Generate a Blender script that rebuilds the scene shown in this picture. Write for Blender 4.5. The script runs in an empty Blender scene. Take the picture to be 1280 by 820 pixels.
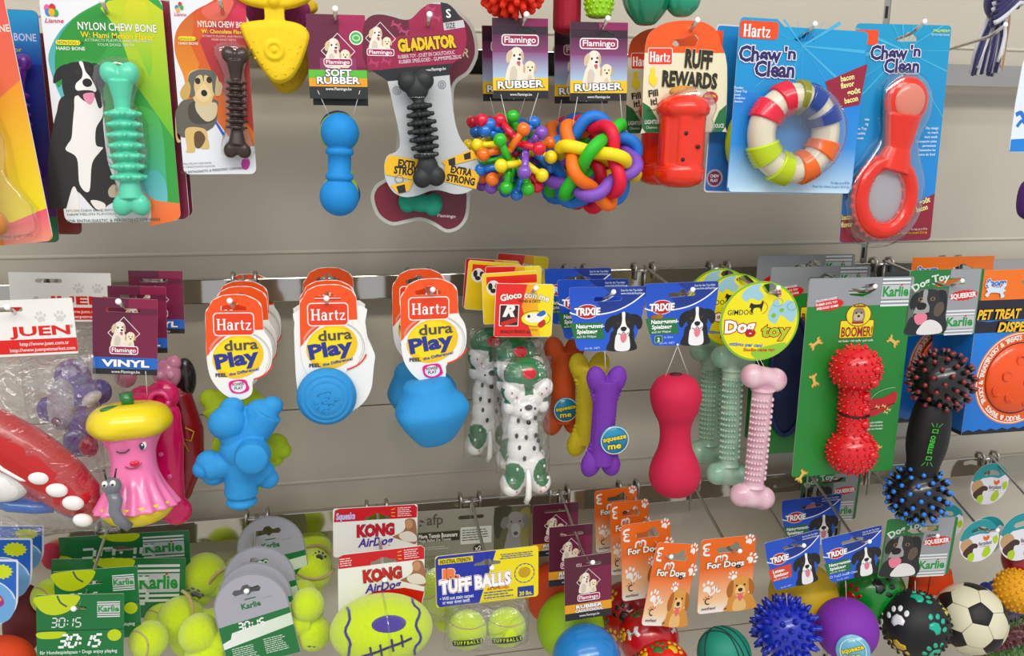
import bpy, bmesh, math, random
from mathutils import Vector, Matrix, Quaternion
from mathutils.geometry import tessellate_polygon, delaunay_2d_cdt
from mathutils import noise as mnoise
S = bpy.context.scene
C = bpy.data.collections.new('toy_aisle'); S.collection.children.link(C)
random.seed(7)
# ------------------------------------------------------------------ camera
H = 1.25                                    # camera to back panel
F = 1046.0; EYE = Vector((0, -H, 1.5))
_I = Vector((-230, -230, F)).normalized()    # into the wall, in camera axes (right, down, forward)
_D = Vector((-34, 4790, F)).normalized(); _D = (_D - _I*_D.dot(_I)).normalized()
_R = _D.cross(_I)
cx = Vector((_R.x, _I.x, -_D.x)); cy = -Vector((_R.y, _I.y, -_D.y)); cz = -Vector((_R.z, _I.z, -_D.z))
cam = bpy.data.objects.new('camera', bpy.data.cameras.new('camera')); C.objects.link(cam)
cam.matrix_world = Matrix(((cx.x, cy.x, cz.x, EYE.x), (cx.y, cy.y, cz.y, EYE.y), (cx.z, cy.z, cz.z, EYE.z), (0, 0, 0, 1)))
cam.data.sensor_width = 36; cam.data.lens = F/1280*36; cam.data.clip_start = .02
S.camera = cam
# ------------------------------------------------------------------ world, lights, exposure
w = bpy.data.worlds.new('world'); S.world = w; w.use_nodes = True
w.node_tree.nodes['Background'].inputs[0].default_value = (.80, .83, .88, 1)
w.node_tree.nodes['Background'].inputs[1].default_value = .88
def area(name, loc, target, sx, sy, e, col=(1, .97, .9)):
    l = bpy.data.lights.new(name, 'AREA'); l.shape = 'RECTANGLE'; l.size = sx; l.size_y = sy; l.energy = e; l.color = col
    o = bpy.data.objects.new(name, l); C.objects.link(o); o.location = loc
    o.rotation_euler = (Vector(target)-Vector(loc)).to_track_quat('-Z', 'Y').to_euler(); return o
area('ceiling_tube_light', (-.2, -1.3, 3.2), (-.2, -.75, 1.2), 3.2, .16, 14)
area('ceiling_tube_light', (.9, -2.5, 3.3), (.7, -.4, 1.2), 2.4, .4, 38)
area('ceiling_tube_light', (-1.1, -2.5, 3.3), (-.8, -.4, 1.2), 2.4, .4, 34)
S.view_settings.view_transform = 'Standard'; S.view_settings.look = 'None'
S.view_settings.gamma = 1; S.view_settings.use_curve_mapping = False; S.view_settings.exposure = -0.14
# ------------------------------------------------------------------ helpers
def W(px, py, d=0.2):
    v = cx*((px-640)/F) - cy*((py-410)/F) - cz
    t = (H-d)/v.y
    return EYE + v*t
def sc(px, py, d=.2): return (W(px, py, d)-EYE).dot(-cz)/F*.98     # metres per photo pixel there
_lin = {}
def lin(h):
    if not isinstance(h, str): return h
    if h not in _lin:
        r = []
        for i in (0, 2, 4):
            c = int(h[i:i+2], 16)/255
            r.append(c/12.92 if c <= .04045 else ((c+.055)/1.055)**2.4)
        g = .3*r[0]+.59*r[1]+.11*r[2]; r = [max(0, g+(q-g)*1.08)**1.12 for q in r]
        _lin[h] = (*r, 1.0)
    return _lin[h]
def mix(a, b, t): a, b = lin(a), lin(b); return tuple(a[i]*(1-t)+b[i]*t for i in range(4))
def scp(px, py, d=.2): return (W(px+1, py, d)-W(px, py, d)).length      # the same along the card plane
def mat(name, rough=.5, coat=0, metal=0, bump=0, bscale=400, mott=0, mscale=30, col=None, sheen=0, sss=0, spec=.5):
    m = bpy.data.materials.new(name); m.use_nodes = True; nt = m.node_tree; N = nt.nodes; b = N['Principled BSDF']
    b.inputs['Roughness'].default_value = rough; b.inputs['Coat Weight'].default_value = coat; b.inputs['Coat Roughness'].default_value = .08
    b.inputs['Metallic'].default_value = metal; b.inputs['Sheen Weight'].default_value = sheen; b.inputs['Specular IOR Level'].default_value = spec
    if sss: b.inputs['Subsurface Weight'].default_value = sss; b.inputs['Subsurface Scale'].default_value = .004
    if col is None:
        a = N.new('ShaderNodeAttribute'); a.attribute_name = 'Col'; out = a.outputs['Color']
    else:
        a = N.new('ShaderNodeRGB'); a.outputs[0].default_value = lin(col); out = a.outputs[0]
    tc = N.new('ShaderNodeTexCoord')
    if mott:
        n = N.new('ShaderNodeTexNoise'); n.inputs['Scale'].default_value = mscale; n.inputs['Detail'].default_value = 6
        nt.links.new(tc.outputs['Object'], n.inputs['Vector'])
        r = N.new('ShaderNodeMapRange'); r.inputs['To Min'].default_value = 1-mott; r.inputs['To Max'].default_value = 1+mott*.6
        nt.links.new(n.outputs['Fac'], r.inputs['Value'])
        mx = N.new('ShaderNodeVectorMath'); mx.operation = 'SCALE'; nt.links.new(out, mx.inputs[0]); nt.links.new(r.outputs[0], mx.inputs['Scale']); out = mx.outputs[0]
    nt.links.new(out, b.inputs['Base Color'])
    if bump:
        n = N.new('ShaderNodeTexNoise'); n.inputs['Scale'].default_value = bscale; n.inputs['Detail'].default_value = 4
        nt.links.new(tc.outputs['Object'], n.inputs['Vector'])
        bp = N.new('ShaderNodeBump'); bp.inputs['Strength'].default_value = bump; bp.inputs['Distance'].default_value = .002
        nt.links.new(n.outputs['Fac'], bp.inputs['Height']); nt.links.new(bp.outputs[0], b.inputs['Normal'])
    return m
def clearmat(name, gloss=.12, rough=.04, bump=0, bscale=40, tint=(1, 1, 1, 1), edge=.6):
    m = bpy.data.materials.new(name); m.use_nodes = True; nt = m.node_tree; N = nt.nodes; N.remove(N['Principled BSDF'])
    t = N.new('ShaderNodeBsdfTransparent'); t.inputs[0].default_value = tint
    g = N.new('ShaderNodeBsdfGlossy'); g.inputs['Roughness'].default_value = rough
    lw = N.new('ShaderNodeLayerWeight'); lw.inputs[0].default_value = .25
    r = N.new('ShaderNodeMapRange'); r.inputs['To Min'].default_value = gloss; r.inputs['To Max'].default_value = edge
    ms = N.new('ShaderNodeMixShader'); nt.links.new(lw.outputs['Facing'], r.inputs[0]); nt.links.new(r.outputs[0], ms.inputs[0])
    nt.links.new(t.outputs[0], ms.inputs[1]); nt.links.new(g.outputs[0], ms.inputs[2])
    if bump:
        tc = N.new('ShaderNodeTexCoord'); n = N.new('ShaderNodeTexNoise'); n.inputs['Scale'].default_value = bscale; n.inputs['Detail'].default_value = 3; n.inputs['Distortion'].default_value = 1.5
        nt.links.new(tc.outputs['Object'], n.inputs['Vector'])
        bp = N.new('ShaderNodeBump'); bp.inputs['Strength'].default_value = bump; bp.inputs['Distance'].default_value = .01
        nt.links.new(n.outputs['Fac'], bp.inputs['Height']); nt.links.new(bp.outputs[0], g.inputs['Normal']); nt.links.new(bp.outputs[0], lw.inputs['Normal'])
    nt.links.new(ms.outputs[0], N['Material Output'].inputs[0]); return m
M = dict(
    print=mat('printed_card', .38, coat=.25, mott=.04, mscale=300),
    rubber=mat('rubber', .55, bump=.12, bscale=900, mott=.07, mscale=60),
    soft=mat('foam_rubber', .7, bump=.35, bscale=700, mott=.12, mscale=120),
    gloss=mat('glossy_vinyl', .25, coat=.4, mott=.03, mscale=50),
    nylon=mat('nylon', .3, coat=.2, sss=.15, mott=.05, mscale=50),
    felt=mat('tennis_felt', .95, bump=.8, bscale=900, sheen=.5, mott=.14, mscale=250),
    chrome=mat('chrome', .2, metal=1, col='DAD8D4', spec=.5),
    bar=mat('polished_steel_bar', .09, metal=1, col='C8C4BC', mott=.15, mscale=8),
    steel=mat('dull_steel', .35, metal=1, col='BDBAB4'),
    cap=mat('white_cap_glint', .3, coat=.5, col='FFFFFF'),  # white end caps; reflection on the bare rounded tips put into the colour
    panel=mat('painted_panel', .42, bump=.08, bscale=250, mott=.05, mscale=6, col='C9C2B4'),
    dark=mat('dark_slot', .7, col='1C1B1A'),
    cord=mat('nylon_cord', .3, col='E8E6E0'),
    clear=clearmat('clear_plastic', .14, .06, edge=.6),
    bag=clearmat('crinkled_bag', .09, .12, bump=1.0, bscale=30, edge=.5),
)
def link(name, me, m, parent=None):
    o = bpy.data.objects.new(name, me); C.objects.link(o)
    if m is not None and not me.materials: me.materials.append(m if not isinstance(m, str) else M[m])
    if parent: o.parent = parent
    return o
def empty(name, loc, rot=(0, 0, 0)):
    o = bpy.data.objects.new(name, None); C.objects.link(o); o.location = loc; o.rotation_euler = rot; o.empty_display_size = .02; return o
def tag(o, label=None, cat=None, group=None, kind=None):
    for k, v in (('label', label), ('category', cat), ('group', group), ('kind', kind)):
        if v: o[k] = v
    return o
class MB:
    """mesh builder: verts, faces, one colour per face"""
    def __init__(s): s.v = []; s.f = []; s.c = []
    def add(s, v, f, col):
        n = len(s.v); s.v += [tuple(p) for p in v]
        for i, q in enumerate(f):
            s.f.append(tuple(n+k for k in q)); s.c.append(lin(col(i) if callable(col) else col))
        return s
    def box(s, a, b, col='FFFFFF', m=None):
        x0, y0, z0 = a; x1, y1, z1 = b
        v = [Vector(p) for p in ((x0,y0,z0),(x1,y0,z0),(x1,y1,z0),(x0,y1,z0),(x0,y0,z1),(x1,y0,z1),(x1,y1,z1),(x0,y1,z1))]
        if m: v = [m @ p for p in v]
        return s.add(v, [(0,3,2,1),(4,5,6,7),(0,1,5,4),(1,2,6,5),(2,3,7,6),(3,0,4,7)], col)
    def ell(s, c, r, col='FFFFFF', m=None, seg=20, rings=12, fn=None):
        """ellipsoid; fn(unit vector)->radius factor"""
        if not hasattr(r, '__len__'): r = (r, r, r)
        v = []; f = []
        for i in range(rings+1):
            t = math.pi*i/rings
            for j in range(seg):
                p = 2*math.pi*j/seg; u = Vector((math.sin(t)*math.cos(p), math.sin(t)*math.sin(p), math.cos(t)))
                k = fn(u) if fn else 1
                q = Vector((u.x*r[0]*k, u.y*r[1]*k, u.z*r[2]*k))
                if m: q = m @ q
                v.append(q+Vector(c))
        for i in range(rings):
            for j in range(seg):
                a = i*seg+j; b = i*seg+(j+1) % seg; f.append((a, a+seg, b+seg, b))
        return s.add(v, f, col)
    def tube(s, pts, rad, col='FFFFFF', seg=8, caps=True, closed=False, flat=1, up=None):
        pts = [Vector(p) for p in pts]; n = len(pts)
        rr = rad if hasattr(rad, '__len__') else [rad]*n
        v = []; f = []; prev = None
        for i, p in enumerate(pts):
            if closed: t = pts[(i+1) % n]-pts[i-1]
            else: t = pts[min(i+1, n-1)]-pts[max(i-1, 0)]
            t = t.normalized() if t.length > 1e-9 else Vector((0, 0, 1))
            if prev is None:
                a = Vector(up) if up else (Vector((0, 1, 0)) if abs(t.y) < .9 else Vector((1, 0, 0)))
                x = (a - t*a.dot(t)).normalized()
            else: x = (prev - t*prev.dot(t)).normalized()
            prev = x; y = t.cross(x)
            for j in range(seg):
                an = 2*math.pi*j/seg; v.append(p + x*(math.cos(an)*rr[i]*flat) + y*(math.sin(an)*rr[i]))
        for i in range(n if closed else n-1):
            for j in range(seg):
                a = i*seg+j; b = i*seg+(j+1) % seg; k = (i+1) % n
                f.append((a, b, k*seg+(j+1) % seg, k*seg+j))
        if caps and not closed:
            f.append(tuple(range(seg))[::-1]); f.append(tuple((n-1)*seg+j for j in range(seg)))
        return s.add(v, f, col)
    def lathe(s, prof, col='FFFFFF', seg=24, m=None, fn=None):
        """prof: (radius, z) pairs, top to bottom; fn(angle, z)->radius factor"""
        v = []; f = []; n = len(prof)
        for r, z in prof:
            for j in range(seg):
                a = 2*math.pi*j/seg; k = fn(a, z) if fn else 1
                q = Vector((r*k*math.cos(a), r*k*math.sin(a), z)); v.append(m @ q if m else q)
        for i in range(n-1):
            for j in range(seg):
                a = i*seg+j; b = i*seg+(j+1) % seg; f.append((a, a+seg, b+seg, b))
        f.append(tuple(range(seg))); f.append(tuple((n-1)*seg+j for j in range(seg))[::-1])
        return s.add(v, f, col)
    def slab(s, pts, y0, y1, col='FFFFFF', side=None, m=None):
        """closed 2D outline (x, z) extruded from y0 (front) to y1"""
        n = len(pts); v = [Vector((p[0], y0, p[1])) for p in pts]+[Vector((p[0], y1, p[1])) for p in pts]
        if m: v = [m @ q for q in v]
        tr = tessellate_polygon([[Vector((p[0], p[1], 0)) for p in pts]])
        ar = sum(pts[i][0]*pts[(i+1) % n][1]-pts[(i+1) % n][0]*pts[i][1] for i in range(n))
        ft = []
        for t in tr:
            a, b, c_ = (pts[k] for k in t)
            o = (b[0]-a[0])*(c_[1]-a[1])-(b[1]-a[1])*(c_[0]-a[0])
            t = t if o > 0 else t[::-1]; ft.append(tuple(t)); 
        bk = [tuple(n+k for k in t[::-1]) for t in ft]
        sd = [(i, n+i, n+(i+1) % n, (i+1) % n) if ar > 0 else (i, (i+1) % n, n+(i+1) % n, n+i) for i in range(n)]
        s.add(v, ft+bk, col); nn = len(s.v)-2*n
        for q in sd: s.f.append(tuple(nn+k for k in q)); s.c.append(lin(side or col))
        return s
    def mesh(s, name, smooth=True):
        me = bpy.data.meshes.new(name); me.from_pydata(s.v, [], s.f)
        a = me.color_attributes.new('Col', 'FLOAT_COLOR', 'CORNER'); buf = []
        for q, c in zip(s.f, s.c):
            if len(c) == 4 and not hasattr(c[0], '__len__'): buf += list(c)*len(q)
            else:
                for cc in c: buf += list(cc)
        a.data.foreach_set('color', buf)
        if smooth: me.shade_smooth()
        return me
    def build(s, name, m, parent=None, smooth=True, auto=None):
        o = link(name, s.mesh(name, smooth), m, parent)
        if auto: o.data.set_sharp_from_angle(angle=math.radians(auto))
        return o
def fused(mb, name, m, parent, voxel, smooth=3, col=None, colfn=None):
    """melt the builder's blobs into one continuous surface"""
    me = bpy.data.meshes.new('tmp'); me.from_pydata(mb.v, [], mb.f); o = bpy.data.objects.new('tmp', me); C.objects.link(o)
    md = o.modifiers.new('r', 'REMESH'); md.mode = 'VOXEL'; md.voxel_size = voxel
    if smooth: sm = o.modifiers.new('s', 'SMOOTH'); sm.iterations = smooth; sm.factor = .6
    dg = bpy.context.evaluated_depsgraph_get(); r = bpy.data.meshes.new_from_object(o.evaluated_get(dg)); bpy.data.objects.remove(o)
    r.name = name; a = r.color_attributes.new('Col', 'FLOAT_COLOR', 'POINT'); buf = []
    for v in r.vertices: buf += list(lin(colfn(v.co) if colfn else col))
    a.data.foreach_set('color', buf); r.shade_smooth()
    return link(name, r, m, parent)
def smoothpts(pts, n=6, closed=True):
    """Catmull-Rom through the points"""
    P = [Vector(p) for p in pts]; k = len(P); out = []
    for i in range(k if closed else k-1):
        if closed: a, b, c, d = P[i-1], P[i], P[(i+1) % k], P[(i+2) % k]
        else: a, b, c, d = P[max(i-1, 0)], P[i], P[i+1], P[min(i+2, k-1)]
        for j in range(n):
            t = j/n; out.append(.5*((2*b)+(c-a)*t+(2*a-5*b+4*c-d)*t*t+(3*b-a-3*c+d)*t**3))
    if not closed: out.append(P[-1])
    return out
def rrect(u0, v0, u1, v1, r, n=5):
    if not hasattr(r, '__len__'): r = (r, r, r, r)       # tl tr br bl
    out = []
    for (x, y, a0, q) in ((u0, v0, 180, r[0]), (u1, v0, 270, r[1]), (u1, v1, 0, r[2]), (u0, v1, 90, r[3])):
        if q <= 0: out.append((x, y)); continue
        ccx = x+q if x == u0 else x-q; ccy = y+q if y == v0 else y-q
        for i in range(n+1):
            t = math.radians(a0+90*i/n); out.append((ccx+q*math.cos(t), ccy+q*math.sin(t)))
    return out
# ---- text outlines, cached
_tx = {}
def text_mesh(t, bold=0, shear=0, space=1, res=2):
    k = (t, round(bold, 4), shear, space)
    if k not in _tx:
        cu = bpy.data.curves.new('t', 'FONT'); cu.body = t; cu.size = 1; cu.offset = bold; cu.shear = shear; cu.space_character = space; cu.resolution_u = res
        o = bpy.data.objects.new('t', cu); me = bpy.data.meshes.new_from_object(o)
        vs = [(v.co.x, v.co.y) for v in me.vertices]; fs = [tuple(p.vertices) for p in me.polygons]
        bpy.data.objects.remove(o); bpy.data.curves.remove(cu); bpy.data.meshes.remove(me)
        if vs: x0 = min(v[0] for v in vs); x1 = max(v[0] for v in vs)
        else: x0 = x1 = 0
        _tx[k] = (vs, fs, x0, x1)
    return _tx[k]
LAY = .00002
class Card:
    """a flat hanging card; local art coordinates (u right, v down) measured between three photo points"""
    def __init__(s, root, origin, ex, ez, su, sv):
        s.root = root; s.o = origin; s.ex = ex; s.ez = ez; s.su = su; s.sv = sv; s.z = .0003; s.m = MB()
        s.T = None
    def P(s, u, v):
        if s.T:
            x, y, k, a = s.T; r = math.radians(a); u, v = x+k*(u*math.cos(r)-v*math.sin(r)), y+k*(u*math.sin(r)+v*math.cos(r))
        return (u*s.su, -s.z, -v*s.sv)
    def at(s, x=None, y=0, k=1, rot=0): s.T = None if x is None else (x, y, k, rot); return s
    def crop(s, ox, oy, k): s.cr = (ox, oy, k); return s
    def q(s, x, y):
        ox, oy, k = s.cr; px, py = ox+x/k, oy+y/k
        inv = (Matrix.Translation(s.root.location) @ s.root.rotation_euler.to_matrix().to_4x4()).inverted()
        a = inv @ EYE; b = inv @ W(px, py, .2); t = a.y/(a.y-b.y); p = a+(b-a)*t
        return (p.x/s.su, -p.z/s.sv)
    def Q(s, pts): return [s.q(*p) for p in pts]
    def tri(s, pts, faces, cols):
        n = len(s.m.v); s.m.v += [s.P(*p) for p in pts]
        for q in faces:
            a, b, c_ = pts[q[0]], pts[q[1]], pts[q[2]]
            if (b[0]-a[0])*(c_[1]-a[1])-(b[1]-a[1])*(c_[0]-a[0]) > 0: q = q[::-1]
            s.m.f.append(tuple(n+k for k in q)); s.m.c.append(lin(cols) if isinstance(cols, str) or len(cols) == 4 and not callable(cols) else cols)
    def poly(s, pts, col, grad=None):
        """col, or grad=(col2, axis) blending from col to col2 across the polygon"""
        s.z += LAY; pts = [(p[0], p[1]) for p in pts]
        fs = tessellate_polygon([[Vector((p[0], p[1], 0)) for p in pts]])
        if not grad: s.tri(pts, fs, col); return s
        c2, ax = grad; k = 0 if ax == 'u' else 1
        lo = min(p[k] for p in pts); hi = max(p[k] for p in pts)
        for q in fs:
            a, b, c_ = (pts[i] for i in q)
            if (b[0]-a[0])*(c_[1]-a[1])-(b[1]-a[1])*(c_[0]-a[0]) > 0: q = q[::-1]
            n = len(s.m.v); s.m.v += [s.P(*pts[i]) for i in q]; s.m.f.append((n, n+1, n+2))
            s.m.c.append(tuple(mix(col, c2, (pts[i][k]-lo)/(hi-lo+1e-9)) for i in q))
        return s
    def rect(s, u0, v0, u1, v1, col, r=0, grad=None): return s.poly(rrect(u0, v0, u1, v1, r), col, grad)
    def ell(s, x, y, rx, ry, col, rot=0, n=24):
        c, q = math.cos(math.radians(rot)), math.sin(math.radians(rot))
        return s.poly([(x+rx*math.cos(2*math.pi*i/n)*c-ry*math.sin(2*math.pi*i/n)*q, y+rx*math.cos(2*math.pi*i/n)*q+ry*math.sin(2*math.pi*i/n)*c) for i in range(n)], col)
    def blob(s, pts, col, n=5, ox=0, oy=0, k=1, grad=None, flip=False):
        f = -1 if flip else 1
        return s.poly([(ox+f*p.x*k, oy+p.y*k) for p in smoothpts([(a, b, 0) for a, b in pts], n)], col, grad)
    def line(s, pts, w, col, closed=False):
        pts = [Vector((p[0], p[1])) for p in pts]; L = []; R_ = []; n = len(pts); s.z += LAY
        ws = w if hasattr(w, '__len__') else [w]*n
        for i, p in enumerate(pts):
            t = (pts[(i+1) % n]-pts[i-1]) if closed else (pts[min(i+1, n-1)]-pts[max(i-1, 0)])
            t = t.normalized() if t.length > 0 else Vector((1, 0)); q = Vector((-t.y, t.x))*ws[i]/2; L.append(p+q); R_.append(p-q)
        vs = [tuple(p) for p in L+R_]; fs = []
        for i in range(n if closed else n-1):
            j = (i+1) % n; fs += [(i, j, n+j), (i, n+j, n+i)]
        s.tri(vs, fs, col); return s
    def curve(s, pts, w, col, n=6): return s.line([(p.x, p.y) for p in smoothpts([(a, b, 0) for a, b in pts], n, False)], w, col)
    def ring(s, x, y, rx, ry, w, col, a0=0, a1=360, n=40):
        k = a1-a0 >= 360; m_ = n if k else n+1
        return s.line([(x+rx*math.cos(math.radians(a0+(a1-a0)*i/n)), y+ry*math.sin(math.radians(a0+(a1-a0)*i/n))) for i in range(m_)], w, col, k)
    def text(s, t, u, v, h, col, width=None, al='l', rot=0, bold=0, out=None, ow=.03, shear=0, space=1, arc=None, sh=None):
        """baseline at (u, v), capital height h; width squeezes to fit; out = outline colour(s); arc = (radius) bends it"""
        k = h/.70; bold *= .62; ow *= .8
        passes = []
        if sh: passes.append((sh, bold+ow*.6, h*.07, h*.09))
        if out:
            for i, oc in reversed(list(enumerate(out if isinstance(out, (list, tuple)) else [out]))): passes.append((oc, bold+ow*(i+1), 0, 0))
        passes.append((col, bold, 0, 0))
        vs0, fs0, x0, x1 = text_mesh(t, bold, shear, space)
        if x1 <= x0: return s
        kx = width/(x1-x0) if width else k
        off = {'l': x0, 'c': (x0+x1)/2, 'r': x1}[al]
        cr, sr = math.cos(math.radians(rot)), math.sin(math.radians(rot))
        for (cc, b, dx, dy) in passes:
            vs, fs, _, _ = text_mesh(t, b, shear, space); s.z += LAY; pts = []
            for (x, y) in vs:
                X = (x-off)*kx; Y = -y*k
                if arc:
                    th = X/arc; X, Y = (arc-Y)*math.sin(th), arc-(arc-Y)*math.cos(th)
                pts.append((u+dx+X*cr-Y*sr, v+dy+X*sr+Y*cr))
            tr = []
            for f in fs:
                for i in range(1, len(f)-1): tr.append((f[0], f[i], f[i+1]))
            s.tri(pts, tr, cc)
        return s
    def micro(s, u, v, w_, rows, h, col, step=None, rot=0, seed=0, al='l'):
        """rows of unreadably small print"""
        r = random.Random(seed+int(u*7+v*3)); step = step or h*1.7; cr, sr = math.cos(math.radians(rot)), math.sin(math.radians(rot)); s.z += LAY
        vs = []; fs = []
        for i in range(rows):
            ln = w_*(r.uniform(.7, 1) if rows > 1 else 1); x = (w_-ln)/2 if al == 'c' else 0; e = x+ln
            while x < e-h*.3:
                q = min(r.uniform(1.2, 4)*h, e-x); y = i*step; n = len(vs)
                for a, b in ((x, y), (x+q, y), (x+q, y+h*.7), (x, y+h*.7)): vs.append((u+a*cr-b*sr, v+a*sr+b*cr))
                fs += [(n, n+1, n+2), (n, n+2, n+3)]; x += q+h*.45
        s.tri(vs, fs, col); return s
    def part(s, name, m='print'):
        """close what has been drawn so far as one part"""
        if s.m.f: o = s.m.build(name, m, s.root, smooth=False)
        else: o = None
        s.m = MB(); return o
def card_frame(name, TL, TR, BL, d, size, label, cat='dog toy', group=None, yaw=0, root=None, dd=None):
    """TL TR BL photo points at depth d, size = art units across and down"""
    a, b, c_ = W(*TL, d), W(*TR, d), W(*BL, d)
    ex = (b-a); wd = ex.length; ht = (c_-a).length; r1 = math.atan2(ex.z, ex.x); dn = c_-a; r2 = math.atan2(dn.x, -dn.z)
    roll = (r1+r2)/2
    if root is None: root = empty(name, a, (0, -roll, yaw)); tag(root, label, cat, group)
    root.rotation_mode = 'XYZ'
    return Card(root, a, None, None, wd/size[0], ht/size[1])
def pcard(name, label, TL, TR, BL, d, cat='dog toy', group=None, yaw=0):
    """card in millimetres; c.w and c.h are its size"""
    c = card_frame(name, TL, TR, BL, d, (1, 1), label, cat, group, yaw)
    c.w, c.h = c.su*1000, c.sv*1000; c.su = c.sv = .001; return c
def blister(c, outline, h, name='blister', m='clear', k=(1.0, .985, .93, .8, .4)):
    """clear moulded bubble standing h mm off the card"""
    cu = sum(p[0] for p in outline)/len(outline); cv = sum(p[1] for p in outline)/len(outline); n = len(outline); v = []; f = []
    hs = (0, .6, .9, 1.0, 1.02)
    for kk, hh in zip(k, hs):
        for p in outline: v.append(((cu+(p[0]-cu)*kk)*c.su, -c.z-.0002-hh*h*.001, -(cv+(p[1]-cv)*kk)*c.sv))
    for i in range(len(k)-1):
        for j in range(n): a = i*n+j; b = i*n+(j+1) % n; f.append((a, b, b+n, a+n))
    f.append(tuple(range((len(k)-1)*n, len(k)*n)))
    return MB().add(v, f, 'FFFFFF').build(name, m, c.root)
def axis(root, A, B, d, d2=None):
    """frame whose z runs from photo point B up to A; returns (matrix into root space, length, metres per photo pixel)"""
    inv = (Matrix.Translation(root.location) @ root.rotation_euler.to_matrix().to_4x4()).inverted()
    a = inv @ W(*A, d); b = inv @ W(*B, d2 or d); z = (a-b).normalized(); x = Vector((1, 0, 0)); x = (x-z*x.dot(z)).normalized(); y = z.cross(x)
    m_ = Matrix((x, y, z)).transposed().to_4x4(); m_.translation = (a+b)/2
    return m_, (a-b).length, sc((A[0]+B[0])/2, (A[1]+B[1])/2, d)
def holed(outline, holes, u2=None):
    """2D region with holes -> (verts, tris) by constrained Delaunay"""
    def ccw(p): return list(p) if sum(p[i-1][0]*p[i][1]-p[i][0]*p[i-1][1] for i in range(len(p))) > 0 else list(p)[::-1]
    vs = [Vector((p[0], p[1])) for p in ccw(outline)]; fs = [list(range(len(vs)))]
    for h in map(ccw, holes):
        n = len(vs); vs += [Vector((p[0], p[1])) for p in h]; fs.append(list(range(n, len(vs))))
    ed = [(q[i-1], q[i]) for q in fs for i in range(len(q))]
    r = delaunay_2d_cdt(vs, ed, [], 0, 1e-7); v = r[0]
    def inside(x, y, P_):
        k = False
        for i in range(len(P_)):
            (x1, y1), (x2, y2) = P_[i-1][:2], P_[i][:2]
            if (y1 > y) != (y2 > y) and x < (x2-x1)*(y-y1)/(y2-y1)+x1: k = not k
        return k
    tr = []
    for q in r[2]:
        mx, my = sum(v[k].x for k in q)/3, sum(v[k].y for k in q)/3
        if inside(mx, my, outline) and not any(inside(mx, my, h) for h in holes): tr.append(tuple(q))
    return [(p.x, p.y) for p in v], tr
def stock(c, outline, col, holes=(), th=.0006, name='backing_card', back='D8D4CC', m='print', grad=None, edge='E6E2DA'):
    """the card itself, with real punched holes"""
    v, t = holed(outline, holes); mb = MB(); n = len(v)
    P = lambda p, y: (p[0]*c.su, y, -p[1]*c.sv)
    mb.v = [P(p, -.0001) for p in v]+[P(p, th) for p in v]
    lo = min(p[1] for p in outline); hi = max(p[1] for p in outline); l0 = min(p[0] for p in outline); h0 = max(p[0] for p in outline)
    for q in t:
        a, b, d = (v[i] for i in q)
        if (b[0]-a[0])*(d[1]-a[1])-(b[1]-a[1])*(d[0]-a[0]) > 0: q = q[::-1]
        mb.f.append(tuple(q))
        if grad: mb.c.append(tuple(mix(col, grad[0], (v[i][1]-lo)/(hi-lo) if grad[1] == 'v' else (v[i][0]-l0)/(h0-l0)) for i in q))
        else: mb.c.append(lin(col))
        mb.f.append(tuple(n+k for k in q[::-1])); mb.c.append(lin(back))
    for lp in [outline]+list(holes):
        k = len(lp); ar = sum(lp[i][0]*lp[(i+1) % k][1]-lp[(i+1) % k][0]*lp[i][1] for i in range(k))
        m0 = len(mb.v); mb.v += [P(p, -.0001) for p in lp]+[P(p, th) for p in lp]
        for i in range(k):
            j = (i+1) % k; mb.f.append((m0+i, m0+j, m0+k+j, m0+k+i)); mb.c.append(lin(edge))
    return mb.build(name, m, c.root, smooth=False)
def slot(u, v, w_, h): return rrect(u-w_/2, v-h/2, u+w_/2, v+h/2, h*.45, 3)
def eurohole(u, v, w_, h):
    """the usual sombrero shaped hanging hole"""
    k = w_/2; return [(u-k, v+h*.3), (u-k*.95, v), (u-k*.55, v-h*.12), (u-k*.3, v-h*.35), (u-k*.15, v-h*.5), (u+k*.15, v-h*.5), (u+k*.3, v-h*.35), (u+k*.55, v-h*.12), (u+k*.95, v), (u+k, v+h*.3), (u+k*.9, v+h*.5), (u-k*.9, v+h*.5)]
def copy_tree(o, loc, label=None, rot=None, parent=None, keep=None):
    c = o.copy(); C.objects.link(c); c.parent = parent
    if parent is None:
        c.location = loc
        if rot is not None: c.rotation_euler = rot
        if label: c['label'] = label
    for ch in [x for x in o.children if keep is None or keep(x)]:
        copy_tree(ch, None, None, None, c, keep)
    return c
def behind(o, d, back, label, dx=0, dz=0, roll=0, keep=None, drop=()):
    """another of the same further back on the same hook, `back` metres towards the panel"""
    l = o.location.copy(); l.y += back; l.x += dx; l.z += dz
    r = o.rotation_euler.copy(); r.y += math.radians(roll)
    return copy_tree(o, l, label, r, keep=(lambda x: x.name.split('.')[0] not in drop) if drop else None)
def toy(root, px, py, d):
    """local frame for a toy part hanging from a thing: returns (matrix to root space, metres per photo pixel)"""
    bpy.context.view_layer.update()
    p = W(px, py, d); inv = (Matrix.Translation(root.location) @ root.rotation_euler.to_matrix().to_4x4()).inverted()
    return inv @ Matrix.Translation(p), sc(px, py, d)
def xf(mb, m):
    mb.v = [tuple(m @ Vector(p)) for p in mb.v]; return mb
def cordline(root, a, b, d0, d1, r=.0004, sag=0, name='cord'):
    inv = (Matrix.Translation(root.location) @ root.rotation_euler.to_matrix().to_4x4()).inverted()
    p, q = W(*a, d0), W(*b, d1); mid = (p+q)/2+Vector((sag, 0, 0))
    return MB().tube([inv @ x for x in (p, mid, q)], r, 'E8E6E0', seg=5).build(name, 'cord', root)
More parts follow.
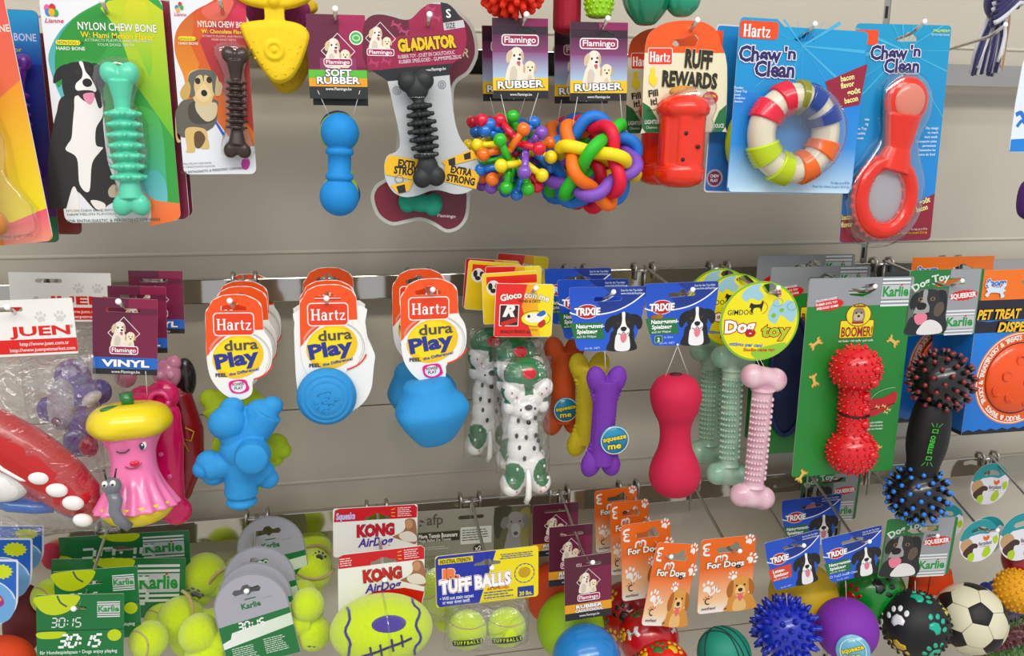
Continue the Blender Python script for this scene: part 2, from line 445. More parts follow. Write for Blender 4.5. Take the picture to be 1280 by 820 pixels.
# ------------------------------------------------------------------ back wall and hanging bars
x0, x1 = W(0, 410, 0).x-.5, W(1280, 410, 0).x+.35
SEAM = (W(1108, 12, 0).x + W(1083, 300, 0).x)/2
wallz = [(W(640, 497, 0).z), (W(640, 815, 0).z)]
tag(empty('wall_back', (0, 0, 0)), kind='structure'); wall = bpy.data.objects['wall_back']
zs = [.03, wallz[1]-(wallz[0]-wallz[1]), wallz[1], wallz[0], 2.45]
xs = [x0, SEAM-.004, SEAM+.004, x1]
for i in range(len(zs)-1):
    for (a, b) in ((x0, SEAM-.006), (SEAM+.006, x1)):
        g = .0007; mb = MB()
        mb.box((a, 0, zs[i]+g), (b, .012, zs[i+1]-g))
        o = mb.build('panel', 'panel', wall, smooth=False); bv = o.modifiers.new('b', 'BEVEL'); bv.width = .0012; bv.segments = 2
MB().box((x0, .012, .03), (x1, .03, 2.45)).build('back_plate', 'steel', wall, smooth=False)
up = tag(empty('slotted_upright', (SEAM, 0, .5)), 'dull metal slotted upright between the back panels', 'upright')
MB().box((-.0055, .002, 0), (.0055, .012, 2)).build('post', 'steel', up, smooth=False)
mb = MB()
for k in range(60):
    z = .05+k*.032; mb.box((-.0022, .0012, z), (.0022, .0025, z+.018))
tag(mb.build('slot_row', 'dark', up, smooth=False), kind='stuff')
floor = tag(MB().box((-3.5, -4, -.05), (3.5, .2, 0)).build('floor', mat('floor_tile', .3, mott=.1, mscale=3, col='C9C4BA'), smooth=False), kind='structure')
BARS = {}
def bar(name, px, py, label, dpt=.045):
    p = W(px, py, dpt); z = p.z; h = .034
    r = tag(empty(name, (0, 0, z)), label, 'rail', 'steel hanging rails')
    for (a, b) in ((x0+.01, SEAM-.004), (SEAM+.004, x1-.01)):
        o = MB().box((a, -dpt, -h), (b, -dpt+.012, 0)).build('bar', 'bar', r, smooth=False)
        bv = o.modifiers.new('b', 'BEVEL'); bv.width = .0012; bv.segments = 2
    for x in (x0+.03, SEAM-.02, SEAM+.02, x1-.03):
        MB().box((x-.008, -dpt+.012, -h+.004), (x+.008, 0, -.004)).build('bracket', 'steel', r, smooth=False)
    rg = tag(MB().tube([(x0+.01, .0012, z+.030), (SEAM-.006, .0012, z+.030)], .0032, seg=12).build('light_band_ridge', 'panel'), kind='structure'); rg.parent = wall  # added ridge, shaped to give the bright band the bar reflects onto the panel
    rg = MB().tube([(SEAM+.006, .0012, z+.030), (x1-.01, .0012, z+.030)], .0032, seg=12).build('light_band_ridge', 'panel', wall)
    BARS[name] = z; return z
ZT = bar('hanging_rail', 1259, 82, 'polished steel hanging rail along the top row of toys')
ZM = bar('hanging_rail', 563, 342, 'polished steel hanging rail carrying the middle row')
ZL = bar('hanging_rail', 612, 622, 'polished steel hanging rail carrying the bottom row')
def hook(px, py, z, label, d=.226, cap='cap', up_=.013, group='display hooks'):
    """a double loop hook over the bar with its tip at the photo point"""
    t = W(px, py, d); zb = t.z-up_
    r = tag(empty('display_hook', (t.x, 0, z)), label, 'hook', group)
    dz = zb-z
    MB().tube([(0, -.047, .004), (0, -.06, .004+(dz-.004)*.1), (0, -d+.034, dz), (0, -d+.024, dz+up_*.12), (0, -d, dz+up_)], .0024, seg=10).build('prong', 'chrome', r)
    MB().ell((0, -d, dz+up_), (.0036, .0024, .0036), seg=12, rings=8).build('tip', cap, r)
    for s_ in (-1, 1):
        x = s_*.015
        MB().tube([(x, -.049, -.016), (x, -.051, .003), (x, -.044, .008), (x, -.034, .006), (x, -.03, -.004)], .0028, seg=8).build('loop', 'steel', r)
    MB().tube([(-.0165, -.0495, -.002), (.0165, -.0495, -.002)], .0026, seg=8).build('cross_bar', 'chrome', r)
    MB().tube([(0, -.05, .002), (0, -.05, -.05)], .0019, seg=6).build('pin', 'steel', r)
    return r
def hk(lst, z, row):
    for px, py, what in lst: hook(px, py, z, 'chrome hook %s' % what)
# ------------------------------------------------------------------ printed pictures shared by several cards, drawn in a 100 unit box
def puppies(c, x, y, k, bg=None):
    c.at(x, y, k)
    c.blob([(20,16),(34,6),(50,10),(58,26),(54,44),(58,60),(60,100),(8,100),(10,66),(18,46),(14,30)], 'EFE6D8')
    c.blob([(20,14),(10,24),(8,42),(14,48),(22,36),(26,20)], 'D9C4A6')
    c.blob([(52,16),(58,26),(58,42),(53,40),(50,26)], 'D2BC9E')
    c.blob([(34,30),(46,30),(52,40),(44,52),(34,46)], 'FBF6EC')
    c.ell(31, 28, 3, 3.4, '2A2220'); c.ell(47, 26, 2.8, 3.2, '2A2220'); c.ell(45, 37, 5, 3.6, '1E1A1A')
    c.blob([(38,44),(48,44),(46,56),(40,52)], 'C86A66')
    c.blob([(20,66),(30,56),(40,70),(34,96),(18,98)], 'D8CCBC')
    c.blob([(62,50),(74,42),(88,48),(92,62),(86,74),(88,100),(58,100),(62,76),(58,62)], 'F1E4CC')
    c.blob([(61,52),(56,60),(57,74),(62,68)], 'CDB48C'); c.blob([(90,52),(95,62),(92,74),(88,66)], 'CDB48C')
    c.ell(70, 59, 2, 2.3, '2A2220'); c.ell(82, 59, 2, 2.3, '2A2220'); c.ell(76, 67, 3.4, 2.6, '2A2220'); c.blob([(70,84),(78,80),(82,98),(68,98)], 'DCCDB4')
    c.at()
def diamond_logo(c, x, y, k):
    """cream puppies in a white diamond above the name plate; x, y = top left, k = size/100"""
    c.at(x, y, k); c.line([(50,-4),(-2,50),(50,104),(102,50)], 2.6, 'F4EEF0', True); c.at()
    puppies(c, x+2*k, y+6*k, k*.92)
def name_plate(c, u0, v0, u1, v1, fill='A8285A', h=.5):
    r = (v1-v0)*.3; c.rect(u0, v0, u1, v1, 'F4EEF0', r); t = (v1-v0)*.1; c.rect(u0+t, v0+t, u1-t, v1-t, fill, r*.8)
    c.text('Flamingo', (u0+u1)/2, v1-(v1-v0)*.27, (v1-v0)*h, 'FFFFFF', (u1-u0)*.84, 'c', bold=.02)
def collie_head(c, x, y, k, chest=True, flip=False):
    c.at(x, y, k)
    if chest: c.blob([(22,52),(14,76),(10,104),(84,104),(80,76),(72,50)], '1D1D22'); c.blob([(34,58),(28,82),(32,104),(66,104),(68,80),(60,58)], 'F2F2F2')
    c.blob([(28,12),(14,14),(2,26),(0,46),(8,56),(16,44),(26,34)], '1B1B20'); c.blob([(66,10),(84,10),(98,22),(99,42),(90,50),(82,38),(70,28)], '1B1B20')
    c.blob([(24,14),(44,4),(66,8),(78,26),(76,50),(64,66),(48,72),(32,62),(22,44),(20,28)], '202026')
    c.blob([(44,4),(52,4),(53,24),(58,40),(66,50),(62,66),(48,72),(34,64),(34,50),(42,38),(45,22)], 'F6F6F4')
    c.ell(34, 32, 3.6, 3.2, '6A4A2C'); c.ell(62, 30, 3.6, 3.2, '6A4A2C'); c.ell(34, 32, 1.8, 2, '0A0A0A'); c.ell(62, 30, 1.8, 2, '0A0A0A')
    c.blob([(42,44),(50,41),(58,44),(56,51),(50,54),(44,51)], '17171A')
    c.curve([(36,58),(44,62),(50,56),(57,62),(64,57)], 2, '3A2226')
    c.blob([(42,62),(50,60),(58,62),(58,76),(51,84),(44,78)], 'E58C9A'); c.at()
def golden_head(c, x, y, k):
    c.at(x, y, k)
    c.blob([(20,60),(10,84),(4,106),(96,106),(94,80),(76,56)], 'D99A4E'); c.blob([(34,72),(28,106),(66,106),(62,76)], 'EBC184')
    c.blob([(28,8),(46,2),(64,5),(76,18),(78,40),(70,58),(58,68),(42,68),(28,58),(22,40),(22,20)], 'DFA458')
    c.blob([(24,12),(12,22),(6,44),(12,64),(22,60),(26,40)], 'B4712C'); c.blob([(72,12),(84,20),(92,42),(88,62),(78,58),(74,38)], 'B4712C')
    c.blob([(36,36),(46,28),(58,34),(64,50),(56,64),(40,64),(32,50)], 'F0CC94')
    c.ell(36, 30, 3.4, 3.2, '2C1A10'); c.ell(60, 29, 3.4, 3.2, '2C1A10'); c.blob([(41,41),(48,38),(55,41),(53,48),(48,50),(43,48)], '2A1A16')
    c.curve([(36,55),(48,56),(60,54)], 2, '5A2A1E'); c.blob([(41,56),(48,55),(56,56),(55,72),(48,79),(42,70)], 'E8747C'); c.at()
def paw(c, x, y, k, col, rot=0):
    c.at(x, y, k, rot)
    c.blob([(-26,14),(-14,-6),(0,-12),(14,-6),(26,14),(16,30),(0,24),(-16,30)], col)
    for a, b, r in ((-32,-12,-25), (-12,-34,-8), (12,-34,8), (32,-12,25)): c.ell(a, b, 8.5, 13, col, r)
    c.at()
def serif_hartz(c, u, v, h, wd, col='FFFFFF'):
    """HARTZ word mark in a bracketed serif"""
    k = h/100; c.at(u, v-h, k); kx = wd/k/330
    def L(pts, w_): c.line([(a*kx, b) for a, b in pts], w_, col)
    L([(16,0),(16,100)], 17); L([(72,0),(72,100)], 17); L([(16,50),(72,50)], 9)
    for x in (16, 72): L([(x-16,3),(x+16,3)], 7); L([(x-16,97),(x+16,97)], 7)
    c.ring(122*kx, 78, 17*kx, 20, 11, col); L([(144,42),(144,96)], 15); c.curve([(104*kx,46),(118*kx,34),(134*kx,34),(145*kx,48)], 10, col); L([(140,97),(158,97)], 7)
    L([(184,36),(184,97)], 16); L([(170,38),(186,38)], 7); L([(170,97),(202,97)], 7); c.curve([(186*kx,52),(198*kx,38),(214*kx,42)], 12, col)
    L([(242,14),(242,86)], 15); c.curve([(242*kx,84),(248*kx,97),(264*kx,92)], 9, col); L([(226,38),(264,38)], 7)
    L([(278,39),(326,39)], 8); L([(322,40),(282,96)], 12); L([(278,97),(330,97)], 8); L([(328,97),(328,84)], 6); L([(280,38),(280,52)], 6); c.at()
def small_bone(c, x, y, k, col, rot=0):
    c.at(x, y, k, rot); c.blob([(-40,-10),(-52,-26),(-34,-34),(-24,-14),(24,-14),(34,-34),(52,-26),(40,-10),(52,0),(40,10),(52,26),(34,34),(24,14),(-24,14),(-34,34),(-52,26),(-40,10),(-52,0)], col, 3); c.at()
def burst(c, x, y, rx, ry, col, n=18, k=.78, rot=0):
    r = math.radians(rot); P = []
    for i in range(2*n):
        a = math.pi*i/n; q = 1 if i % 2 == 0 else k; p, s_ = rx*q*math.cos(a), ry*q*math.sin(a); P.append((x+p*math.cos(r)-s_*math.sin(r), y+p*math.sin(r)+s_*math.cos(r)))
    c.poly(P, col)
def heart_bone(L, R_, voxel=.0011, shaft=.42, notch=True):
    """chew bone along z, length L, lobe radius R_"""
    mb = MB()
    for s_ in (1, -1):
        for q in (-1, 1): mb.ell((q*R_*.46, 0, s_*(L/2-R_*.72)), (R_*.62, R_*.6, R_*.74), m=Matrix.Rotation(q*s_*.5, 3, 'Y'))
        mb.lathe([(R_*.75, s_*(L/2-R_*1.1)), (R_*.5, s_*(L/2-R_*2.2)), (R_*shaft, s_*(L/2-R_*3.1))] if s_ > 0 else [(R_*shaft, -(L/2-R_*3.1)), (R_*.5, -(L/2-R_*2.2)), (R_*.75, -(L/2-R_*1.1))])
    mb.lathe([(R_*shaft, L/2-R_*2.6), (R_*shaft, -L/2+R_*2.6)])
    return mb
hk([(127, 0, 'through the green chew bone card'), (274, -3, 'through the brown chew bone card'), (419, 11, 'above the green and yellow soft rubber header'), (537, 18, 'through the bone-shaped maroon card')], ZT, 'top')
# ---- green nylon chew bone
def chew_card(name, label, TL, TR, BL, d, bg, arc_, right, cr, hole, title, sub, subcol, yaw=0):
    c = pcard(name, label, TL, TR, BL, d, 'dog toy', 'nylon chew bones on cards', yaw)
    return c
c = pcard('chew_bone_pack', 'green card with sitting black and white dog and mint green nylon chew bone', (48, -8), (202, -4), (80, 279), .205, group='nylon chew bone packs')
GC = c; hole = c.crop(40, 0, 5.858).q(567, 112)
stock(c, rrect(0, 0, c.w, c.h, 9), 'E9E8EC', [eurohole(hole[0], hole[1]-2, 39, 11)], name='backing_card')
q = c.Q
A = q([(560,-10),(440,48),(330,112),(220,210),(150,320),(120,420),(138,520),(180,640),(215,720)]); c.crop(50, 130, 4.822)
B = c.Q([(120,120),(380,60),(430,330),(500,480),(620,530),(700,580),(765,600)])
R0 = [(c.w, B[-1][1]), (c.w, 9), (c.w-3, 3), (c.w-9, 0), (A[0][0], 0)]
reg = smoothpts([(a, b, 0) for a, b in A[:9]], 4, False); reg = [(p.x, p.y) for p in reg]
c.poly(reg+B+R0, '3FA04A', grad=('46A34A', 'v'))
c.crop(40, 0, 5.858)
c.poly([p for p in reg if p[0] < 34]+c.Q([(300,760),(330,420),(260,190)]), '4FA9A6', grad=('6FBAC4', 'v'))
c.blob(c.Q([(250,200),(360,110),(520,60),(560,300),(480,440),(330,440),(200,640),(170,520),(180,330)]), '35963F')
c.poly(c.Q([(562,6),(700,-12),(850,0)])+[(c.w, 14), (c.w, c.h*.62)]+c.Q([(760,620),(700,420),(640,240),(560,130),(500,60)]), 'C9D13A', grad=('6DBB3E', 'v'))
c.blob(c.Q([(690,20),(830,20),(850,120),(880,420),(860,560),(790,400),(700,240)]), 'D6D32C', grad=('7CC040', 'v'))
c.crop(50, 130, 4.822)
c.blob(c.Q([(560,60),(640,20),(730,120),(760,420),(764,600),(700,580),(620,500),(600,400)]), '57B04A', grad=('58B7A4', 'v'))
c.blob(c.Q([(600,440),(700,400),(760,480),(764,606),(700,590),(625,535)]), '63B8B4', grad=('7CC4CC', 'v'))
c.poly(c.Q([(620,530),(700,582)])+[(c.w, B[-1][1]), (c.w, c.h-8), (c.w-2.5, c.h-2.5), (c.w-9, c.h)]+c.Q([(665,735),(672,640)]), 'E98A5A', grad=('F07A3E', 'v'))
c.part('printed_background')
c.crop(40, 0, 5.858)
c.blob(c.Q([(240,700),(180,830),(150,960),(120,1150),(130,1480),(150,1530),(290,1510),(330,1400),(470,1540),(560,1500),(640,1420),(560,1200),(520,900),(520,720)]), '2E2A28')
c.blob(c.Q([(330,690),(310,800),(300,900),(290,1010),(260,1060),(250,1100),(330,1160),(350,1350),(420,1400),(440,1200),(500,1110),(520,1080),(470,1060),(470,940),(520,840),(500,700)]), 'F3EDEA')
c.blob(c.Q([(300,1370),(260,1500),(255,1560),(330,1570),(345,1520),(330,1400)]), 'F3EDEA'); c.blob(c.Q([(430,1470),(470,1530),(520,1550),(540,1500),(490,1470)]), 'EFE6E2')
c.blob(c.Q([(560,1390),(600,1350),(640,1390),(620,1440),(570,1440)]), 'CDB9A4')
c.blob(c.Q([(250,470),(190,500),(160,560),(160,610),(200,590),(240,560),(270,500)]), '211E20'); c.blob(c.Q([(440,465),(500,480),(540,560),(525,640),(490,600),(450,540)]), '211E20')
c.blob(c.Q([(250,480),(330,452),(430,460),(490,520),(520,640),(520,760),(490,790),(440,680),(330,700),(250,720),(220,600)]), '262224')
c.blob(c.Q([(345,455),(372,456),(392,520),(430,570),(468,640),(466,672),(410,672),(350,668),(320,650),(325,610),(365,570),(370,520)]), 'F4F1EF')
c.ell(*c.q(335, 530), 3, 2.6, '3B2A24'); c.ell(*c.q(415, 508), 3, 2.6, '3B2A24'); c.ell(*c.q(406, 606), 5, 4.6, '1B1718')
c.blob(c.Q([(330,670),(400,660),(455,672),(452,720),(400,745),(350,710)]), '3A2424'); c.blob(c.Q([(378,690),(450,680),(456,720),(430,765),(392,742)]), 'E79AB4')
c.part('dog_picture')
for (x, y, k) in ((112,60,'E46BA0'),(150,55,'C83A3A'),(120,90,'3F8FCB'),(172,95,'4AA84E'),(145,90,'E8B33A')): c.ell(*c.q(x, y), 3.2, 4, k)
c.text('Lianne', *c.q(95, 165), 4.6, 'D2527C', 19, bold=.02, shear=.3)
c.text('NYLON CHEW BONE', *c.q(338, 215), 8.0, 'F2F2EC', 81, bold=.02, out='5C7A4A', ow=.02, rot=1)
c.text('W: Hami Menon Flavor', *c.q(358, 272), 6, 'F5D826', 76, bold=.02, rot=1.2)
c.text('ATTRACTS PLAYFUL AND PROTECTS', *c.q(388, 303), 2.9, 'DCE6CF', 70); c.text('YOUR DOGS TEETH', *c.q(480, 337), 2.9, 'DCE6CF', 38)
c.rect(*c.q(172, 292), *c.q(360, 332), 'F2DE3C', 3); c.text('NON-DOG-123', *c.q(190, 322), 3.2, '37521F', 26, bold=.02); c.text('HARD BONE', *c.q(182, 366), 3.6, 'EFF5EE', 29, bold=.02)
c.crop(50, 130, 4.822)
c.text('NYLON CHEW BONE WITH', *c.q(162, 650), 2.6, '6A6A66', 50); c.text('HAMI MELON FLAVOUR', *c.q(168, 672), 2.6, '4A8A4A', 52)
c.text('FOR ENTHUSIASTIC & PERSISTENT CHEWERS', *c.q(165, 715), 3.4, '3A6E50', 100, bold=.01)
c.part('lettering')
def knot_bone(root, A, B, d, R_, col, rings, ringr, r0, r1, nubs=9, m='nylon', name='chew_bone'):
    X, L, s_ = axis(root, A, B, d); R_ *= s_; mb = heart_bone(L, R_)
    zs_ = [L/2-(r0+(r1-r0)*i/(rings-1))*L for i in range(rings)]; rr = ringr*s_; hh = (r1-r0)*L/(rings-1)*.42
    for k, z in enumerate(zs_):
        mb.lathe([(rr*.6, z+hh), (rr*.86, z+hh*.55), (rr*.92, z), (rr*.86, z-hh*.55), (rr*.6, z-hh)], seg=20)
        for j in range(nubs):
            a = 2*math.pi*(j+(k % 2)*.5)/nubs; mb.ell((rr*.93*math.cos(a), rr*.93*math.sin(a), z), (rr*.16, rr*.16, hh*.55), seg=8, rings=6)
    xf(mb, X); return fused(mb, name, m, root, .0010, 2, col)
knot_bone(c.root, (148, 77), (166, 270), .222, 21, '6FD3B4', 7, 21, .33, .74)
blister(c, c.crop(40, 0, 5.858).Q([(470,470),(540,420),(640,410),(760,440),(825,520),(820,600),(740,720),(790,780),(850,900),(870,1100),(860,1250),(820,1320),(860,1420),(895,1500),(860,1590),(780,1630),(680,1630),(620,1580),(640,1450),(620,1250),(570,1180),(550,900),(520,680),(460,560)]), 19)
g1 = behind(c.root, 0, .018, 'dark red edged card right behind the green chew bone card', dx=.007, dz=0, roll=0, drop=('dog_picture', 'lettering', 'printed_background', 'blister', 'chew_bone'))
g2 = behind(c.root, 0, .034, 'rearmost dark card on the green chew bone hook', dx=.009, dz=.002, drop=('dog_picture', 'lettering', 'printed_background', 'blister', 'chew_bone'))
for g_, col in ((g1, '8A1F33'), (g2, '5E1230')):
    for o in g_.children: o.name = 'backing_card'
    cc = Card(g_, None, None, None, .001, .001); cc.rect(0.4, 0.4, c.w-.4, c.h-.4, col, 8, grad=('7A1440', 'v')); cc.part('printed_background')
    cc.z = .0003; cc.m = MB()
# ---- brown chew bone
c = pcard('chew_bone_pack', 'narrow orange and red card with long-haired dog and dark brown chew bone', (211, -8), (306, -8), (222, 218), .2, group='nylon chew bone packs')
c.crop(205, 0, 7.456); hole = c.q(455, 112)
stock(c, rrect(0, 0, c.w, c.h, 7), 'E6E7EC', [[(hole[0]+a, hole[1]+b) for a, b in ((-14,-2),(-10,-4),(-4,-4),(-1,-8),(3,-8),(5,-4),(12,-3),(15,0),(14,5),(-12,5),(-15,2))]])
reg = c.Q([(480,-10),(400,40),(300,90),(190,180),(130,260),(100,350),(100,470),(130,580),(180,700),(200,800)]); reg = [(p.x, p.y) for p in smoothpts([(a, b, 0) for a, b in reg], 3, False)]
bt = c.crop(205, 100, 6.56).Q([(140,110),(430,330),(560,500),(620,560)]); rt = c.q(700, 540)
c.poly(reg+bt+[(c.w, rt[1]), (c.w, 7), (c.w-6, 0)], 'CE5A2C', grad=('DC7A2E', 'v'))
c.crop(205, 0, 7.456)
c.poly([p for p in reg if p[1] > 18]+c.Q([(260,820),(330,600),(250,420),(280,200)]), 'C96A35', grad=('E59A34', 'v'))
c.poly(c.Q([(590,0),(740,0),(775,60)])+[(c.w, 12), (c.w, 150)]+c.Q([(520,820),(400,560),(330,380),(430,230),(560,190)]), 'B8384A', grad=('B03A2A', 'v'))
c.poly(c.Q([(590,180),(700,20),(760,30)])+[(c.w, 10), (c.w, 60)]+c.Q([(680,300),(620,260)]), 'D63A5E', grad=('B02E3A', 'v'))
c.blob(c.Q([(480,20),(560,0),(650,10),(610,120),(560,180),(420,180),(350,90)]), 'DC7060')
c.crop(205, 100, 6.56); c.poly(c.Q([(415,345),(430,335),(500,445),(480,455)]), '3D63C8'); c.blob(c.Q([(640,660),(690,640),(705,690),(680,735),(640,720)]), 'C23B9C')
c.part('printed_background')
c.crop(205, 100, 6.56)
c.blob(c.Q([(180,160),(110,230),(90,300),(100,420),(120,440),(180,470),(400,390),(440,230),(420,160)]), '6B675C'); c.blob(c.Q([(95,300),(110,460),(140,500),(110,510),(95,440)]), 'D6B97C')
c.blob(c.Q([(180,400),(190,560),(180,590),(250,590),(260,520),(300,560),(370,560),(360,480),(330,400)]), 'D9BC80'); c.blob(c.Q([(250,440),(300,420),(340,480),(300,555),(255,545)]), '6A5236')
c.blob(c.Q([(200,220),(260,170),(420,190),(430,300),(380,350),(270,360),(210,320)]), '4F4A42'); c.blob(c.Q([(260,180),(320,190),(430,190),(425,300),(350,340),(270,260)]), 'D3C6A8')
c.crop(205, 0, 7.456)
c.blob(c.Q([(235,680),(330,645),(440,655),(500,720),(510,830),(460,900),(440,960),(380,990),(300,960),(260,880),(225,780)]), 'DCC292')
c.blob(c.Q([(240,690),(330,648),(440,655),(490,700),(480,820),(510,910),(460,860),(440,740),(380,700),(370,760),(350,700),(300,720),(280,800),(290,890),(235,900),(225,780)]), '6C6A62')
c.blob(c.Q([(225,760),(180,800),(150,870),(180,930),(230,910),(250,820)]), 'CBAA68'); c.blob(c.Q([(490,750),(545,790),(530,880),(480,890),(480,800)]), 'C9B48C')
c.blob(c.Q([(310,850),(370,780),(430,850),(440,900),(370,950),(300,900)]), 'E4CEA0')
for x, y in ((315,755),(422,745)): c.ell(*c.q(x, y), 3, 3.6, '2E2620')
c.ell(*c.q(375, 868), 3.4, 3.6, '17151A'); c.part('dog_picture')
for (x, y, k) in ((120,70,'3F8FCB'),(150,40,'C83A3A'),(165,70,'4AA84E'),(130,95,'E8B33A')): c.ell(*c.q(x, y), 2, 2.6, k)
c.text('Lianne', *c.q(95, 147), 3.4, 'D2527C', 13, bold=.02, shear=.3)
c.text('NYLON CHEW BONE', *c.q(316, 250), 6.6, 'F6E6DC', 57, bold=.03, rot=0)
c.text('W: Chocolate Flavor', *c.q(350, 308), 4.2, 'F5D826', 49, bold=.03)
c.text('ATTRACTS PLAYFUL AND PROTECTS', *c.q(358, 345), 2.2, 'F0D6C8', 48); c.text('YOUR DOGS TEETH', *c.q(440, 378), 2.2, 'F0D6C8', 27)
c.rect(*c.q(130, 338), *c.q(305, 382), 'F2DE3C', 3); c.text('NON-DOG-123', *c.q(145, 372), 2.5, '5A4A1F', 19, bold=.02); c.text('HARD BONE', *c.q(138, 415), 2.8, 'F6E8DC', 21, bold=.02)
c.crop(205, 100, 6.56); c.text('SMALL NYLON CHEW BONE', *c.q(145, 695), 2, '60646A', 33, rot=-2); c.text('W: CHOCOLATE FLAVOR', *c.q(145, 722), 2, '60646A', 37, rot=-2); c.text('FOR ENTHUSIASTIC & PERSISTENT CHEWERS', *c.q(145, 768), 2.7, '54585E', 69, bold=.01, rot=-4)
c.part('lettering')
knot_bone(c.root, (294, 58), (297, 198), .215, 15.5, '42302C', 8, 13, .32, .72, 8)
blister(c, c.crop(205, 0, 7.456).Q([(470,420),(560,390),(680,390),(770,430),(800,500),(770,640),(780,760),(790,900),(780,1080),(760,1140),(830,1300),(860,1420),(800,1490),(600,1495),(540,1440),(540,1360),(620,1240),(590,1080),(560,900),(560,700),(520,560),(470,480)]), 16)
# ---- left edge: orange card, purple card
c = pcard('chew_bone_pack', 'orange to yellow card at the left edge with tan chew bone', (-90, -12), (5, -8), (-62, 318), .235, group='nylon chew bone packs')
c = pcard('chew_bone_pack', 'x', (-95, -10), (2, -10), (-35, 321), .235, group='nylon chew bone packs') if False else c
c.root.location = W(-158, -6, .235); c.root.rotation_euler.y = -.085
stock(c, rrect(0, 0, 120, 262, 7), 'E8E4E0'); c.crop(0, 0, 2.485)
c.rect(30, 0.5, 119.5, 262, 'E0605A', 6, grad=('E8903A', 'v')); c.poly([(36,150),(119.5,90),(119.5,235),(30,242)], 'E89A38', grad=('EDE23A', 'v')); c.poly([(70,242),(119.5,226),(119.5,256),(114,262),(70,262)], 'E9607A', grad=('F0A08A', 'v'))
c.rect(0.5, 30, 34, 261.5, 'E2DEDA', 5); c.part('printed_background')
c.text('NYLON CHEW BONE', 119, 41, 7, 'F6E6DC', 78, 'r', bold=.02); c.text('FOR ENTHUSIASTIC & PERSISTENT CHEWERS', 100, 255, 3, '5A5E64', 90, 'r'); c.part('lettering')
bpy.context.view_layer.update(); knot_bone(c.root, (-62, 70), (-14, 296), .252, 24, 'C98A4C', 8, 17, .3, .72)
blister(c, [(62,60),(86,60),(98,84),(90,110),(98,150),(98,200),(112,225),(110,250),(90,258),(64,256),(54,236),(66,210),(60,150),(66,110),(56,84)], 20)
c = pcard('chew_bone_pack', 'deep blue and purple card between the orange and green cards', (-20, 10), (47, 12), (5, 303), .17, group='nylon chew bone packs')
stock(c, rrect(0, 0, c.w, c.h, 6), '2B3E8E'); c.rect(.5, .5, c.w-.5, 60, '2E9BC8', 5, grad=('2F57B4', 'v')); c.rect(.5, 58, c.w-.5, c.h*.55, '2A3A98', 0, grad=('26256E', 'v')); c.rect(.5, c.h*.55, c.w-.5, c.h-30, '2A2470', 0, grad=('5E2A72', 'v')); c.rect(.5, c.h-30, c.w-.5, c.h-.5, '2A7A4C', (0,0,6,6)); c.part('printed_background')
c.text('CHEW BONE', c.w-4, 33, 8, 'C9CBE6', 52, 'r', bold=.02); c.text('flavor', c.w-20, 45, 5, 'E6C83C', 20, 'r', bold=.02); c.part('lettering')
knot_bone(c.root, (18, 66), (33, 225), .185, 17, '6A2A96', 6, 12, .33, .7)
c = pcard('chew_bone_pack', 'dark red card corner showing low between the purple and green cards', (30, 40), (86, 42), (42, 292), .14, group='nylon chew bone packs')
stock(c, rrect(0, 0, c.w, c.h, 6), '7A2A2E'); c.rect(.5, .5, c.w-.5, c.h-.5, '7E2838', 5, grad=('8E3A34', 'v')); c.part('printed_background')
# ---- yellow soft rubber toy, purple one behind
def pacifier(name, label, dx, d, col, group='moulded rubber toys at the top'):
    r = empty(name, W(345+dx, 50, d)); tag(r, label, 'dog toy', group); s_ = sc(345, 50, d)
    mb = MB(); mb.ell((0, 0, 0), 1); mb = MB()
    out = [(-40,18),(-42,10),(-34,-10),(-22,-32),(-8,-50),(4,-53),(18,-46),(30,-28),(40,-4),(42,8),(34,18),(16,23),(-16,23)]
    def body(pts, th, oy):
        o = smoothpts([(a, b, 0) for a, b in pts], 6); n = len(o); v = []; f = []; cu = sum(p.x for p in o)/n; cv = sum(p.y for p in o)/n
        prof = ((.72,-1),(.92,-.85),(1,-.4),(1,.4),(.92,.85),(.72,1))
        for k, y in prof: v += [((cu+(p.x-cu)*k), y*th, (cv+(p.y-cv)*k)+oy) for p in o]
        for i in range(5):
            for j in range(n): a = i*n+j; b = i*n+(j+1) % n; f.append((a, b, b+n, a+n))
        f.append(tuple(range(n))[::-1]); f.append(tuple(5*n+j for j in range(n))); mb.add(v, f, col)
    body(out, 13, 0); mb.box((-12, -9, 18), (12, 9, 40)); body([(-40,44),(-46,54),(-38,62),(0,66),(38,62),(46,54),(40,46),(16,38),(-16,38)], 13, 0)
    mb.ell((0, -12, 46), (8, 6, 8)); mb.lathe([(12,-1),(13,0),(11,2),(8,2),(7,0)], m=Matrix.Translation((-2,-14,-14)) @ Matrix.Rotation(math.pi/2, 4, 'X'))
    mb.ell((-2, -13, -14), (4, 4, 4)); mb.v = [tuple(Vector(p)*s_) for p in mb.v]
    b = fused(mb, 'body', 'soft', r, .0012, 2, col); nb = MB()
    for x, z in ((-26,-4),(-30,-12),(-22,-16),(-26,-24),(-18,-30),(-10,-24),(-12,-36),(-2,-34),(-2,-44),(8,-30),(10,-42),(18,-24),(20,-34),(26,-16),(24,-6),(30,-8),(16,-12)): nb.ell((x*s_, -.0137*s_/.001+.0012, z*s_), (.0013, .0012, .0013), col, seg=8, rings=6)
    nb.build('nub_pattern', 'soft', b)
    return r
pacifier('rubber_pacifier', 'yellow moulded rubber toy with nubs hanging at the top edge', 0, .2, 'F2D21E')
p2 = pacifier('rubber_pacifier', 'dull yellow rubber toy mostly hidden behind the bright yellow one', 8, .15, 'D9B82A'); p2.location.z -= .012
p2 = pacifier('rubber_pacifier', 'purple rubber toy peeking out behind the yellow ones', 2, .165, '8A2466'); p2.location.z += .03
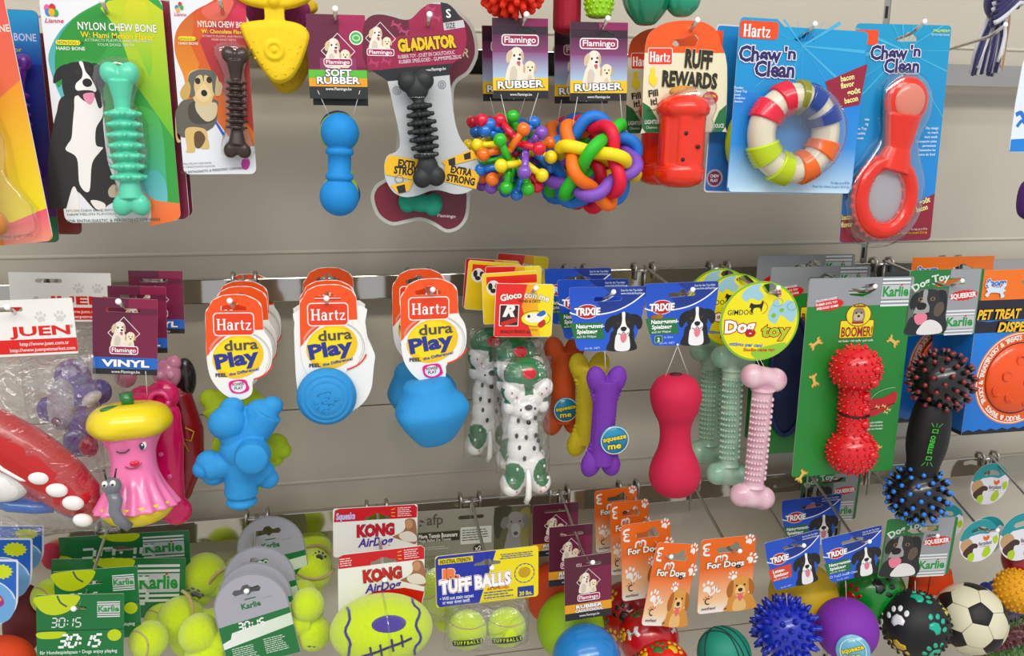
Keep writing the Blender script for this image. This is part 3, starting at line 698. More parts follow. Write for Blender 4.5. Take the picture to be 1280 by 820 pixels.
# ---- flamingo soft rubber header with blue dumbbell
def header_fold(c, h, col='262626'):
    MB().box((.0005, .0012, -c.h*.001+.001), ((c.w-.5)*.001, .0035, -.001), col).build('header_back', 'print', c.root, smooth=False)
c = pcard('dumbbell_toy', 'blue rubber dumbbell hanging from a maroon header with green and orange bands', (382, 17), (456, 18), (386, 123), .205, group='dumbbell toys on maroon headers')
c.crop(300, 0, 6.306); hu, hv = c.q(750, 225)
stock(c, rrect(0, 0, c.w, c.h, 1), '7A1E48', [slot(hu-1, hv, 26, 3.5)]); c.rect(0, 0, c.w*.55, c.h*.62, '6B1B40', 0); c.rect(c.w*.55, 0, c.w, c.h*.62, 'A8235C', 0, grad=('8E2150', 'v'))
gv = c.q(540, 548)[1]; ov = c.q(540, 614)[1]; kv = c.q(545, 680)[1]
c.rect(0, gv, c.w, ov, '6BBF4A'); c.rect(0, ov, c.w, kv, 'F0A93A'); c.rect(0, kv, c.w, c.h, '2B2F2E'); c.rect(c.w*.2, gv*.78, c.w*.82, gv, '93406A'); c.part('printed_background')
x, y = c.q(632, 262); diamond_logo(c, x+1, y+1, .37); c.part('dog_picture')
name_plate(c, *c.q(658, 458), *c.q(884, 520)); a, b = c.q(915, 300); c.ell(a, b, 8, 8, 'E8F0E0'); c.ell(a, b, 6.6, 6.6, '63B56A'); c.ring(a, b, 4, 3, 1.2, 'CFE8C8'); c.part('logo')
c.text('SOFT', *c.q(778, 600), 7.4, 'FFFFFF', 30, 'c', bold=.05, out='1F2A1F', ow=.06); c.text('RUBBER', *c.q(778, 660), 7.6, 'FFFFFF', 50, 'c', bold=.05, out='3A2A16', ow=.06)
c.text('www.Flamingo.be', *c.q(778, 712), 3.2, 'F0F0F0', 30, 'c', bold=.02); c.part('lettering'); header_fold(c, 0)
def dumbbell(root, A, B, d, R1, R2, rs, col, m='soft', name='dumbbell', bands=True, k=1):
    X, L, s_ = axis(root, A, B, d); a, b, r = R1*s_, R2*s_, rs*s_; mb = MB(); n = 14; P_ = []
    za = L/2-a; zb = -L/2+b
    for i in range(n+1):
        t = math.pi*i/n*.80; P_.append((max(a*math.sin(t), .0004), za+a*math.cos(t)))
    if bands: P_ += [(r*1.15, za-a*.85), (r*1.22, za-a*.95), (r*1.22, za-a*1.12), (r, za-a*1.2)]
    P_ += [(r, (za+zb)/2)]
    if bands: P_ += [(r, zb+b*1.2), (r*1.22, zb+b*1.12), (r*1.22, zb+b*.95), (r*1.15, zb+b*.85)]
    for i in range(n+1):
        t = math.pi*.2+math.pi*.8*i/n; P_.append((max(b*math.sin(t), .0004), zb+b*math.cos(t)))
    mb.lathe(P_, col, 32); xf(mb, X); return mb.build(name, m, root)
dumbbell(c.root, (425, 141), (424, 270), .2, 24, 25, 14.5, '2A93D6')
cordline(c.root, (397, 113), (412, 146), .206, .2); cordline(c.root, (450, 113), (441, 146), .206, .2)
db = empty('dumbbell_toy', W(385, 25, .17)); tag(db, 'lime and blue rubber dumbbell mostly hidden behind the front blue one', 'dog toy', 'dumbbell toys on maroon headers')
c2 = Card(db, None, None, None, .001, .001); stock(c2, rrect(2, -2, 68, 98, 1), '5A1838', back='333333'); c2.rect(2, 80, 68, 98, '1E2120'); c2.part('printed_background')
o = dumbbell(db, (424, 140), (426, 262), .175, 25, 23, 13, 'B5D334'); 
mb = MB(); X, L, s_ = axis(db, (421, 139), (431, 262), .16); 
mb.ell(X @ Vector((0, 0, L/2-22*s_)), 23*s_, '1D4E8C'); mb.build('dark_half', 'soft', db); MB().ell(X @ Vector((0, 0, -L/2+20*s_)), 21.5*s_, '1D4E8C').build('dark_half', 'soft', db)
# ---- gladiator: bone-shaped card
GO = [(40,140),(70,112),(110,100),(170,102),(240,122),(300,135),(345,130),(380,100),(420,60),(480,25),(545,15),(600,25),(640,58),(680,110),(710,170),(728,250),(720,330),(690,390),(640,430),(618,470),(612,510),(620,600),(630,700),(645,830)]
def glad(label, TL, TR, BL, d, dark=False):
    c = pcard('rope_bone_card' if dark else 'ribbed_bone_card', label, TL, TR, BL, d, group='bone-shaped cards'); c.crop(450, 0, 5.469); return c
c = pcard('chew_toy_card', 'bone-shaped maroon and grey card with black ribbed toy and yellow stripes', (458, 0), (598, 0), (458, 250), .205, group='bone-shaped toy cards'); c.crop(450, 0, 5.469)
up = c.Q([(60,470),(20,400),(18,330),(20,200)]+GO[:-1]); c.crop(450, 80, 3.727)
lo = c.Q([(430,190),(445,280),(470,350),(510,400),(545,440),(558,500),(545,560),(500,598),(440,606),(380,590),(330,590),(270,612),(210,620),(160,600),(125,550),(112,490),(125,430),(165,410),(185,380),(180,310),(160,220),(140,130),(120,60),(90,30)])
glo = [(p.x, p.y) for p in smoothpts([(a, b, 0) for a, b in up+lo], 3)]; c.crop(450, 0, 5.469); hx = c.q(360, 215)
stock(c, glo, 'C9CCCE', [[(hx[0]+a, hx[1]+b) for a, b in ((-10,3),(-8,-1),(-2,-1),(1,-6),(5,-6),(7,-2),(12,-2),(11,3))]])
sh = lambda P_, k: [(c.w/2+(p[0]-c.w/2)*k, p[1]) for p in P_]
top = [p for p in glo[0:len(up)*3-2]]
c.crop(450, 0, 5.469)
vb = c.Q([(612,512),(300,545),(190,555)])
tp = [p for p in top if p[1] < c.q(600, 500)[1]+2 and p[1] > 1.2]
c.poly(tp+vb, '222426'); tp2 = [p for p in tp if p[1] < c.q(0, 455)[1]]; c.poly(tp2+c.Q([(640,432),(560,440),(300,460),(140,478),(70,480)]), '9E1F4E')
c.poly([p for p in tp2 if p[0] < c.q(345, 0)[0]-2]+c.Q([(340,240),(160,260),(40,320)]), '6E1838')
c.poly(c.Q([(550,15),(600,25),(645,62),(680,112),(692,135),(566,155)]), '26262A'); c.poly(c.Q([(568,158),(705,136),(718,186),(575,208)]), 'C9CACC')
for x, y in ((245,170),(300,215),(520,120),(180,420),(95,430),(480,60)): small_bone(c, *c.q(x, y), .11, 'B34A72', 20)
c.part('printed_background')
x, y = c.q(30, 160); diamond_logo(c, x+1.5, y-.5, .335); c.part('dog_picture')
c.at(); name_plate(c, *c.q(45, 330), *c.q(235, 385)); c.part('logo')
c.text('GLADIATOR', *c.q(262, 352), 13, 'E9C62E', 70, bold=.1, out='1E1A14', ow=.06, rot=-6)
c.text('RUBBER TOY - JOUET EN CAOUTCHOUC', *c.q(262, 403), 4.2, 'EDD6DE', 68, rot=-6, bold=.01); c.text('RUBBER SPEELGOED - GUMMISPIELZEUG', *c.q(268, 437), 4.2, 'EDD6DE', 75, rot=-6, bold=.01)
c.text('S', *c.q(590, 122), 9.5, 'FFFFFF', bold=.03, rot=-5); c.text('SIZE', *c.q(588, 195), 6, '2A2A2E', 11, rot=-5); c.text('www.Flamingo.be', *c.q(440, 490), 3.4, 'F0F0F0', 26, rot=-6, bold=.02)
for x, y in ((560,578),(250,618)): a, b = c.q(x, y); c.ring(a, b, 4.4, 4.4, .7, '7E8286'); c.ring(a, b, 2, 2, .8, '7E8286')
c.crop(450, 80, 3.727)
c.poly(c.Q([(135,425),(330,455),(310,552),(118,515),(112,470)]), 'F2C230'); c.text('EXTRA', *c.q(176, 476), 8.4, '26221C', 28, rot=8, bold=.08); c.text('STRONG', *c.q(156, 508), 8.6, '26221C', 38, rot=8, bold=.08)
c.poly(c.Q([(140,565),(250,540),(230,590),(180,606)]), 'F2C230'); c.poly(c.Q([(168,570),(208,560),(214,596),(180,604)]), '26262A')
c.poly(c.Q([(380,455),(520,398),(548,440),(400,478)]), 'F2C230')
for x in (410, 482): c.poly(c.Q([(x,446-(x-410)*.35),(x+32,434-(x-410)*.35),(x+34,470-(x-410)*.4),(x+4,476-(x-410)*.4)]), '26262A')
c.poly(c.Q([(395,468),(556,502),(540,582),(385,545)]), 'F2C230'); c.text('EXTRA', *c.q(420, 505), 8.4, '26221C', 27, rot=10, bold=.08); c.text('STRONG', *c.q(400, 543), 8.6, '26221C', 36, rot=10, bold=.08)
a, b = c.q(182, 536); c.ring(a, b, 5, 4.6, 1, '8A8C8E'); c.part('lettering')
X, L, s_ = axis(c.root, (518, 88), (538, 233), .222)
mb = MB(); 
for q_ in (-1, 1): mb.ell((q_*10*s_, 0, L/2-13*s_), (13*s_, 12*s_, 13*s_)); mb.ell((q_*9*s_, 0, -L/2+12*s_), (12.5*s_, 12*s_, 13*s_))
mb.ell((0, 0, L/2-22*s_), (15*s_, 11*s_, 16*s_)); mb.ell((0, 0, -L/2+24*s_), (14*s_, 11*s_, 18*s_)); mb.lathe([(7*s_, L/2-20*s_), (7*s_, -L/2+20*s_)])
for k in range(7):
    z = L/2-(44+k*10.2)*s_; rr = (14+5*math.sin(math.pi*(k+.7)/7.4))*s_; mb.lathe([(rr*.6, z+4*s_), (rr*.84, z+2.2*s_), (rr*.88, z), (rr*.84, z-2.2*s_), (rr*.6, z-4*s_)], seg=20)
    for j in range(9): a = 2*math.pi*(j+.5*(k % 2))/9; mb.ell((rr*.9*math.cos(a), rr*.9*math.sin(a), z), (3.2*s_, 3.2*s_, 3.2*s_), seg=8, rings=6)
xf(mb, X); fused(mb, 'chew_toy', 'rubber', c.root, .0011, 2, '2E3234')
for y in (122, 192): p, _ = toy(c.root, 525+(y-122)*.12, y, .235); MB().tube([(p @ Vector((x*.001, yy*.001, 0))) for x, yy in ((-12,14),(-12,-2),(0,-10),(12,-2),(12,14))], .0007, 'D8D6D2', seg=6).build('cable_tie', 'clear', c.root)
# second card behind, bigger with a grey rim
c = pcard('chew_toy_card', 'larger bone-shaped silver-rimmed card behind the black ribbed toy, with red and green toy', (462, 8), (604, 8), (462, 292), .165, group='bone-shaped toy cards'); c.crop(450, 0, 5.469)
ou = c.Q([(20,300),(30,150),(90,90),(170,78),(250,95),(340,120),(420,70),(520,20),(620,30),(700,90),(770,170),(802,270),(808,370),(780,450),(740,510),(680,550),(650,590),(640,640),(640,760)]); c.crop(450, 80, 3.727)
ol = c.Q([(440,240),(445,380),(470,470),(505,560),(512,640),(500,720),(460,770),(400,785),(340,750),(280,730),(220,740),(150,752),(90,720),(60,670),(50,610),(75,560),(130,520),(165,430),(170,250),(150,150),(110,60),(60,10)])
out = [(p.x, p.y) for p in smoothpts([(a, b, 0) for a, b in ou+ol], 3)]
stock(c, out, 'C6C6BE'); cu, cv = sum(p[0] for p in out)/len(out), sum(p[1] for p in out)/len(out)
ins = []; n = len(out)
for i in range(n):
    a, b = out[i-2], out[(i+2) % n]; t = Vector((b[0]-a[0], b[1]-a[1])).normalized(); ins.append((out[i][0]-t.y*4.5, out[i][1]+t.x*4.5))
c.poly(ins, '7A1838'); c.crop(450, 80, 3.727); c.poly([p for p in ins if p[1] > c.q(0, 520)[1]], '8A1F3A', grad=('6E1632', 'u')); c.part('printed_background')
c.text('Flamingo', *c.q(360, 712), 4, 'F0E8EA', 24, rot=4, bold=.02); c.crop(450, 0, 5.469); c.text('R', *c.q(700, 385), 10, 'D8C8B0', rot=8, bold=.03); c.part('lettering')
X, L, s_ = axis(c.root, (500, 250), (551, 257), .18); mb = MB(); mb.ell((0, 0, L/2-10*s_), (15*s_, 9*s_, 12*s_)); mb.ell((0, 0, -L/2+10*s_), (15*s_, 9*s_, 12*s_)); mb.ell((0, 0, 0), (12*s_, 9*s_, 20*s_)); xf(mb, X); fused(mb, 'green_chew_toy', 'soft', c.root, .0013, 3, '2A9A80')
hk([(658, 18, 'through the header above the ball of coloured sticks'), (760, 23, 'through the header above the braided ring ball'), (872, 25, 'through the orange topped treat barrel card'), (1019, 30, 'through the card with the four-coloured ring'), (1156, 27, 'through the card with the red teether'), (1257, 31, 'holding the navy and white rope')], ZT, 'top')
# ---- rubber headers
def rubber_header(name, label, TL, TR, BL, d, group):
    c = pcard(name, label, TL, TR, BL, d, group=group); w_, h = c.w, c.h
    stock(c, rrect(0, 0, w_, h, 1), '3A1A30', [eurohole(w_*.62, h*.15, 24, 8)])
    c.rect(0, h*.2, w_, h*.45, '5C2448', 0, grad=('8E4A78', 'v')); c.rect(0, 0, w_*.5, h*.1, '4A1A38'); c.rect(w_*.5, 0, w_, h*.1, '8E2560')
    c.rect(0, h*.42, w_, h*.75, '8E5A88', 0, grad=('B4CEE4', 'v')); c.rect(0, h*.74, w_, h*.9, 'F2CB2E'); c.rect(0, h*.9, w_, h, '262022'); c.part('printed_background')
    c.at(w_*.2, h*.32, .46); x, y = w_*.19, h*.33; puppies(c, x, y, .44); c.part('dog_picture')
    name_plate(c, w_*.16, h*.2, w_*.83, h*.34, 'A8285A', .55); c.part('logo')
    c.text('RUBBER', w_*.5, h*.865, 8.4, 'FFFFFF', w_*.84, 'c', bold=.05, out='1E1A16', ow=.07, rot=-2); c.text('www.Flamingo.be', w_*.5, h*.965, 3, 'EEEEEE', w_*.4, 'c', bold=.02); c.part('lettering'); header_fold(c, 0)
    return c
c = rubber_header('stick_ball_toy', 'ball of coloured knobbed rubber sticks under the left RUBBER header', (615, 22), (685, 23), (616, 123), .205, 'ball toys on RUBBER headers')
cols = dict(r='DE2348', g='3FC03A', o='F5821E', b='2A7FD4', p='8A5CC0', y='F7DE1E')
def stick_ball(root, d, px, py, k, seed, front=True):
    X, s_ = toy(root, px, py, d); s_ *= k; R_ = 45*s_
    L = [('r',130,443,170,505),('g',178,430,192,470),('o',197,477,150,548),('b',258,450,225,490),('p',272,488,235,520),('o',320,525,262,530),('r',250,545,190,528),('g',110,515,145,585),('y',112,605,182,598),('p',195,628,207,565),('y',270,640,213,602),('b',318,612,262,568),('r',262,682,235,630),('b',190,712,206,655),('g',140,685,146,615),('p',98,688,128,655),('b',55,622,110,612),('o',58,567,122,548),('y',45,535,90,530),('b',92,460,118,480),('y',310,575,280,560),('g',222,690,215,650),('o',90,655,110,640),('b',75,482,100,500),('r',62,445,88,465)]
    rr = random.Random(seed)
    def at3(x, y, q):
        a, b = (x-185)/2.928*s_, -(y-575)/2.928*s_; r = math.hypot(a, b); R2 = R_*q
        return X @ Vector((a*q if q < 1 and r > R2 else a, -math.sqrt(max(R2*R2-min(r, R2)**2, 0)), b))
    for cc, x, y, x2, y2 in L:
        a, b = at3(x, y, 1.05), at3(x2, y2, .72)
        m_ = (a+b)/2; mb = MB().tube([a, m_, b], [4.5*s_, 4.6*s_, 5*s_], cols[cc], seg=10); mb.ell(a, 8.6*s_, cols[cc], seg=14, rings=9); mb.ell(b, 5*s_, cols[cc], seg=10, rings=7); mb.build('knobbed_stick', 'gloss', root)
    for i in range(26):                             # the far side
        z = 1-2*(i+.5)/26; a_ = i*2.39996; y = abs(math.cos(a_))*math.sqrt(1-z*z)+.1; x = math.sin(a_)*math.sqrt(1-z*z); v = Vector((x, y, z)).normalized()
        cc = rr.choice('rgobpy'); a, b = X @ (v*R_*.96), X @ (v*R_*.3); mb = MB().tube([a, b], [3.8*s_, 4.5*s_], cols[cc], seg=8); mb.ell(a, 7.4*s_, cols[cc], seg=12, rings=8); mb.build('knobbed_stick', 'gloss', root)
stick_ball(c.root, .2, 643, 196, 1, 3)
cordline(c.root, (626, 118), (634, 152), .206, .215); cordline(c.root, (673, 116), (662, 152), .206, .215)
o = behind(c.root, 0, .07, 'second ball of coloured sticks showing left behind the front one'); 
# ---- braided ring ball
c = rubber_header('ring_ball_toy', 'ball of six interwoven coloured rubber rings under the right RUBBER header', (713, 27), (785, 28), (712, 126), .205, 'ball toys on RUBBER headers')
def braided(root, px, py, d, Rp=47, tp=8):
    X, s_ = toy(root, px, py, d); g = (1+5**.5)/2; ax = [Vector(v).normalized() for v in ((0,1,g),(0,1,-g),(1,g,0),(1,-g,0),(g,0,1),(g,0,-1))]
    ph = []; rot = Matrix.Rotation(.5, 3, 'X') @ Matrix.Rotation(.35, 3, 'Z') @ Matrix.Rotation(.6, 3, 'Y'); cr = {}
    fr = []
    for i, n in enumerate(ax):
        u = n.cross(ax[(i+1) % 6]).normalized(); w_ = n.cross(u); fr.append((u, w_))
    def ang(i, p): return math.atan2(p.dot(fr[i][1]), p.dot(fr[i][0]))
    best = None
    for bits in range(32):
        sg = [1]+[1 if bits >> k & 1 else -1 for k in range(5)]; bad = 0
        for i in range(6):
            for j in range(i+1, 6):
                for q_ in (1, -1):
                    p = ax[i].cross(ax[j]).normalized()*q_
                    if sg[i]*math.cos(5*ang(i, p))*sg[j]*math.cos(5*ang(j, p)) > 0: bad += 1
        if best is None or bad < best[0]: best = (bad, sg)
    sg = best[1]; names = 'yobgrp'
    for i in range(6):
        P_ = []
        for k in range(60):
            t = 2*math.pi*k/60; v = fr[i][0]*math.cos(t)+fr[i][1]*math.sin(t); r = (Rp-tp*.6+tp*.95*sg[i]*math.cos(5*t))*s_
            P_.append(X @ (rot @ (v*r)))
        MB().tube(P_, tp*s_, cols[names[i]], seg=12, closed=True).build('woven_ring', 'rubber', root)
braided(c.root, 741, 204, .2, 56, 8)
for a, b in (((722, 121), (716, 156)), ((775, 118), (778, 156))): cordline(c.root, a, b, .206, .21)
behind(c.root, 0, .075, 'second braided ring ball half hidden behind the front one')
# ---- ruff rewards
c = pcard('treat_barrel_pack', 'front orange topped card with red fillable treat barrel', (805, 26), (912, 25), (800, 166), .205, group='treat barrels on orange topped cards'); w_, h = c.w, c.h
ol = [(p.x, p.y) for p in smoothpts([(0,h-6,0),(1,h*.4,0),(4,h*.16,0),(14,h*.07,0),(30,2,0),(55,-1,0),(80,1,0),(98,h*.08,0),(105,h*.2,0),(w_-1,h*.4,0),(w_,h-6,0),(w_-5,h,0),(5,h,0)], 3)]
stock(c, ol, 'EAE2C6', [[(58+a, 24+b) for a, b in ((-20,4),(-16,-2),(-6,-3),(4,-7),(12,-8),(16,-4),(14,2),(12,6),(-16,6))]])
top = [p for p in ol if p[1] < 40]; top = sorted(set(top), key=lambda p: -math.atan2(-(p[1]-45), p[0]-w_/2)); 
c.poly(top+[(w_-1,44),(60,33),(40,36),(2,44)], 'F0642A') if False else None
hl = [(38,24),(42,18),(52,17),(62,13),(70,12),(76,16),(74,22),(72,31),(42,31)]
def band(c, ol, v1, col, holes):
    v, t = holed([p for p in clip(ol, v1)], holes); c.z += LAY; c.tri(v, t, col)
def clip(ol, v1, keep_above=True):
    out = []; n = len(ol)
    for i in range(n):
        a, b = ol[i], ol[(i+1) % n]; ia, ib = (a[1] < v1) == keep_above, (b[1] < v1) == keep_above
        if ia: out.append(a)
        if ia != ib: t = (v1-a[1])/(b[1]-a[1]); out.append((a[0]+(b[0]-a[0])*t, v1))
    return out
H1 = [(58+a, 24+b) for a, b in ((-20,4),(-16,-2),(-6,-3),(4,-7),(12,-8),(16,-4),(14,2),(12,6),(-16,6))]
band(c, ol, 38, 'F0672C', [H1]); c.poly([(0,h-38),(10,h-32),(22,h-14),(28,h),(5,h),(0,h-6)], '2C7A4A'); c.poly([(w_,h-34),(w_-10,h-26),(w_-16,h-12),(w_-20,h),(w_-5,h),(w_,h-6)], '2C7A4A')
c.rect(6, 32, 39, 53, 'FFFFFF', 2.5); c.rect(6.7, 32.7, 38.3, 52.3, 'E84E24', 2.2); c.part('printed_background')
serif_hartz(c, 8.5, 49, 12, 27); c.part('logo')
c.text('RUFF', 74, 56, 21, '2C2620', 38, 'c', bold=.09, out='E8D9A0', ow=.02, rot=4); c.text('REWARDS', 63, 80, 18, '2C2620', 76, 'c', bold=.09, out='E8D9A0', ow=.02, rot=3)
c.poly([(10,56),(15,56),(16,68),(19,68),(19,74),(14,80),(8,74),(8,64),(10,66)], 'F0DC4A');
c.text('Fill', 8, 92, 8, '2C2620', 13, bold=.05, rot=-8); c.text('it!', 11, 102, 8, '2C2620', 9, bold=.05, rot=-8); c.text('Remplissez-le!', 7, 110, 3.4, '3A342C', 24, rot=-6)
c.ell(92, 94, 11, 8.5, 'C03A32'); c.text('BACON', 92, 93, 3.4, 'F6E070', 15, 'c', bold=.03); c.text('bacon', 92, 98, 2.6, 'F6D0C0', 12, 'c')
c.text('LIGHTER', 3, h-11, 5, 'F2F2EA', 20, bold=.03); c.text('Chewers', 5, h-5, 3.4, 'F2F2EA', 15); c.text('DOUCE', w_-3, h-5, 5, 'F2F2EA', 15, 'r', bold=.03); c.part('lettering')
X, L, s_ = axis(c.root, (855, 118), (848, 235), .225); mb = MB(); k = s_
prof = [(1,58.5),(14,58),(25,54),(32,47),(34,41),(33,35),(29.5,31),(28.5,26),(28.5,-26),(29,-30),(31,-33),(32,-40),(31,-47),(26,-53),(16,-57),(1,-58)]
fl = lambda a, z: 1 if abs(z) > 29*k or abs(z) < 0 else 1+.045*math.copysign(1, math.sin(6*a))*min(1, abs(math.sin(6*a))*4)
P_ = []
for i in range(len(prof)-1):
    a, b = prof[i], prof[i+1]; n = 8 if abs(a[1]-b[1]) > 20 else 2
    for j in range(n): t = j/n; P_.append(((a[0]+(b[0]-a[0])*t)*k, (a[1]+(b[1]-a[1])*t)*k))
P_.append((prof[-1][0]*k, prof[-1][1]*k)); mb.lathe(P_, 'E5401F', 72, fn=fl); xf(mb, X); b = mb.build('barrel_toy', 'gloss', c.root)
for x, z in ((-6,10),(11,-6),(-8,-22)):
    th = math.asin(x/28); p = Vector((math.sin(th)*29.6*k, -math.cos(th)*29.6*k, z*k)); MB().ell(X @ p, (2.8*k, 1.6*k, 2.8*k), '3A1410', seg=12, rings=6).build('treat_hole', 'rubber', b)
for i in range(26):
    a = math.pi+math.pi*i/25; mbn = MB().ell(X @ Vector((math.cos(a)*31*k, math.sin(a)*31*k, -36*k)), 1.1*k, 'E5401F', seg=6, rings=4); mbn.build('nub', 'gloss', b)
X2, s2 = toy(c.root, 854, 115, .222); mb = MB().ell((0, 0, 0), (19*s2, 9*s2, 8*s2)); xf(mb, X2); mb.c = [lin('D09A52')]*len(mb.f); mb.build('biscuit', 'soft', c.root)
blister(c, [(p.x, p.y) for p in smoothpts([(18,108,0),(30,88,0),(58,80,0),(80,88,0),(90,106,0),(84,122,0),(84,139,0),(24,139,0),(24,122,0)], 3)], 34)
behind(c.root, 0, .062, 'second red treat barrel card showing left behind the front one', drop=('blister',))
# ---- chew n clean
def rays(c, x, y, n, r, col, seed, clipr):
    rr = random.Random(seed)
    for i in range(n):
        a = 2*math.pi*(i+rr.uniform(-.3, .3))/n; L = r*rr.uniform(.5, 1); w_ = rr.choice((.012, .02, .05)); x2, y2 = x+L*math.cos(a), y+L*math.sin(a)
        t = 1
        for lo, hi, s0, e in ((0, clipr[0], x, x2), (0, clipr[1], y, y2)):
            if e < lo: t = min(t, (s0-lo)/(s0-e))
            if e > hi: t = min(t, (hi-s0)/(e-s0))
        x2, y2 = x+(x2-x)*t, y+(y2-y)*t; d_ = w_*L
        c.poly([(x+math.sin(a)*d_*.2, y-math.cos(a)*d_*.2), (x2+math.sin(a)*d_*.5, y2-math.cos(a)*d_*.5), (x2-math.sin(a)*d_*.5, y2+math.cos(a)*d_*.5), (x-math.sin(a)*d_*.2, y+math.cos(a)*d_*.2)], col)
def chewnclean(c, u, v, k):
    c.at(u, v, k)
    for t, x, y, w_ in (("Chew", 0, 17, 46), ("'n", 49, 13, 13), ("Clean", 18, 30.5, 44)): c.text(t, x, y, 14.5 if t != "'n" else 11, '2E2468', w_, bold=.06, out=['FFFFFF', 'A8B4DC'], ow=.035, rot=0)
    c.at()
c = pcard('ring_chew_pack', 'blue card with bubble of red, blue, orange and lime ribbed chew ring', (925, 21), (1087, 27), (904, 240), .215, group='chew toys on blue cards'); w_, h = c.w, c.h; c.crop(860, 0, 2.562)
hp = c.q(380, 122)
TA = c.q(298, 62)[0]; TB = c.q(298, 85)[1]
ol = rrect(0, 0, w_, h, (7, 6, 6, 6)); ol = [(0,8),(1,3),(4,0),(TA-5,0),(TA-1,3),(TA+2,TB-3),(TA+6,TB),(w_-6,TB),(w_-1,TB+2),(w_,TB+7),(w_,h-6),(w_-2,h-2),(w_-6,h),(6,h),(2,h-2),(0,h-6)]
HH = [(hp[0]+a, hp[1]+b) for a, b in ((-20,3),(-12,-2),(-6,-6),(0,-8),(8,-6),(12,-1),(13,4),(-10,5))]
stock(c, ol, '1FA0CE', [HH], grad=('2B86D8', 'v'))
c.rect(.5, h*.42, w_-.5, h*.72, '2488D6', 0, grad=('3F97DE', 'v')); c.rect(.5, h*.72, w_-.5, h-6, '3F97DE', 0, grad=('BFDDF2', 'v')); c.rect(3, h-6.2, w_-3, h-.6, 'BFDDF2', (0,0,4,4), grad=('D4E8F6', 'v'))
rays(c, hp[0]-5, hp[1]+10, 13, 105, '55B4DC', 5, (w_-1, h*.6)); c.poly(c.Q([(438,262),(572,205),(574,210),(548,336),(470,350)]), '9C2440')
c.rect(*c.q(168, 64), *c.q(286, 128), 'EE5A26', 4); c.part('printed_background')
a, b = c.q(176, 116); serif_hartz(c, a, b, 15, 37); c.part('logo')
a, b = c.q(170, 150); chewnclean(c, a-3, b-5, 1.3)
for t, x, y in (('bacon', 488, 262), ('flavor', 488, 284), ('goût', 508, 306), ('bacon', 500, 332)): c.text(t, *c.q(x, y), 7, 'F6EFA6', 20, bold=.05, rot=-13)
for i, t in enumerate(('Dumbo', 'Chew Toy', 'jouet', 'à mâcher', 'dumbo')): c.text(t, *c.q(146, 284+i*11), 3, 'E2F0FA', bold=.02)
c.text('For dogs up to 50 lbs', c.w-5, c.h-13, 3.4, '2A5CA8', 28, 'r'); c.text('Pour les chiens jusqu\'à 22.5 kg', c.w-5, c.h-8, 3, '2A5CA8', 55, 'r'); c.part('lettering')
X, s_ = toy(c.root, 992, 167, .232); s_ = scp(992, 167, .232); RR = 40*s_; tr = 17.5*s_
segs = [(148,24,'E8304C'),(112,20,'E8304C'),(84,10,'9A9A3A'),(62,22,'2A4A9A'),(27,22,'2A4A9A'),(-24,24,'F07A26'),(-66,24,'F07A26'),(-108,24,'C8DC2A'),(-150,26,'C8DC2A')]
tb = MB().tube([X @ Vector((RR*math.cos(2*math.pi*i/48), 0, RR*math.sin(2*math.pi*i/48))) for i in range(48)], tr*.9, 'DDD6C2', seg=16, closed=True).build('ring_core', 'gloss', c.root)
for a0, wd, col in segs:
    P_ = []; R2 = []
    for i in range(13):
        a = math.radians(a0-wd/2+wd*i/12); P_.append(X @ Vector((RR*math.cos(a), 0, RR*math.sin(a)))); R2.append(tr*(1.0 if i in (0, 12) else 1.02+.10*(i % 2)))
    MB().tube(P_, R2, col, seg=18, up=(0, 1, 0)).build('ribbed_segment', 'gloss', tb)
ctr = c.q(338, 425); blister(c, [(ctr[0]+63*math.cos(t*math.pi/18), ctr[1]+63*math.sin(t*math.pi/18)) for t in range(36)], 32, k=(1, .99, .94, .8, .5))
c = pcard('teether_pack', 'blue and maroon card with red figure-eight teether under a clear bubble', (1070, 29), (1190, 29), (1044, 304), .2, group='chew toys on blue cards'); w_, h = c.w, c.h; c.crop(860, 0, 2.562)
hp = c.q(702, 122); HH = [(hp[0]+a, hp[1]+b) for a, b in ((-20,2),(-12,-2),(-4,-4),(1,-8),(8,-6),(14,-1),(15,4),(-10,5))]
stock(c, rrect(0, 0, w_, h, 6), '1E9FC6', [HH], grad=('2B86D8', 'v')); rays(c, hp[0]-3, hp[1]+16, 14, 120, '55BCD8', 9, (w_-1, h*.55)); 
a = c.q(486, 690)[1]; b = c.q(778, 620)[1]; c.poly([(0.4,a),(w_*.35,a+3),(w_*.6,a-3),(w_-.4,b),(w_-.4,h-6),(w_-2,h-2),(w_-6,h-.4),(6,h-.4),(2,h-2),(0.4,h-6)], '9A1F38', grad=('8A1A34', 'v'))
c.rect(0.5, 8, c.q(614, 0)[0]+2, 27, 'EE5A26', 2); c.part('printed_background')
serif_hartz(c, -21, 24.5, 13, 35); c.m.v, c.m.f, c.m.c = c.m.v, [f for f in c.m.f if all(c.m.v[k][0] > 0 for k in f)], [q_ for f, q_ in zip(c.m.f, c.m.c) if all(c.m.v[k][0] > 0 for k in f)]; c.part('logo')
a, b = c.q(590, 150); chewnclean(c, a-3, b-5, 1.24)
c.text('SMALL/MEDIUM', w_-3, 9, 3.4, 'E6F05A', 26, 'r', bold=.03); c.text('PETITS/MOYENNE', w_-3, 14, 3, 'CDEBF4', 28, 'r')
for i, t in enumerate(('Flat design', 'to reach', 'back teeth', 'Conception plate', 'permettant', "d'atteindre les", 'dents du fond')): c.text(t, *c.q(800-i*2, 414+i*14), 3.4, 'E2F0FA', al='r', bold=.02)
for i, t in enumerate(('nta-', 'ng', 'Chew Toy', 'flexible', 'jouet')): c.text(t, *c.q(580-i*5, 386+i*15), 3.6, 'E2F0FA', al='r', bold=.02)
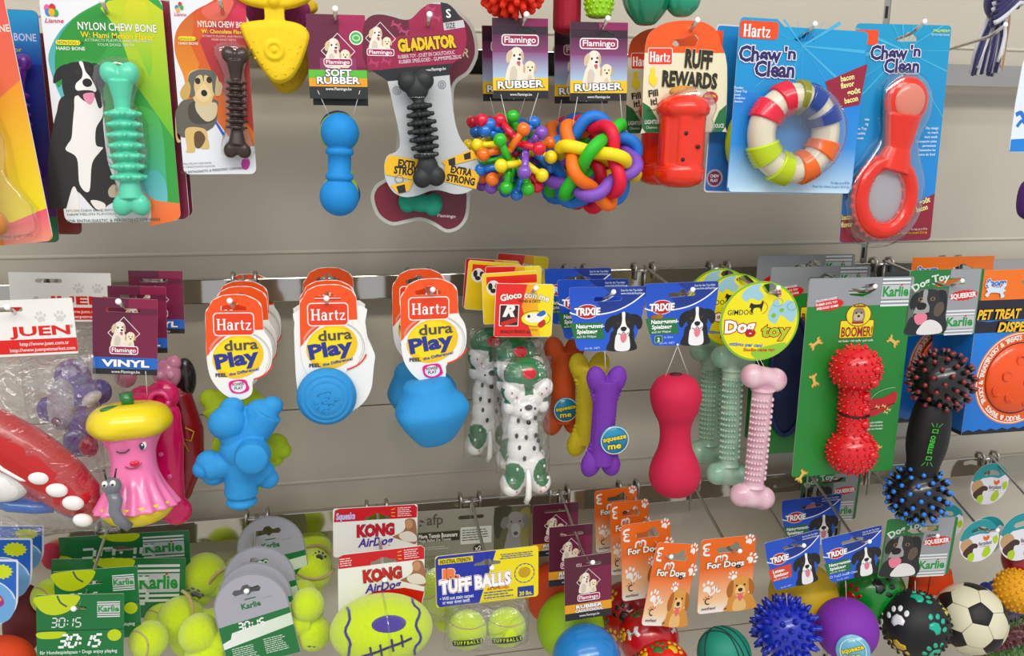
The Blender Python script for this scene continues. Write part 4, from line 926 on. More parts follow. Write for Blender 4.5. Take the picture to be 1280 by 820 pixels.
for t, x, y, al in (('bacon', 490, 704, 'l'), ('flavor', 488, 728, 'l'), ('goût', 738, 656, 'l'), ('bacon', 730, 680, 'l')): c.text(t, *c.q(x, y), 7.4, 'F6EFA6', 18, al, bold=.05, rot=-3 if al == 'l' and x < 600 else -14)
c.text('For dogs up to 50 lbs', w_-8, h-15, 3, 'F0D8DC', 26, 'r'); c.text('Pour les chiens jusqu\'à 22.5 kg', w_-8, h-10, 3, 'F2C83A', 50, 'r'); c.part('lettering')
X, s_ = toy(c.root, 1120, 185, .215); s_ = scp(1120, 185, .215); mb = MB(); T = lambda x, y, z=0: Vector((x*s_, z*s_, -y*s_))
mb.ell(T(7, -50), (27*s_, 9*s_, 27*s_)); mb.tube([T(5, -35), T(2, 0), T(-4, 25)], [22*s_, 16*s_, 26*s_], seg=16, flat=.5)
mb.tube([T(-8+31*math.cos(a*math.pi/20), 53+38*math.sin(a*math.pi/20)) for a in range(40)], 9.5*s_, seg=14, closed=True)
for i in range(28):
    a = 2*math.pi*i/28; mb.ell(T(-8+40*math.cos(a), 53+47*math.sin(a)), 3*s_, seg=8, rings=6)
    if i % 2: mb.ell(T(-8+22*math.cos(a), 53+29*math.sin(a)), 3*s_, seg=8, rings=6)
X3 = X; xf(mb, X3); b = fused(mb, 'teether', 'gloss', c.root, .0011, 2, 'DE3A26')
MB().ell(X @ T(7, -50, -5.5), (19*s_, 5*s_, 19*s_), 'D98A78').build('disc', 'gloss', b); MB().ell(X @ T(-8, 53, 0), (22*s_, 4*s_, 29*s_), 'B4B0B4').build('inner_window', 'gloss', c.root)
bl = [(7,-84),(28,-78),(40,-58),(38,-34),(28,-10),(32,12),(42,40),(40,76),(22,102),(-8,112),(-38,102),(-54,76),(-54,42),(-36,12),(-22,-12),(-24,-40),(-22,-66),(-8,-80)]
inv = [X @ T(x, y) for x, y in bl]; blister(c, [(p.x*1000, -p.z*1000) for p in smoothpts(inv, 3)], 19)
c2 = pcard('ring_chew_pack', 'blue edged card peeking left behind the four-coloured ring card', (896, 30), (1040, 34), (873, 240), .185, group='chew toys on blue cards')
stock(c2, rrect(0, 0, c2.w, c2.h, 5), 'DDE3EA'); c2.rect(1.5, 1.5, c2.w-1, c2.h-2, '1F8CC8', 4, grad=('3A6EB4', 'v')); c2.rect(0.6, 8, 10, 28, 'EE5A26', 1); c2.part('printed_background')
c2.ell(14, c2.h-19, 12, 12, 'B8A8B4'); c2.ell(14, c2.h-19, 9.5, 9.5, '7A3A5C'); c2.text('CHEW', 14, c2.h-20, 4, 'F0E8F0', 13, 'c', bold=.04); c2.text('PLAY', 14, c2.h-14, 4, 'F0E8F0', 11, 'c', bold=.04); c2.part('seal')
X, s_ = toy(c2.root, 962, 178, .2); MB().tube([X @ Vector((52*s_*math.cos(2*math.pi*i/40), 0, 52*s_*math.sin(2*math.pi*i/40))) for i in range(40)], 9*s_, lambda i: 'B8D43A', seg=12, closed=True).build('chew_ring', 'gloss', c2.root)
# ---- toys cut by the top edge
def spiky(name, label, px, py, d, r, col, n, hl, hr, m='gloss', group=None, base=None, tipcol=None, blunt=.5, sq=1, cat='dog toy', root=None, partname='ball', coneseg=7, spname='spike'):
    if root is None: root = empty(name, W(px, py, d)); tag(root, label, cat, group); X = Matrix(); s_ = sc(px, py, d)
    else: X, s_ = toy(root, px, py, d)
    R_ = r*s_; b = MB().ell((0, 0, 0), (R_, R_, R_*sq), base or col, seg=36, rings=24); xf(b, X); body = b.build(partname, m, root); mb = MB(); mt = MB()
    for i in range(n):
        z = 1-2*(i+.5)/n; a = i*2.39996; v = Vector((math.cos(a)*math.sqrt(1-z*z), math.sin(a)*math.sqrt(1-z*z), z)); p = Vector((v.x*R_, v.y*R_, v.z*R_*sq))
        e = p+v*hl*s_; mb.tube([X @ (p-v*s_), X @ (p+(e-p)*.5), X @ (e-v*hr*blunt*s_*.3), X @ e], [hr*s_, hr*s_*(1+blunt)/2, hr*s_*blunt, hr*s_*blunt*.45], col, seg=coneseg)
        if tipcol: mt.ell(X @ (p+(e-p)*.85), hr*s_*.9, tipcol, seg=8, rings=6)
    tag(mb.build('spikes', m, body), kind='stuff')
    if tipcol: tag(mt.build('spike_tips', m, body), kind='stuff')
    return root
spiky('spiky_ball', 'orange ball of soft fingers cut by the top edge', 640, -24, .2, 36, 'F0461E', 150, 13, 4.6, 'soft', 'toys cut by the top edge', blunt=.85)
def pendant(name, label, px, py, d, prof, col, ridges=0, amp=.06, nub=False, m='soft'):
    r = empty(name, W(px, py, d)); tag(r, label, 'dog toy', 'toys cut by the top edge'); s_ = sc(px, py, d)
    P_ = [(a.x*s_, a.y*s_) for a in smoothpts([(x, z, 0) for x, z in prof], 4, False)]
    b = MB().lathe(P_, col, 48, fn=(lambda a, z: 1+amp*abs(math.sin(ridges*a/2))) if ridges else None).build('body', m, r)
    if nub:
        mb = MB()
        for j in range(9):
            for i in range(14):
                a = 2*math.pi*(i+.5*(j % 2))/14; z = prof[0][1]+(prof[-1][1]-prof[0][1])*(j+.7)/9.4; rr = next((prof[k][0]+(prof[k+1][0]-prof[k][0])*(z-prof[k][1])/(prof[k+1][1]-prof[k][1]) for k in range(len(prof)-1) if prof[k][1] >= z >= prof[k+1][1] and prof[k][1] > prof[k+1][1]), prof[0][0])
                mb.ell((rr*s_*math.cos(a), rr*s_*math.sin(a), z*s_), 2.1*s_, col, seg=6, rings=5)
        tag(mb.build('nub_pattern', m, b), kind='stuff')
    return r
pendant('ribbed_stick_toy', 'crimson rubber stick toy behind the RUBBER headers at the top edge', 709, 0, .17, [(17,40),(18,20),(17,0),(17,-25),(16,-36),(8,-41),(1,-42)], 'A81838', 14, .05)
pendant('nubby_cup_toy', 'lime green nubby rubber toy at the top edge', 749, 0, .19, [(22,40),(21,20),(20,5),(17,-12),(14,-20),(8,-22),(1,-22)], 'A4D62A', 0, 0, True, 'gloss')
pendant('ridged_bell_toy', 'larger teal ridged rubber toy above the orange topped card', 808, 0, .19, [(22,50),(30,20),(29,5),(24,-12),(14,-26),(9,-30),(1,-30)], '2A8E6E', 8, .1, False, 'gloss')
pendant('ridged_bell_toy', 'smaller teal ridged rubber toy right of the larger teal one', 853, 0, .2, [(14,40),(22,20),(22,6),(19,-8),(12,-17),(7,-20),(1,-20)], '2FA07E', 8, .1, False, 'gloss')
# ---- rope toy
r = empty('rope_toy', W(1248, 10, .16)); tag(r, 'navy and white knotted cotton rope with loose tassel ends', 'rope toy'); s_ = sc(1248, 10, .16); rr = random.Random(4)
for k in range(3):
    P_ = [Vector((((-22+44*i/14)*.85)*s_, (-14-7*math.sin(math.pi*i/14))*s_, (18-k*13+13*math.sin(math.pi*i/14-1.2))*s_)) for i in range(15)]
    for j in range(4): MB().tube([p+Vector((0, (-3 if j % 2 else 3)*s_, (j*3-4)*s_)) for p in P_], 3.2*s_, 'E8E6EE' if (j+k) % 3 == 0 else '2A2468', seg=6).build('knot_strand', 'felt', r)
MB().ell((0, 0, 8*s_), (20*s_, 14*s_, 24*s_), '2A2468').build('knot_core', 'felt', r)
for i in range(34):
    a = rr.uniform(0, 6.28); q = rr.uniform(.2, 1); x = math.cos(a)*17*q; y = math.sin(a)*10*q; dx = rr.uniform(-4, 4)-11; L = rr.uniform(66, 84)
    MB().tube([Vector((x*.5*s_, y*s_, -8*s_)), Vector(((x*1.0-3)*s_, y*1.2*s_, -34*s_)), Vector(((x*1.15+dx*.7)*s_, y*1.3*s_, -58*s_)), Vector(((x*1.2+dx)*s_, y*1.2*s_, -L*s_))], [2.6*s_, 2.9*s_, 2.6*s_, 2*s_], 'ECEAF2' if rr.random() < .42 else '28226A', seg=6).build('tassel_strand', 'felt', r)
t = empty('rope_label', W(1262, 12, .165), (0, math.radians(9), .7)); c = Card(t, None, None, None, .001, .001); tag(t, 'brown paper tag hanging behind the navy and white rope', 'tag')
stock(c, [(0,6),(8,0),(22,8),(22,82),(0,78)], 'B07A34'); c.ell(11, 48, 7, 5, '3E7A34'); c.ell(9, 64, 6, 4, 'C89A54'); c.rect(3, 14, 19, 34, '9A3A2A', 2); c.part('printed_picture')
t = pcard('bag_card', 'blue and white wavy card cut by the right edge', (1276, 66), (1340, 68), (1262, 190), .21, cat='card'); stock(t, [(10,0),(60,0),(60,t.h),(2,t.h),(0,t.h-4),(1,t.h*.5),(5,14)], 'E6EEF6'); t.poly([(1,t.h*.87),(60,t.h*.85),(60,t.h-.5),(1,t.h-.5)], '2A8AD8'); t.curve([(4,t.h*.62),(12,t.h*.6),(20,t.h*.66),(30,t.h*.6)], 6, '2F7CD0'); t.curve([(8,t.h*.74),(16,t.h*.68),(26,t.h*.74)], 5, '2F7CD0'); t.ell(24, t.h*.2, 9, 12, 'E6C83A'); t.part('printed_waves')
pendant('purple_toy', 'purple and pink toy tip cut by the right edge under the blue and white card', 1292, 250, .19, [(4,30),(16,20),(19,0),(16,-18),(6,-26),(1,-27)], '5A2A7A')['group'] = 'right edge toys'
hk([(9, 384, 'through the white header with red bars at the left edge'), (148, 377, 'through the VINYL header above the apple core'), (287, 376, 'through the left stack of orange tags'), (408, 373, 'through the middle orange tag with the blue disc'), (541, 362, 'through the right stack of orange tags'), (670, 360, 'through the red and yellow header of the spotted dogs'), (767, 365, 'through the blue stack above the bone toys'), (866, 362, 'through the blue header above the crimson dumbbell'), (973, 360, 'through the round yellow tag'), (1094, 358, 'through the green and grey card with the red dumbbell'), (1203, 351, 'through the green header above the black spiked dumbbell'), (1300, 350, 'holding the orange and blue boxes')], ZM, 'mid')
def bag(root, px, py, d, w_, h_, th=16, name='clear_bag', seed=1, m='bag'):
    """crinkled clear bag, w_ and h_ photo pixels"""
    X, s_ = toy(root, px, py, d); v = []; f = []; nu, nv = 22, 30
    for s2 in (-1, 1):
        n0 = len(v)
        for j in range(nv+1):
            for i in range(nu+1):
                x, z = (i/nu-.5)*w_, (j/nv-.5)*h_; k = max(0, (1-(2*i/nu-1)**4)*(1-(2*j/nv-1)**4))**.5
                o = mnoise.noise(Vector((x*.06, z*.05, seed+s2)))*6*k; v.append(X @ Vector((x*s_, s2*(k*th+o)*s_, z*s_)))
        for j in range(nv):
            for i in range(nu): a = n0+j*(nu+1)+i; q = (a, a+1, a+nu+2, a+nu+1); f.append(q if s2 < 0 else q[::-1])
    return MB().add(v, f, 'FFFFFF').build(name, m, root)
def E(mb, x, y, r, yy=0, rot=0, col='FFFFFF'):
    """blob at px offset (x right, y down)"""
    return mb.ell((x, yy, -y), r, col, m=Matrix.Rotation(math.radians(rot), 3, 'Y') if rot else None, seg=22, rings=14)
def scaled(mb, X, s_): mb.v = [tuple(X @ (Vector(p)*s_)) for p in mb.v]; return mb
# ---- white headers with red bars
def juen(name, label, TL, TR, BL, d, g='bagged toys under white headers'):
    c = card_frame(name, TL, TR, BL, d, (130, 72), label, 'dog toy', g)
    stock(c, rrect(0, 0, 130, 72, 1), 'F1EFEA', [slot(50, 12, 34, 6)]); c.rect(0, 51, 130, 69, 'DC2A22'); c.part('printed_background')
    paw(c, 88, 24, .18, 'D8D6D2', -12); paw(c, 112, 24, .18, 'D8D6D2', 8); c.part('paw_prints')
    c.text('JUEN', 47, 46, 11.5, 'DC2A22', 76, bold=.05, rot=0); c.text('®', 123, 38, 4, 'B0A8A0'); c.text('http://www.juen.com.tr', 120, 59, 4.6, 'F4EAE4', 62, 'r', bold=.02); c.text('http://www.juenpetmarket.com', 127, 66.5, 4.6, 'F4EAE4', 82, 'r', bold=.02); c.part('lettering'); return c
c = juen('bagged_toy', 'red shoe toy with white studs in a clear bag under the front white header', (-42, 377), (89, 366), (-36, 448), .205)
X, s_ = toy(c.root, 60, 585, .215); mb = MB()
for x, y, r in ((-70,-60,30),(-52,-44,30),(-30,-25,30),(-8,-4,29),(14,20,28),(32,44,26),(38,62,20)): E(mb, x, y, (r, r*.7, r*1.0), 0)
for x, y, r in ((-60,20,26),(-40,34,24),(-16,42,20)): E(mb, x, y, (r*1.1, r*.7, r*.8), 2)
mb.tube([(-74,0,64),(-52,0,44),(-30,0,25),(-8,0,4),(14,0,-20),(32,0,-44),(38,0,-62)], [30,34,36,36,34,30,20], seg=24, flat=.85); scaled(mb, X, s_); bl = lambda p: (lambda q: 'C02A2A' if q.z*1000/s_/1000 > -.55*q.x/s_-48 else '2468B8')(X.inverted() @ Vector(p))
shoe = fused(mb, 'shoe_body', 'gloss', c.root, .0016, 2, colfn=lambda p: bl(p))
for x, y, r in ((-3,2,12.5),(16,20,13),(33,39,13),(42,63,12)): scaled(E(MB(), x, y, (r, 7, r*.72), -27, 15, 'F4F2EE'), X, s_).build('white_stud', 'gloss', shoe)
scaled(MB().tube([(-70,-26,42),(-56,-26,28),(-42,-27,12),(-24,-27,-2),(-14,-25,-6)], 2.6, 'F2F0EC'), X, s_).build('white_lace', 'gloss', shoe)
scaled(MB().tube([(-62,-24,18),(-54,-24,22),(-44,-23,20)], 2.4, 'F2F0EC'), X, s_).build('white_lace', 'gloss', shoe)
mb = E(MB(), -52, 12, (34, 15, 22), -16, 12, 'ECEAE6'); scaled(mb, X, s_).build('white_sole', 'soft', shoe)
scaled(MB().tube([(-70,-12,-28),(-44,-14,-42),(-16,-12,-48),(4,-8,-50)], 8, '2468B8'), X, s_).build('blue_band', 'gloss', shoe)
bag(c.root, 50, 560, .212, 150, 240, 30, seed=2)
c = juen('bagged_toy', 'purple toy with grey face in the bag under the rear white header', (10, 340), (138, 340), (14, 402), .13)
X, s_ = toy(c.root, 95, 510, .15); mb = MB()
for x, y, r in ((0,-40,22),(6,-14,26),(8,16,26),(0,44,20),(-30,0,16),(30,-20,15)): E(mb, x, y, (r, r*.7, r*1.1))
scaled(mb, X, s_); b = fused(mb, 'body', 'gloss', c.root, .0018, 3, '5A3CA0')
scaled(E(MB(), -12, -10, (17, 10, 34), -14, 8, 'B0AAB4'), X, s_).build('face', 'gloss', b); scaled(E(MB(), 24, -16, (14, 8, 8), -16, -35, 'D8D4DC'), X, s_).build('white_patch', 'gloss', b); scaled(E(MB(), -18, 10, (6, 5, 6), -22, 0, '6A2A4C'), X, s_).build('nose', 'gloss', b); scaled(E(MB(), 14, 48, (12, 8, 14), -14, 0, 'B02A38'), X, s_).build('red_foot', 'gloss', b)
bag(c.root, 95, 500, .15, 120, 200, 22, seed=5)
# ---- vinyl headers
def vinyl(name, label, TL, TR, BL, d):
    c = card_frame(name, TL, TR, BL, d, (81, 97), label, 'dog toy', 'toys on VINYL headers')
    stock(c, rrect(0, 0, 81, 97, 1), '6A1B3E', [slot(38, 15, 42, 5)]); c.rect(45, 0, 81, 12, '8E1F4A'); c.rect(0, 0, 81, 76, '701A40', 0, grad=('82204A', 'v')) if False else None
    c.rect(48, 20, 81, 75, '80204A'); c.rect(0, 75, 81, 90, '2D6FC8'); c.rect(0, 89.5, 81, 97, '2A2226'); c.part('printed_background')
    diamond_logo(c, 20, 25, .38); c.part('dog_picture'); name_plate(c, 21, 60, 57, 71); c.part('logo')
    c.text('VINYL', 41, 86.5, 8.4, 'FFFFFF', 60, 'c', bold=.07, out='1F3A6A', ow=.03); c.text('www.Flamingo.be', 41, 95, 3.6, 'E8E8E8', 36, 'c', bold=.02); c.part('lettering'); return c
c = vinyl('apple_core_toy', 'pink and yellow apple core toy with winking face and grey worm', (115, 371), (197, 374), (115, 467), .205)
X, L, s_ = axis(c.root, (159, 486), (174, 656), .208, .236); X = X @ Matrix.Rotation(.5, 4, 'Z'); mb = MB()
mb.lathe([(a.x*s_, a.y*s_) for a in smoothpts([(1,62,0),(22,69,0),(42,62,0),(50,48,0),(48,36,0),(38,28,0),(24,26,0)], 4, False)], 'F0DA3C', 48, fn=lambda a, z: 1+.035*math.cos(5*a)*(1 if z < 40*s_ else .4)); xf(mb, X); top = mb.build('apple_top', 'gloss', c.root)
mb = MB().lathe([(a.x*s_, a.y*s_) for a in smoothpts([(30,32,0),(38,33,0),(36,28,0),(28,10,0),(27,-10,0),(32,-30,0),(42,-50,0),(49,-62,0),(46,-64,0)], 5, False)], 'EE86B4', 96, fn=lambda a, z: 1+(.06*math.cos(16*a) if z < -18*s_ else .05*math.cos(12*a) if z > 27*s_ else .0)*min(1, abs(z+18*s_)/(30*s_))); xf(mb, X); core = mb.build('apple_core', 'gloss', c.root)
mb = MB().lathe([(a.x*s_, a.y*s_) for a in smoothpts([(45,-56,0),(44,-66,0),(34,-78,0),(18,-85,0),(1,-87,0)], 4, False)], 'F0DA3C', 48); xf(mb, X); mb.build('apple_base', 'gloss', c.root)
xf(MB().tube([(0, 0, 62*s_), (-2*s_, 0, 82*s_)], [7*s_, 8*s_], '2E7A3A', seg=14), X).build('stalk', 'gloss', top)
xf(MB().ell((-24*s_, -14*s_, 66*s_), (14*s_, 7*s_, 3.5*s_), '2E7A3A'), X).build('leaf', 'gloss', top)
Xf = X @ Matrix.Rotation(-.5, 4, 'Z'); fc = lambda x, y, r, col, yy, n, rot=0: xf(MB().ell((x*s_, yy*s_, -y*s_), tuple(q*s_ for q in r), col, m=Matrix.Rotation(math.radians(rot), 3, 'Y')), Xf).build(n, 'gloss', core)
fc(17, -18, (5, 3, 6), 'F8F6F4', -25, 'eye'); fc(17, -17, (3, 2, 4.4), '2A3A5A', -28, 'pupil'); fc(18, -19, (1.1, 1, 1.3), 'FFFFFF', -30, 'glint')
xf(MB().tube([Vector((x*s_, -30.5*s_, z*s_)) for x, z in ((-12,14),(-8,12),(-2,12),(3,15))], .9*s_, '3A2226', seg=6), Xf).build('closed_eye', 'gloss', core)
fc(9, 3, (4, 2, 3.2), 'D81E3C', -29, 'lip'); fc(5, 3, (3.4, 2, 2.8), 'D81E3C', -29.5, 'lip'); xf(MB().tube([Vector((x*s_, -29*s_, z*s_)) for x, z in ((-4,-6),(2,-9),(10,-8),(16,-3))], .8*s_, 'B03A5A', seg=6), Xf).build('smile', 'gloss', core)
w_ = xf(MB().tube([Vector((x*s_, y*s_, z*s_)) for x, y, z in ((-16,-50,-30),(-12,-52,-42),(-14,-54,-54),(-10,-54,-64),(0,-50,-76))], [8*s_, 8*s_, 7*s_, 7*s_, 6*s_], '7A7C82', seg=16), Xf).build('worm', 'gloss', c.root)
xf(MB().ell((-15*s_, -50*s_, -24*s_), 11*s_, '7A7C82'), Xf).build('worm_head', 'gloss', w_)
for x in (-21, -12): xf(MB().ell((x*s_, -59*s_, -19*s_), (3.4*s_, 3*s_, 4*s_), 'F4F4F2'), Xf).build('eye', 'gloss', w_); xf(MB().ell((x*s_, -62*s_, -20*s_), 1.6*s_, '1A1A1E'), Xf).build('pupil', 'gloss', w_); xf(MB().tube([Vector((x*s_, -50*s_, -16*s_)), Vector(((x-2 if x < -18 else x+3)*s_, -50*s_, -3*s_))], 1.2*s_, '2A2A2E', seg=6), Xf).build('feeler', 'gloss', w_)
cordline(c.root, (182, 464), (184, 494), .206, .2)
bag(c.root, 165, 575, .213, 118, 185, 50, seed=8) if False else None
c = vinyl('pig_toy', 'hot pink vinyl toy behind the apple core on the second VINYL header', (134, 357), (207, 357), (136, 441), .165)
X, s_ = toy(c.root, 200, 570, .15); mb = MB()
for x, y, r in ((-14,-76,18),(10,-80,20),(8,-50,22),(4,-20,22),(2,14,24),(-6,48,28),(-24,74,20),(14,76,20)): E(mb, x, y, (r, r*.6, r))
mb.tube([(8,0,64),(6,0,20),(2,0,-14),(-4,0,-60),(-4,0,-78)], [20,25,26,30,24], seg=20, flat=.62)
scaled(mb, X, s_); b = fused(mb, 'body', 'gloss', c.root, .0018, 3, 'D8266E')
xr = X @ Matrix.Scale(s_, 4); MB().tube([xr @ Vector((8+11*math.cos(t*.45), -17, 78+11*math.sin(t*.45))) for t in range(15)], 3.4*s_, 'E04A88', seg=8, closed=False).build('snout_ring', 'gloss', b)
for x, y in ((6,-10),(14,20),(-2,60)): MB().ell(xr @ Vector((x, -22, -y)), (3*s_, 2*s_, 3*s_), 'E070A8').build('spot', 'gloss', b)
c = vinyl('pink_head_toy', 'dark red bodied vinyl toy with pale pink head on the rearmost VINYL header', (160, 338), (228, 338), (163, 417), .125)
X, s_ = toy(c.root, 214, 540, .11); mb = MB()
for x, y, r in ((8,-40,19),(16,0,22),(14,40,22),(2,74,20),(-4,92,14)): E(mb, x, y, (r, r*.6, r*1.2))
mb.tube([(8,0,50),(16,0,0),(14,0,-40),(0,0,-84)], [20,24,24,18], seg=20, flat=.62)
scaled(mb, X, s_); b = fused(mb, 'body', 'gloss', c.root, .0018, 3, '9A1E2E')
for x, y, r in ((2,-78,(17,14,20)),(-46,-78,(13,12,15)),(10,-92,(10,10,10))): scaled(E(MB(), x, y, r, -6, 0, 'E29AB4'), X, s_).build('head', 'gloss', b)
for x in (-4, 8): scaled(E(MB(), x, -80, (4.5, 3, 5.5), -19, 0, 'E8B0C4'), X, s_).build('eyelid', 'gloss', b)
scaled(E(MB(), 22, -70, (13, 10, 26), 2, 0, '2A2226'), X, s_).build('dark_hair', 'gloss', b); scaled(MB().tube([(20,-16,10),(30,-16,4),(26,-16,-8),(16,-17,-4),(22,-16,-22)], 1.2, 'D8A02A', seg=6), X, s_).build('gold_trim', 'gloss', b)
# ---- orange dura tags
DT = [(30,70),(50,35),(110,6),(180,0),(250,4),(320,36),(348,80),(354,210),(388,270),(403,340),(393,430),(348,490),(278,525),(274,570),(263,610),(218,637),(158,635),(98,605),(48,550),(13,480),(0,370),(2,240),(4,110)]
def dura(c, stockit=True):
    o = [(p.x, p.y) for p in smoothpts([(a, b, 0) for a, b in DT], 3)]
    H_ = [(93,72),(140,62),(160,44),(190,44),(205,62),(252,76),(252,98),(95,96)]
    stock(c, o, 'F4F2EE', [H_])
    v, t = holed([(2,240),(5,110),(32,68),(52,35),(112,8),(180,2),(250,6),(318,38),(346,80),(352,212),(300,214),(220,222),(120,250),(60,300),(20,350),(1,370)][::-1], [H_]); c.z += LAY; c.tri(v, t, 'F0622A')
    c.part('printed_background')
    c.ring(200, 380, 192, 160, 4, 'B8B6B2', 200, 400, 50); c.ring(200, 375, 182, 150, 3, 'C8C6C2', 190, 390, 50)
    c.ell(192, 375, 160, 130, 'F4CC1E', -18, 40); c.ell(180, 365, 138, 106, 'F8E02A', -18, 40)
    c.rect(48, 108, 298, 248, 'F8F0EA', 26); c.rect(54, 114, 292, 242, 'EA501E', 22); c.ring(225, 400, 182, 122, 9, 'E84A24', 12, 72, 20); c.part('printed_panel')
    serif_hartz(c, 70, 212, 66, 208); c.part('logo')
    c.text('dura', 214, 332, 62, '5A5450', 208, 'c', bold=.04, rot=-3, out='F8E02A', ow=.02)
    c.text('Play', 190, 425, 84, '2B3C98', 268, 'c', bold=.05, out='1A2560', ow=.012, rot=-9)
    c.text('FEEL', 50, 494, 21, '3A3440', 70, bold=.06); c.text('the Difference!', 134, 490, 17, '2F50A8', 188, bold=.04, rot=-10)
    c.blob([(128,540),(150,520),(225,515),(246,545),(250,580),(200,600),(145,590)], 'E02A8A'); c.ell(188, 558, 46, 34, 'F0EAEE'); c.text('POWER', 188, 552, 19, '3A3440', 74, 'c', bold=.05, rot=-6); c.text('PLAY', 190, 574, 17, '3A3440', 54, 'c', bold=.05, rot=-6); c.part('lettering')
def dura_at(x, y, d, label, name='foam_toy', k=1):
    c = card_frame(name, (x, y), (x+83.6*k, y-1.5), (x+4, y+132.8*k), d, (403, 640), label, 'dog toy', 'foam toys on round orange tags'); dura(c); return c
c = dura_at(254.6, 368, .205, 'blue knobbly foam toy on the front tag of the left orange stack')
def jack(root, px, py, d, col, k=1, flip=1):
    X, s_ = toy(root, px, py, d); s_ *= k; mb = MB()
    for x, y, r, yy in ((0,0,29,0),(-16,-38,24,-4),(-10,-56,15,0),(24,-44,22,4),(38,-54,14,6),(2,22,24,0),(-4,44,20,0),(-7,66,17,0),(-42,14,17,0),(-50,22,13,-2),(-38,32,15,2),(20,32,18,0),(28,42,14,0)): E(mb, x*flip, y, (r, r*.85, r*.92), yy)
    mb.tube([(14*flip,-18,-0),(14*flip,-40,2)], [22,20], seg=20)
    for a, b, r in (((-16,0,38),(0,0,-5),19),((-45,0,-22),(0,0,-14),17),((32,0,48),(0,0,0),20),((24,0,-38),(0,0,-14),17),((0,0,0),(-6,0,-60),21)): mb.tube([(a[0]*flip, a[1], a[2]), (b[0]*flip, b[1], b[2])], r, seg=18)
    for x, y, z in ((14,-2,-42),): mb.ell((x*flip, z, -y), (20, 6, 20))
    for z, r in ((-58,18.5),(-70,18)): mb.lathe([(r*.9,z+5),(r*1.08,z+2),(r*1.08,z-2),(r*.9,z-5)], m=Matrix.Translation((-6*flip,0,0)))
    scaled(mb, X, s_); return fused(mb, 'foam_body', 'soft', root, .0015, 2, col)
jack(c.root, 304, 562, .21, '3C9BD6'); cordline(c.root, (294, 498), (296, 512), .206, .21)
c2 = dura_at(254.6, 368, .205, 'orange tag with lime green knobbly toy, second in the left orange stack'); c2.root.location += Vector((.002, .06, 0)); jack(c2.root, 303, 546, .15, 'A8BE24', .95, -1); c2.root.location += Vector((0, 0, 0))
o1 = behind(c.root, 0, .105, 'third orange tag of the left orange stack', drop=('foam_body', 'cord')); o2 = behind(c.root, 0, .165, 'rearmost orange tag of the left orange stack', dx=.002, drop=('foam_body', 'cord'))
c = dura_at(372.7, 356, .205, 'blue grooved foam disc on a white backed orange tag')
c.z -= 0; bo = [(-5,150),(-32,230),(-38,320),(-30,640),(25,730),(130,785),(260,800),(380,740),(440,650),(455,560),(462,500),(470,440),(452,390),(425,330),(410,230),(390,130)]
b2 = [(p.x, p.y) for p in smoothpts([(a*.97+2, b*1.0, 0) for a, b in bo], 3)]; cb = Card(c.root, None, None, None, c.su, c.sv); ob = stock(cb, b2, 'F2F2F0', name='white_backing'); ob.location.y = .0012
X, s_ = toy(c.root, 408.5, 496, .212); mb = MB(); pr = [(37,-6),(37.5,0),(36,4),(33,7),(31.5,9),(30,9.6),(28.5,8.6),(27.5,9.6),(25,11.5),(23,12.3),(21.8,11.6),(20.5,12.6),(14,13.8),(1,14.2)]
mb.lathe([(r*s_, z*s_) for r, z in pr[::-1]], '3F9AD4', 48, m=Matrix.Rotation(math.pi/2, 4, 'X')); xf(mb, X); db = mb.build('foam_disc', 'soft', c.root)
rr = random.Random(3)
for i in range(16): a = rr.uniform(0, 6.28); q = rr.uniform(2, 15); x, z = q*math.cos(a), q*math.sin(a); MB().tube([X @ Vector(((x+4*math.cos(t+i))*s_, -14.0*s_, (z+2.5*math.sin(t*1.3+i))*s_)) for t in (0, .8, 1.6, 2.4)], .9*s_, '3F9AD4', seg=5).build('embossed_line', 'soft', db)
behind(c.root, 0, .035, 'second tag directly behind the blue disc tag', dx=-.001); behind(c.root, 0, .15, 'rearmost orange tag on the blue disc hook', dx=0, drop=('foam_disc', 'white_backing'))
c = dura_at(499.3, 349, .205, 'blue pointed foam football toy on the right orange tag')
def tulip(root, px, py, d, col, rz=.4):
    X, s_ = toy(root, px, py, d); mb = MB(); pr = smoothpts([(1,41,0),(20,41,0),(29,36,0),(33,26,0),(40,14,0),(45,2,0),(42,-10,0),(33,-26,0),(22,-41,0),(14,-45,0),(1,-46,0)], 4, False)
    mb.lathe([(p.x*s_, p.y*s_) for p in pr], col, 64, fn=lambda a, z: 1+.12*abs(math.cos(1.5*a+rz))**7*(1 if z < 20*s_ else .2)); mb.v = [tuple(X @ (Matrix.Rotation(-.12, 3, 'Y') @ Vector(p))) for p in mb.v]; return mb.build('foam_body', 'soft', root)
tulip(c.root, 538, 512, .205, '3C9BD6'); behind(c.root, 0, .088, 'second blue pointed foam football on the rear orange tag at right', dx=-.004)
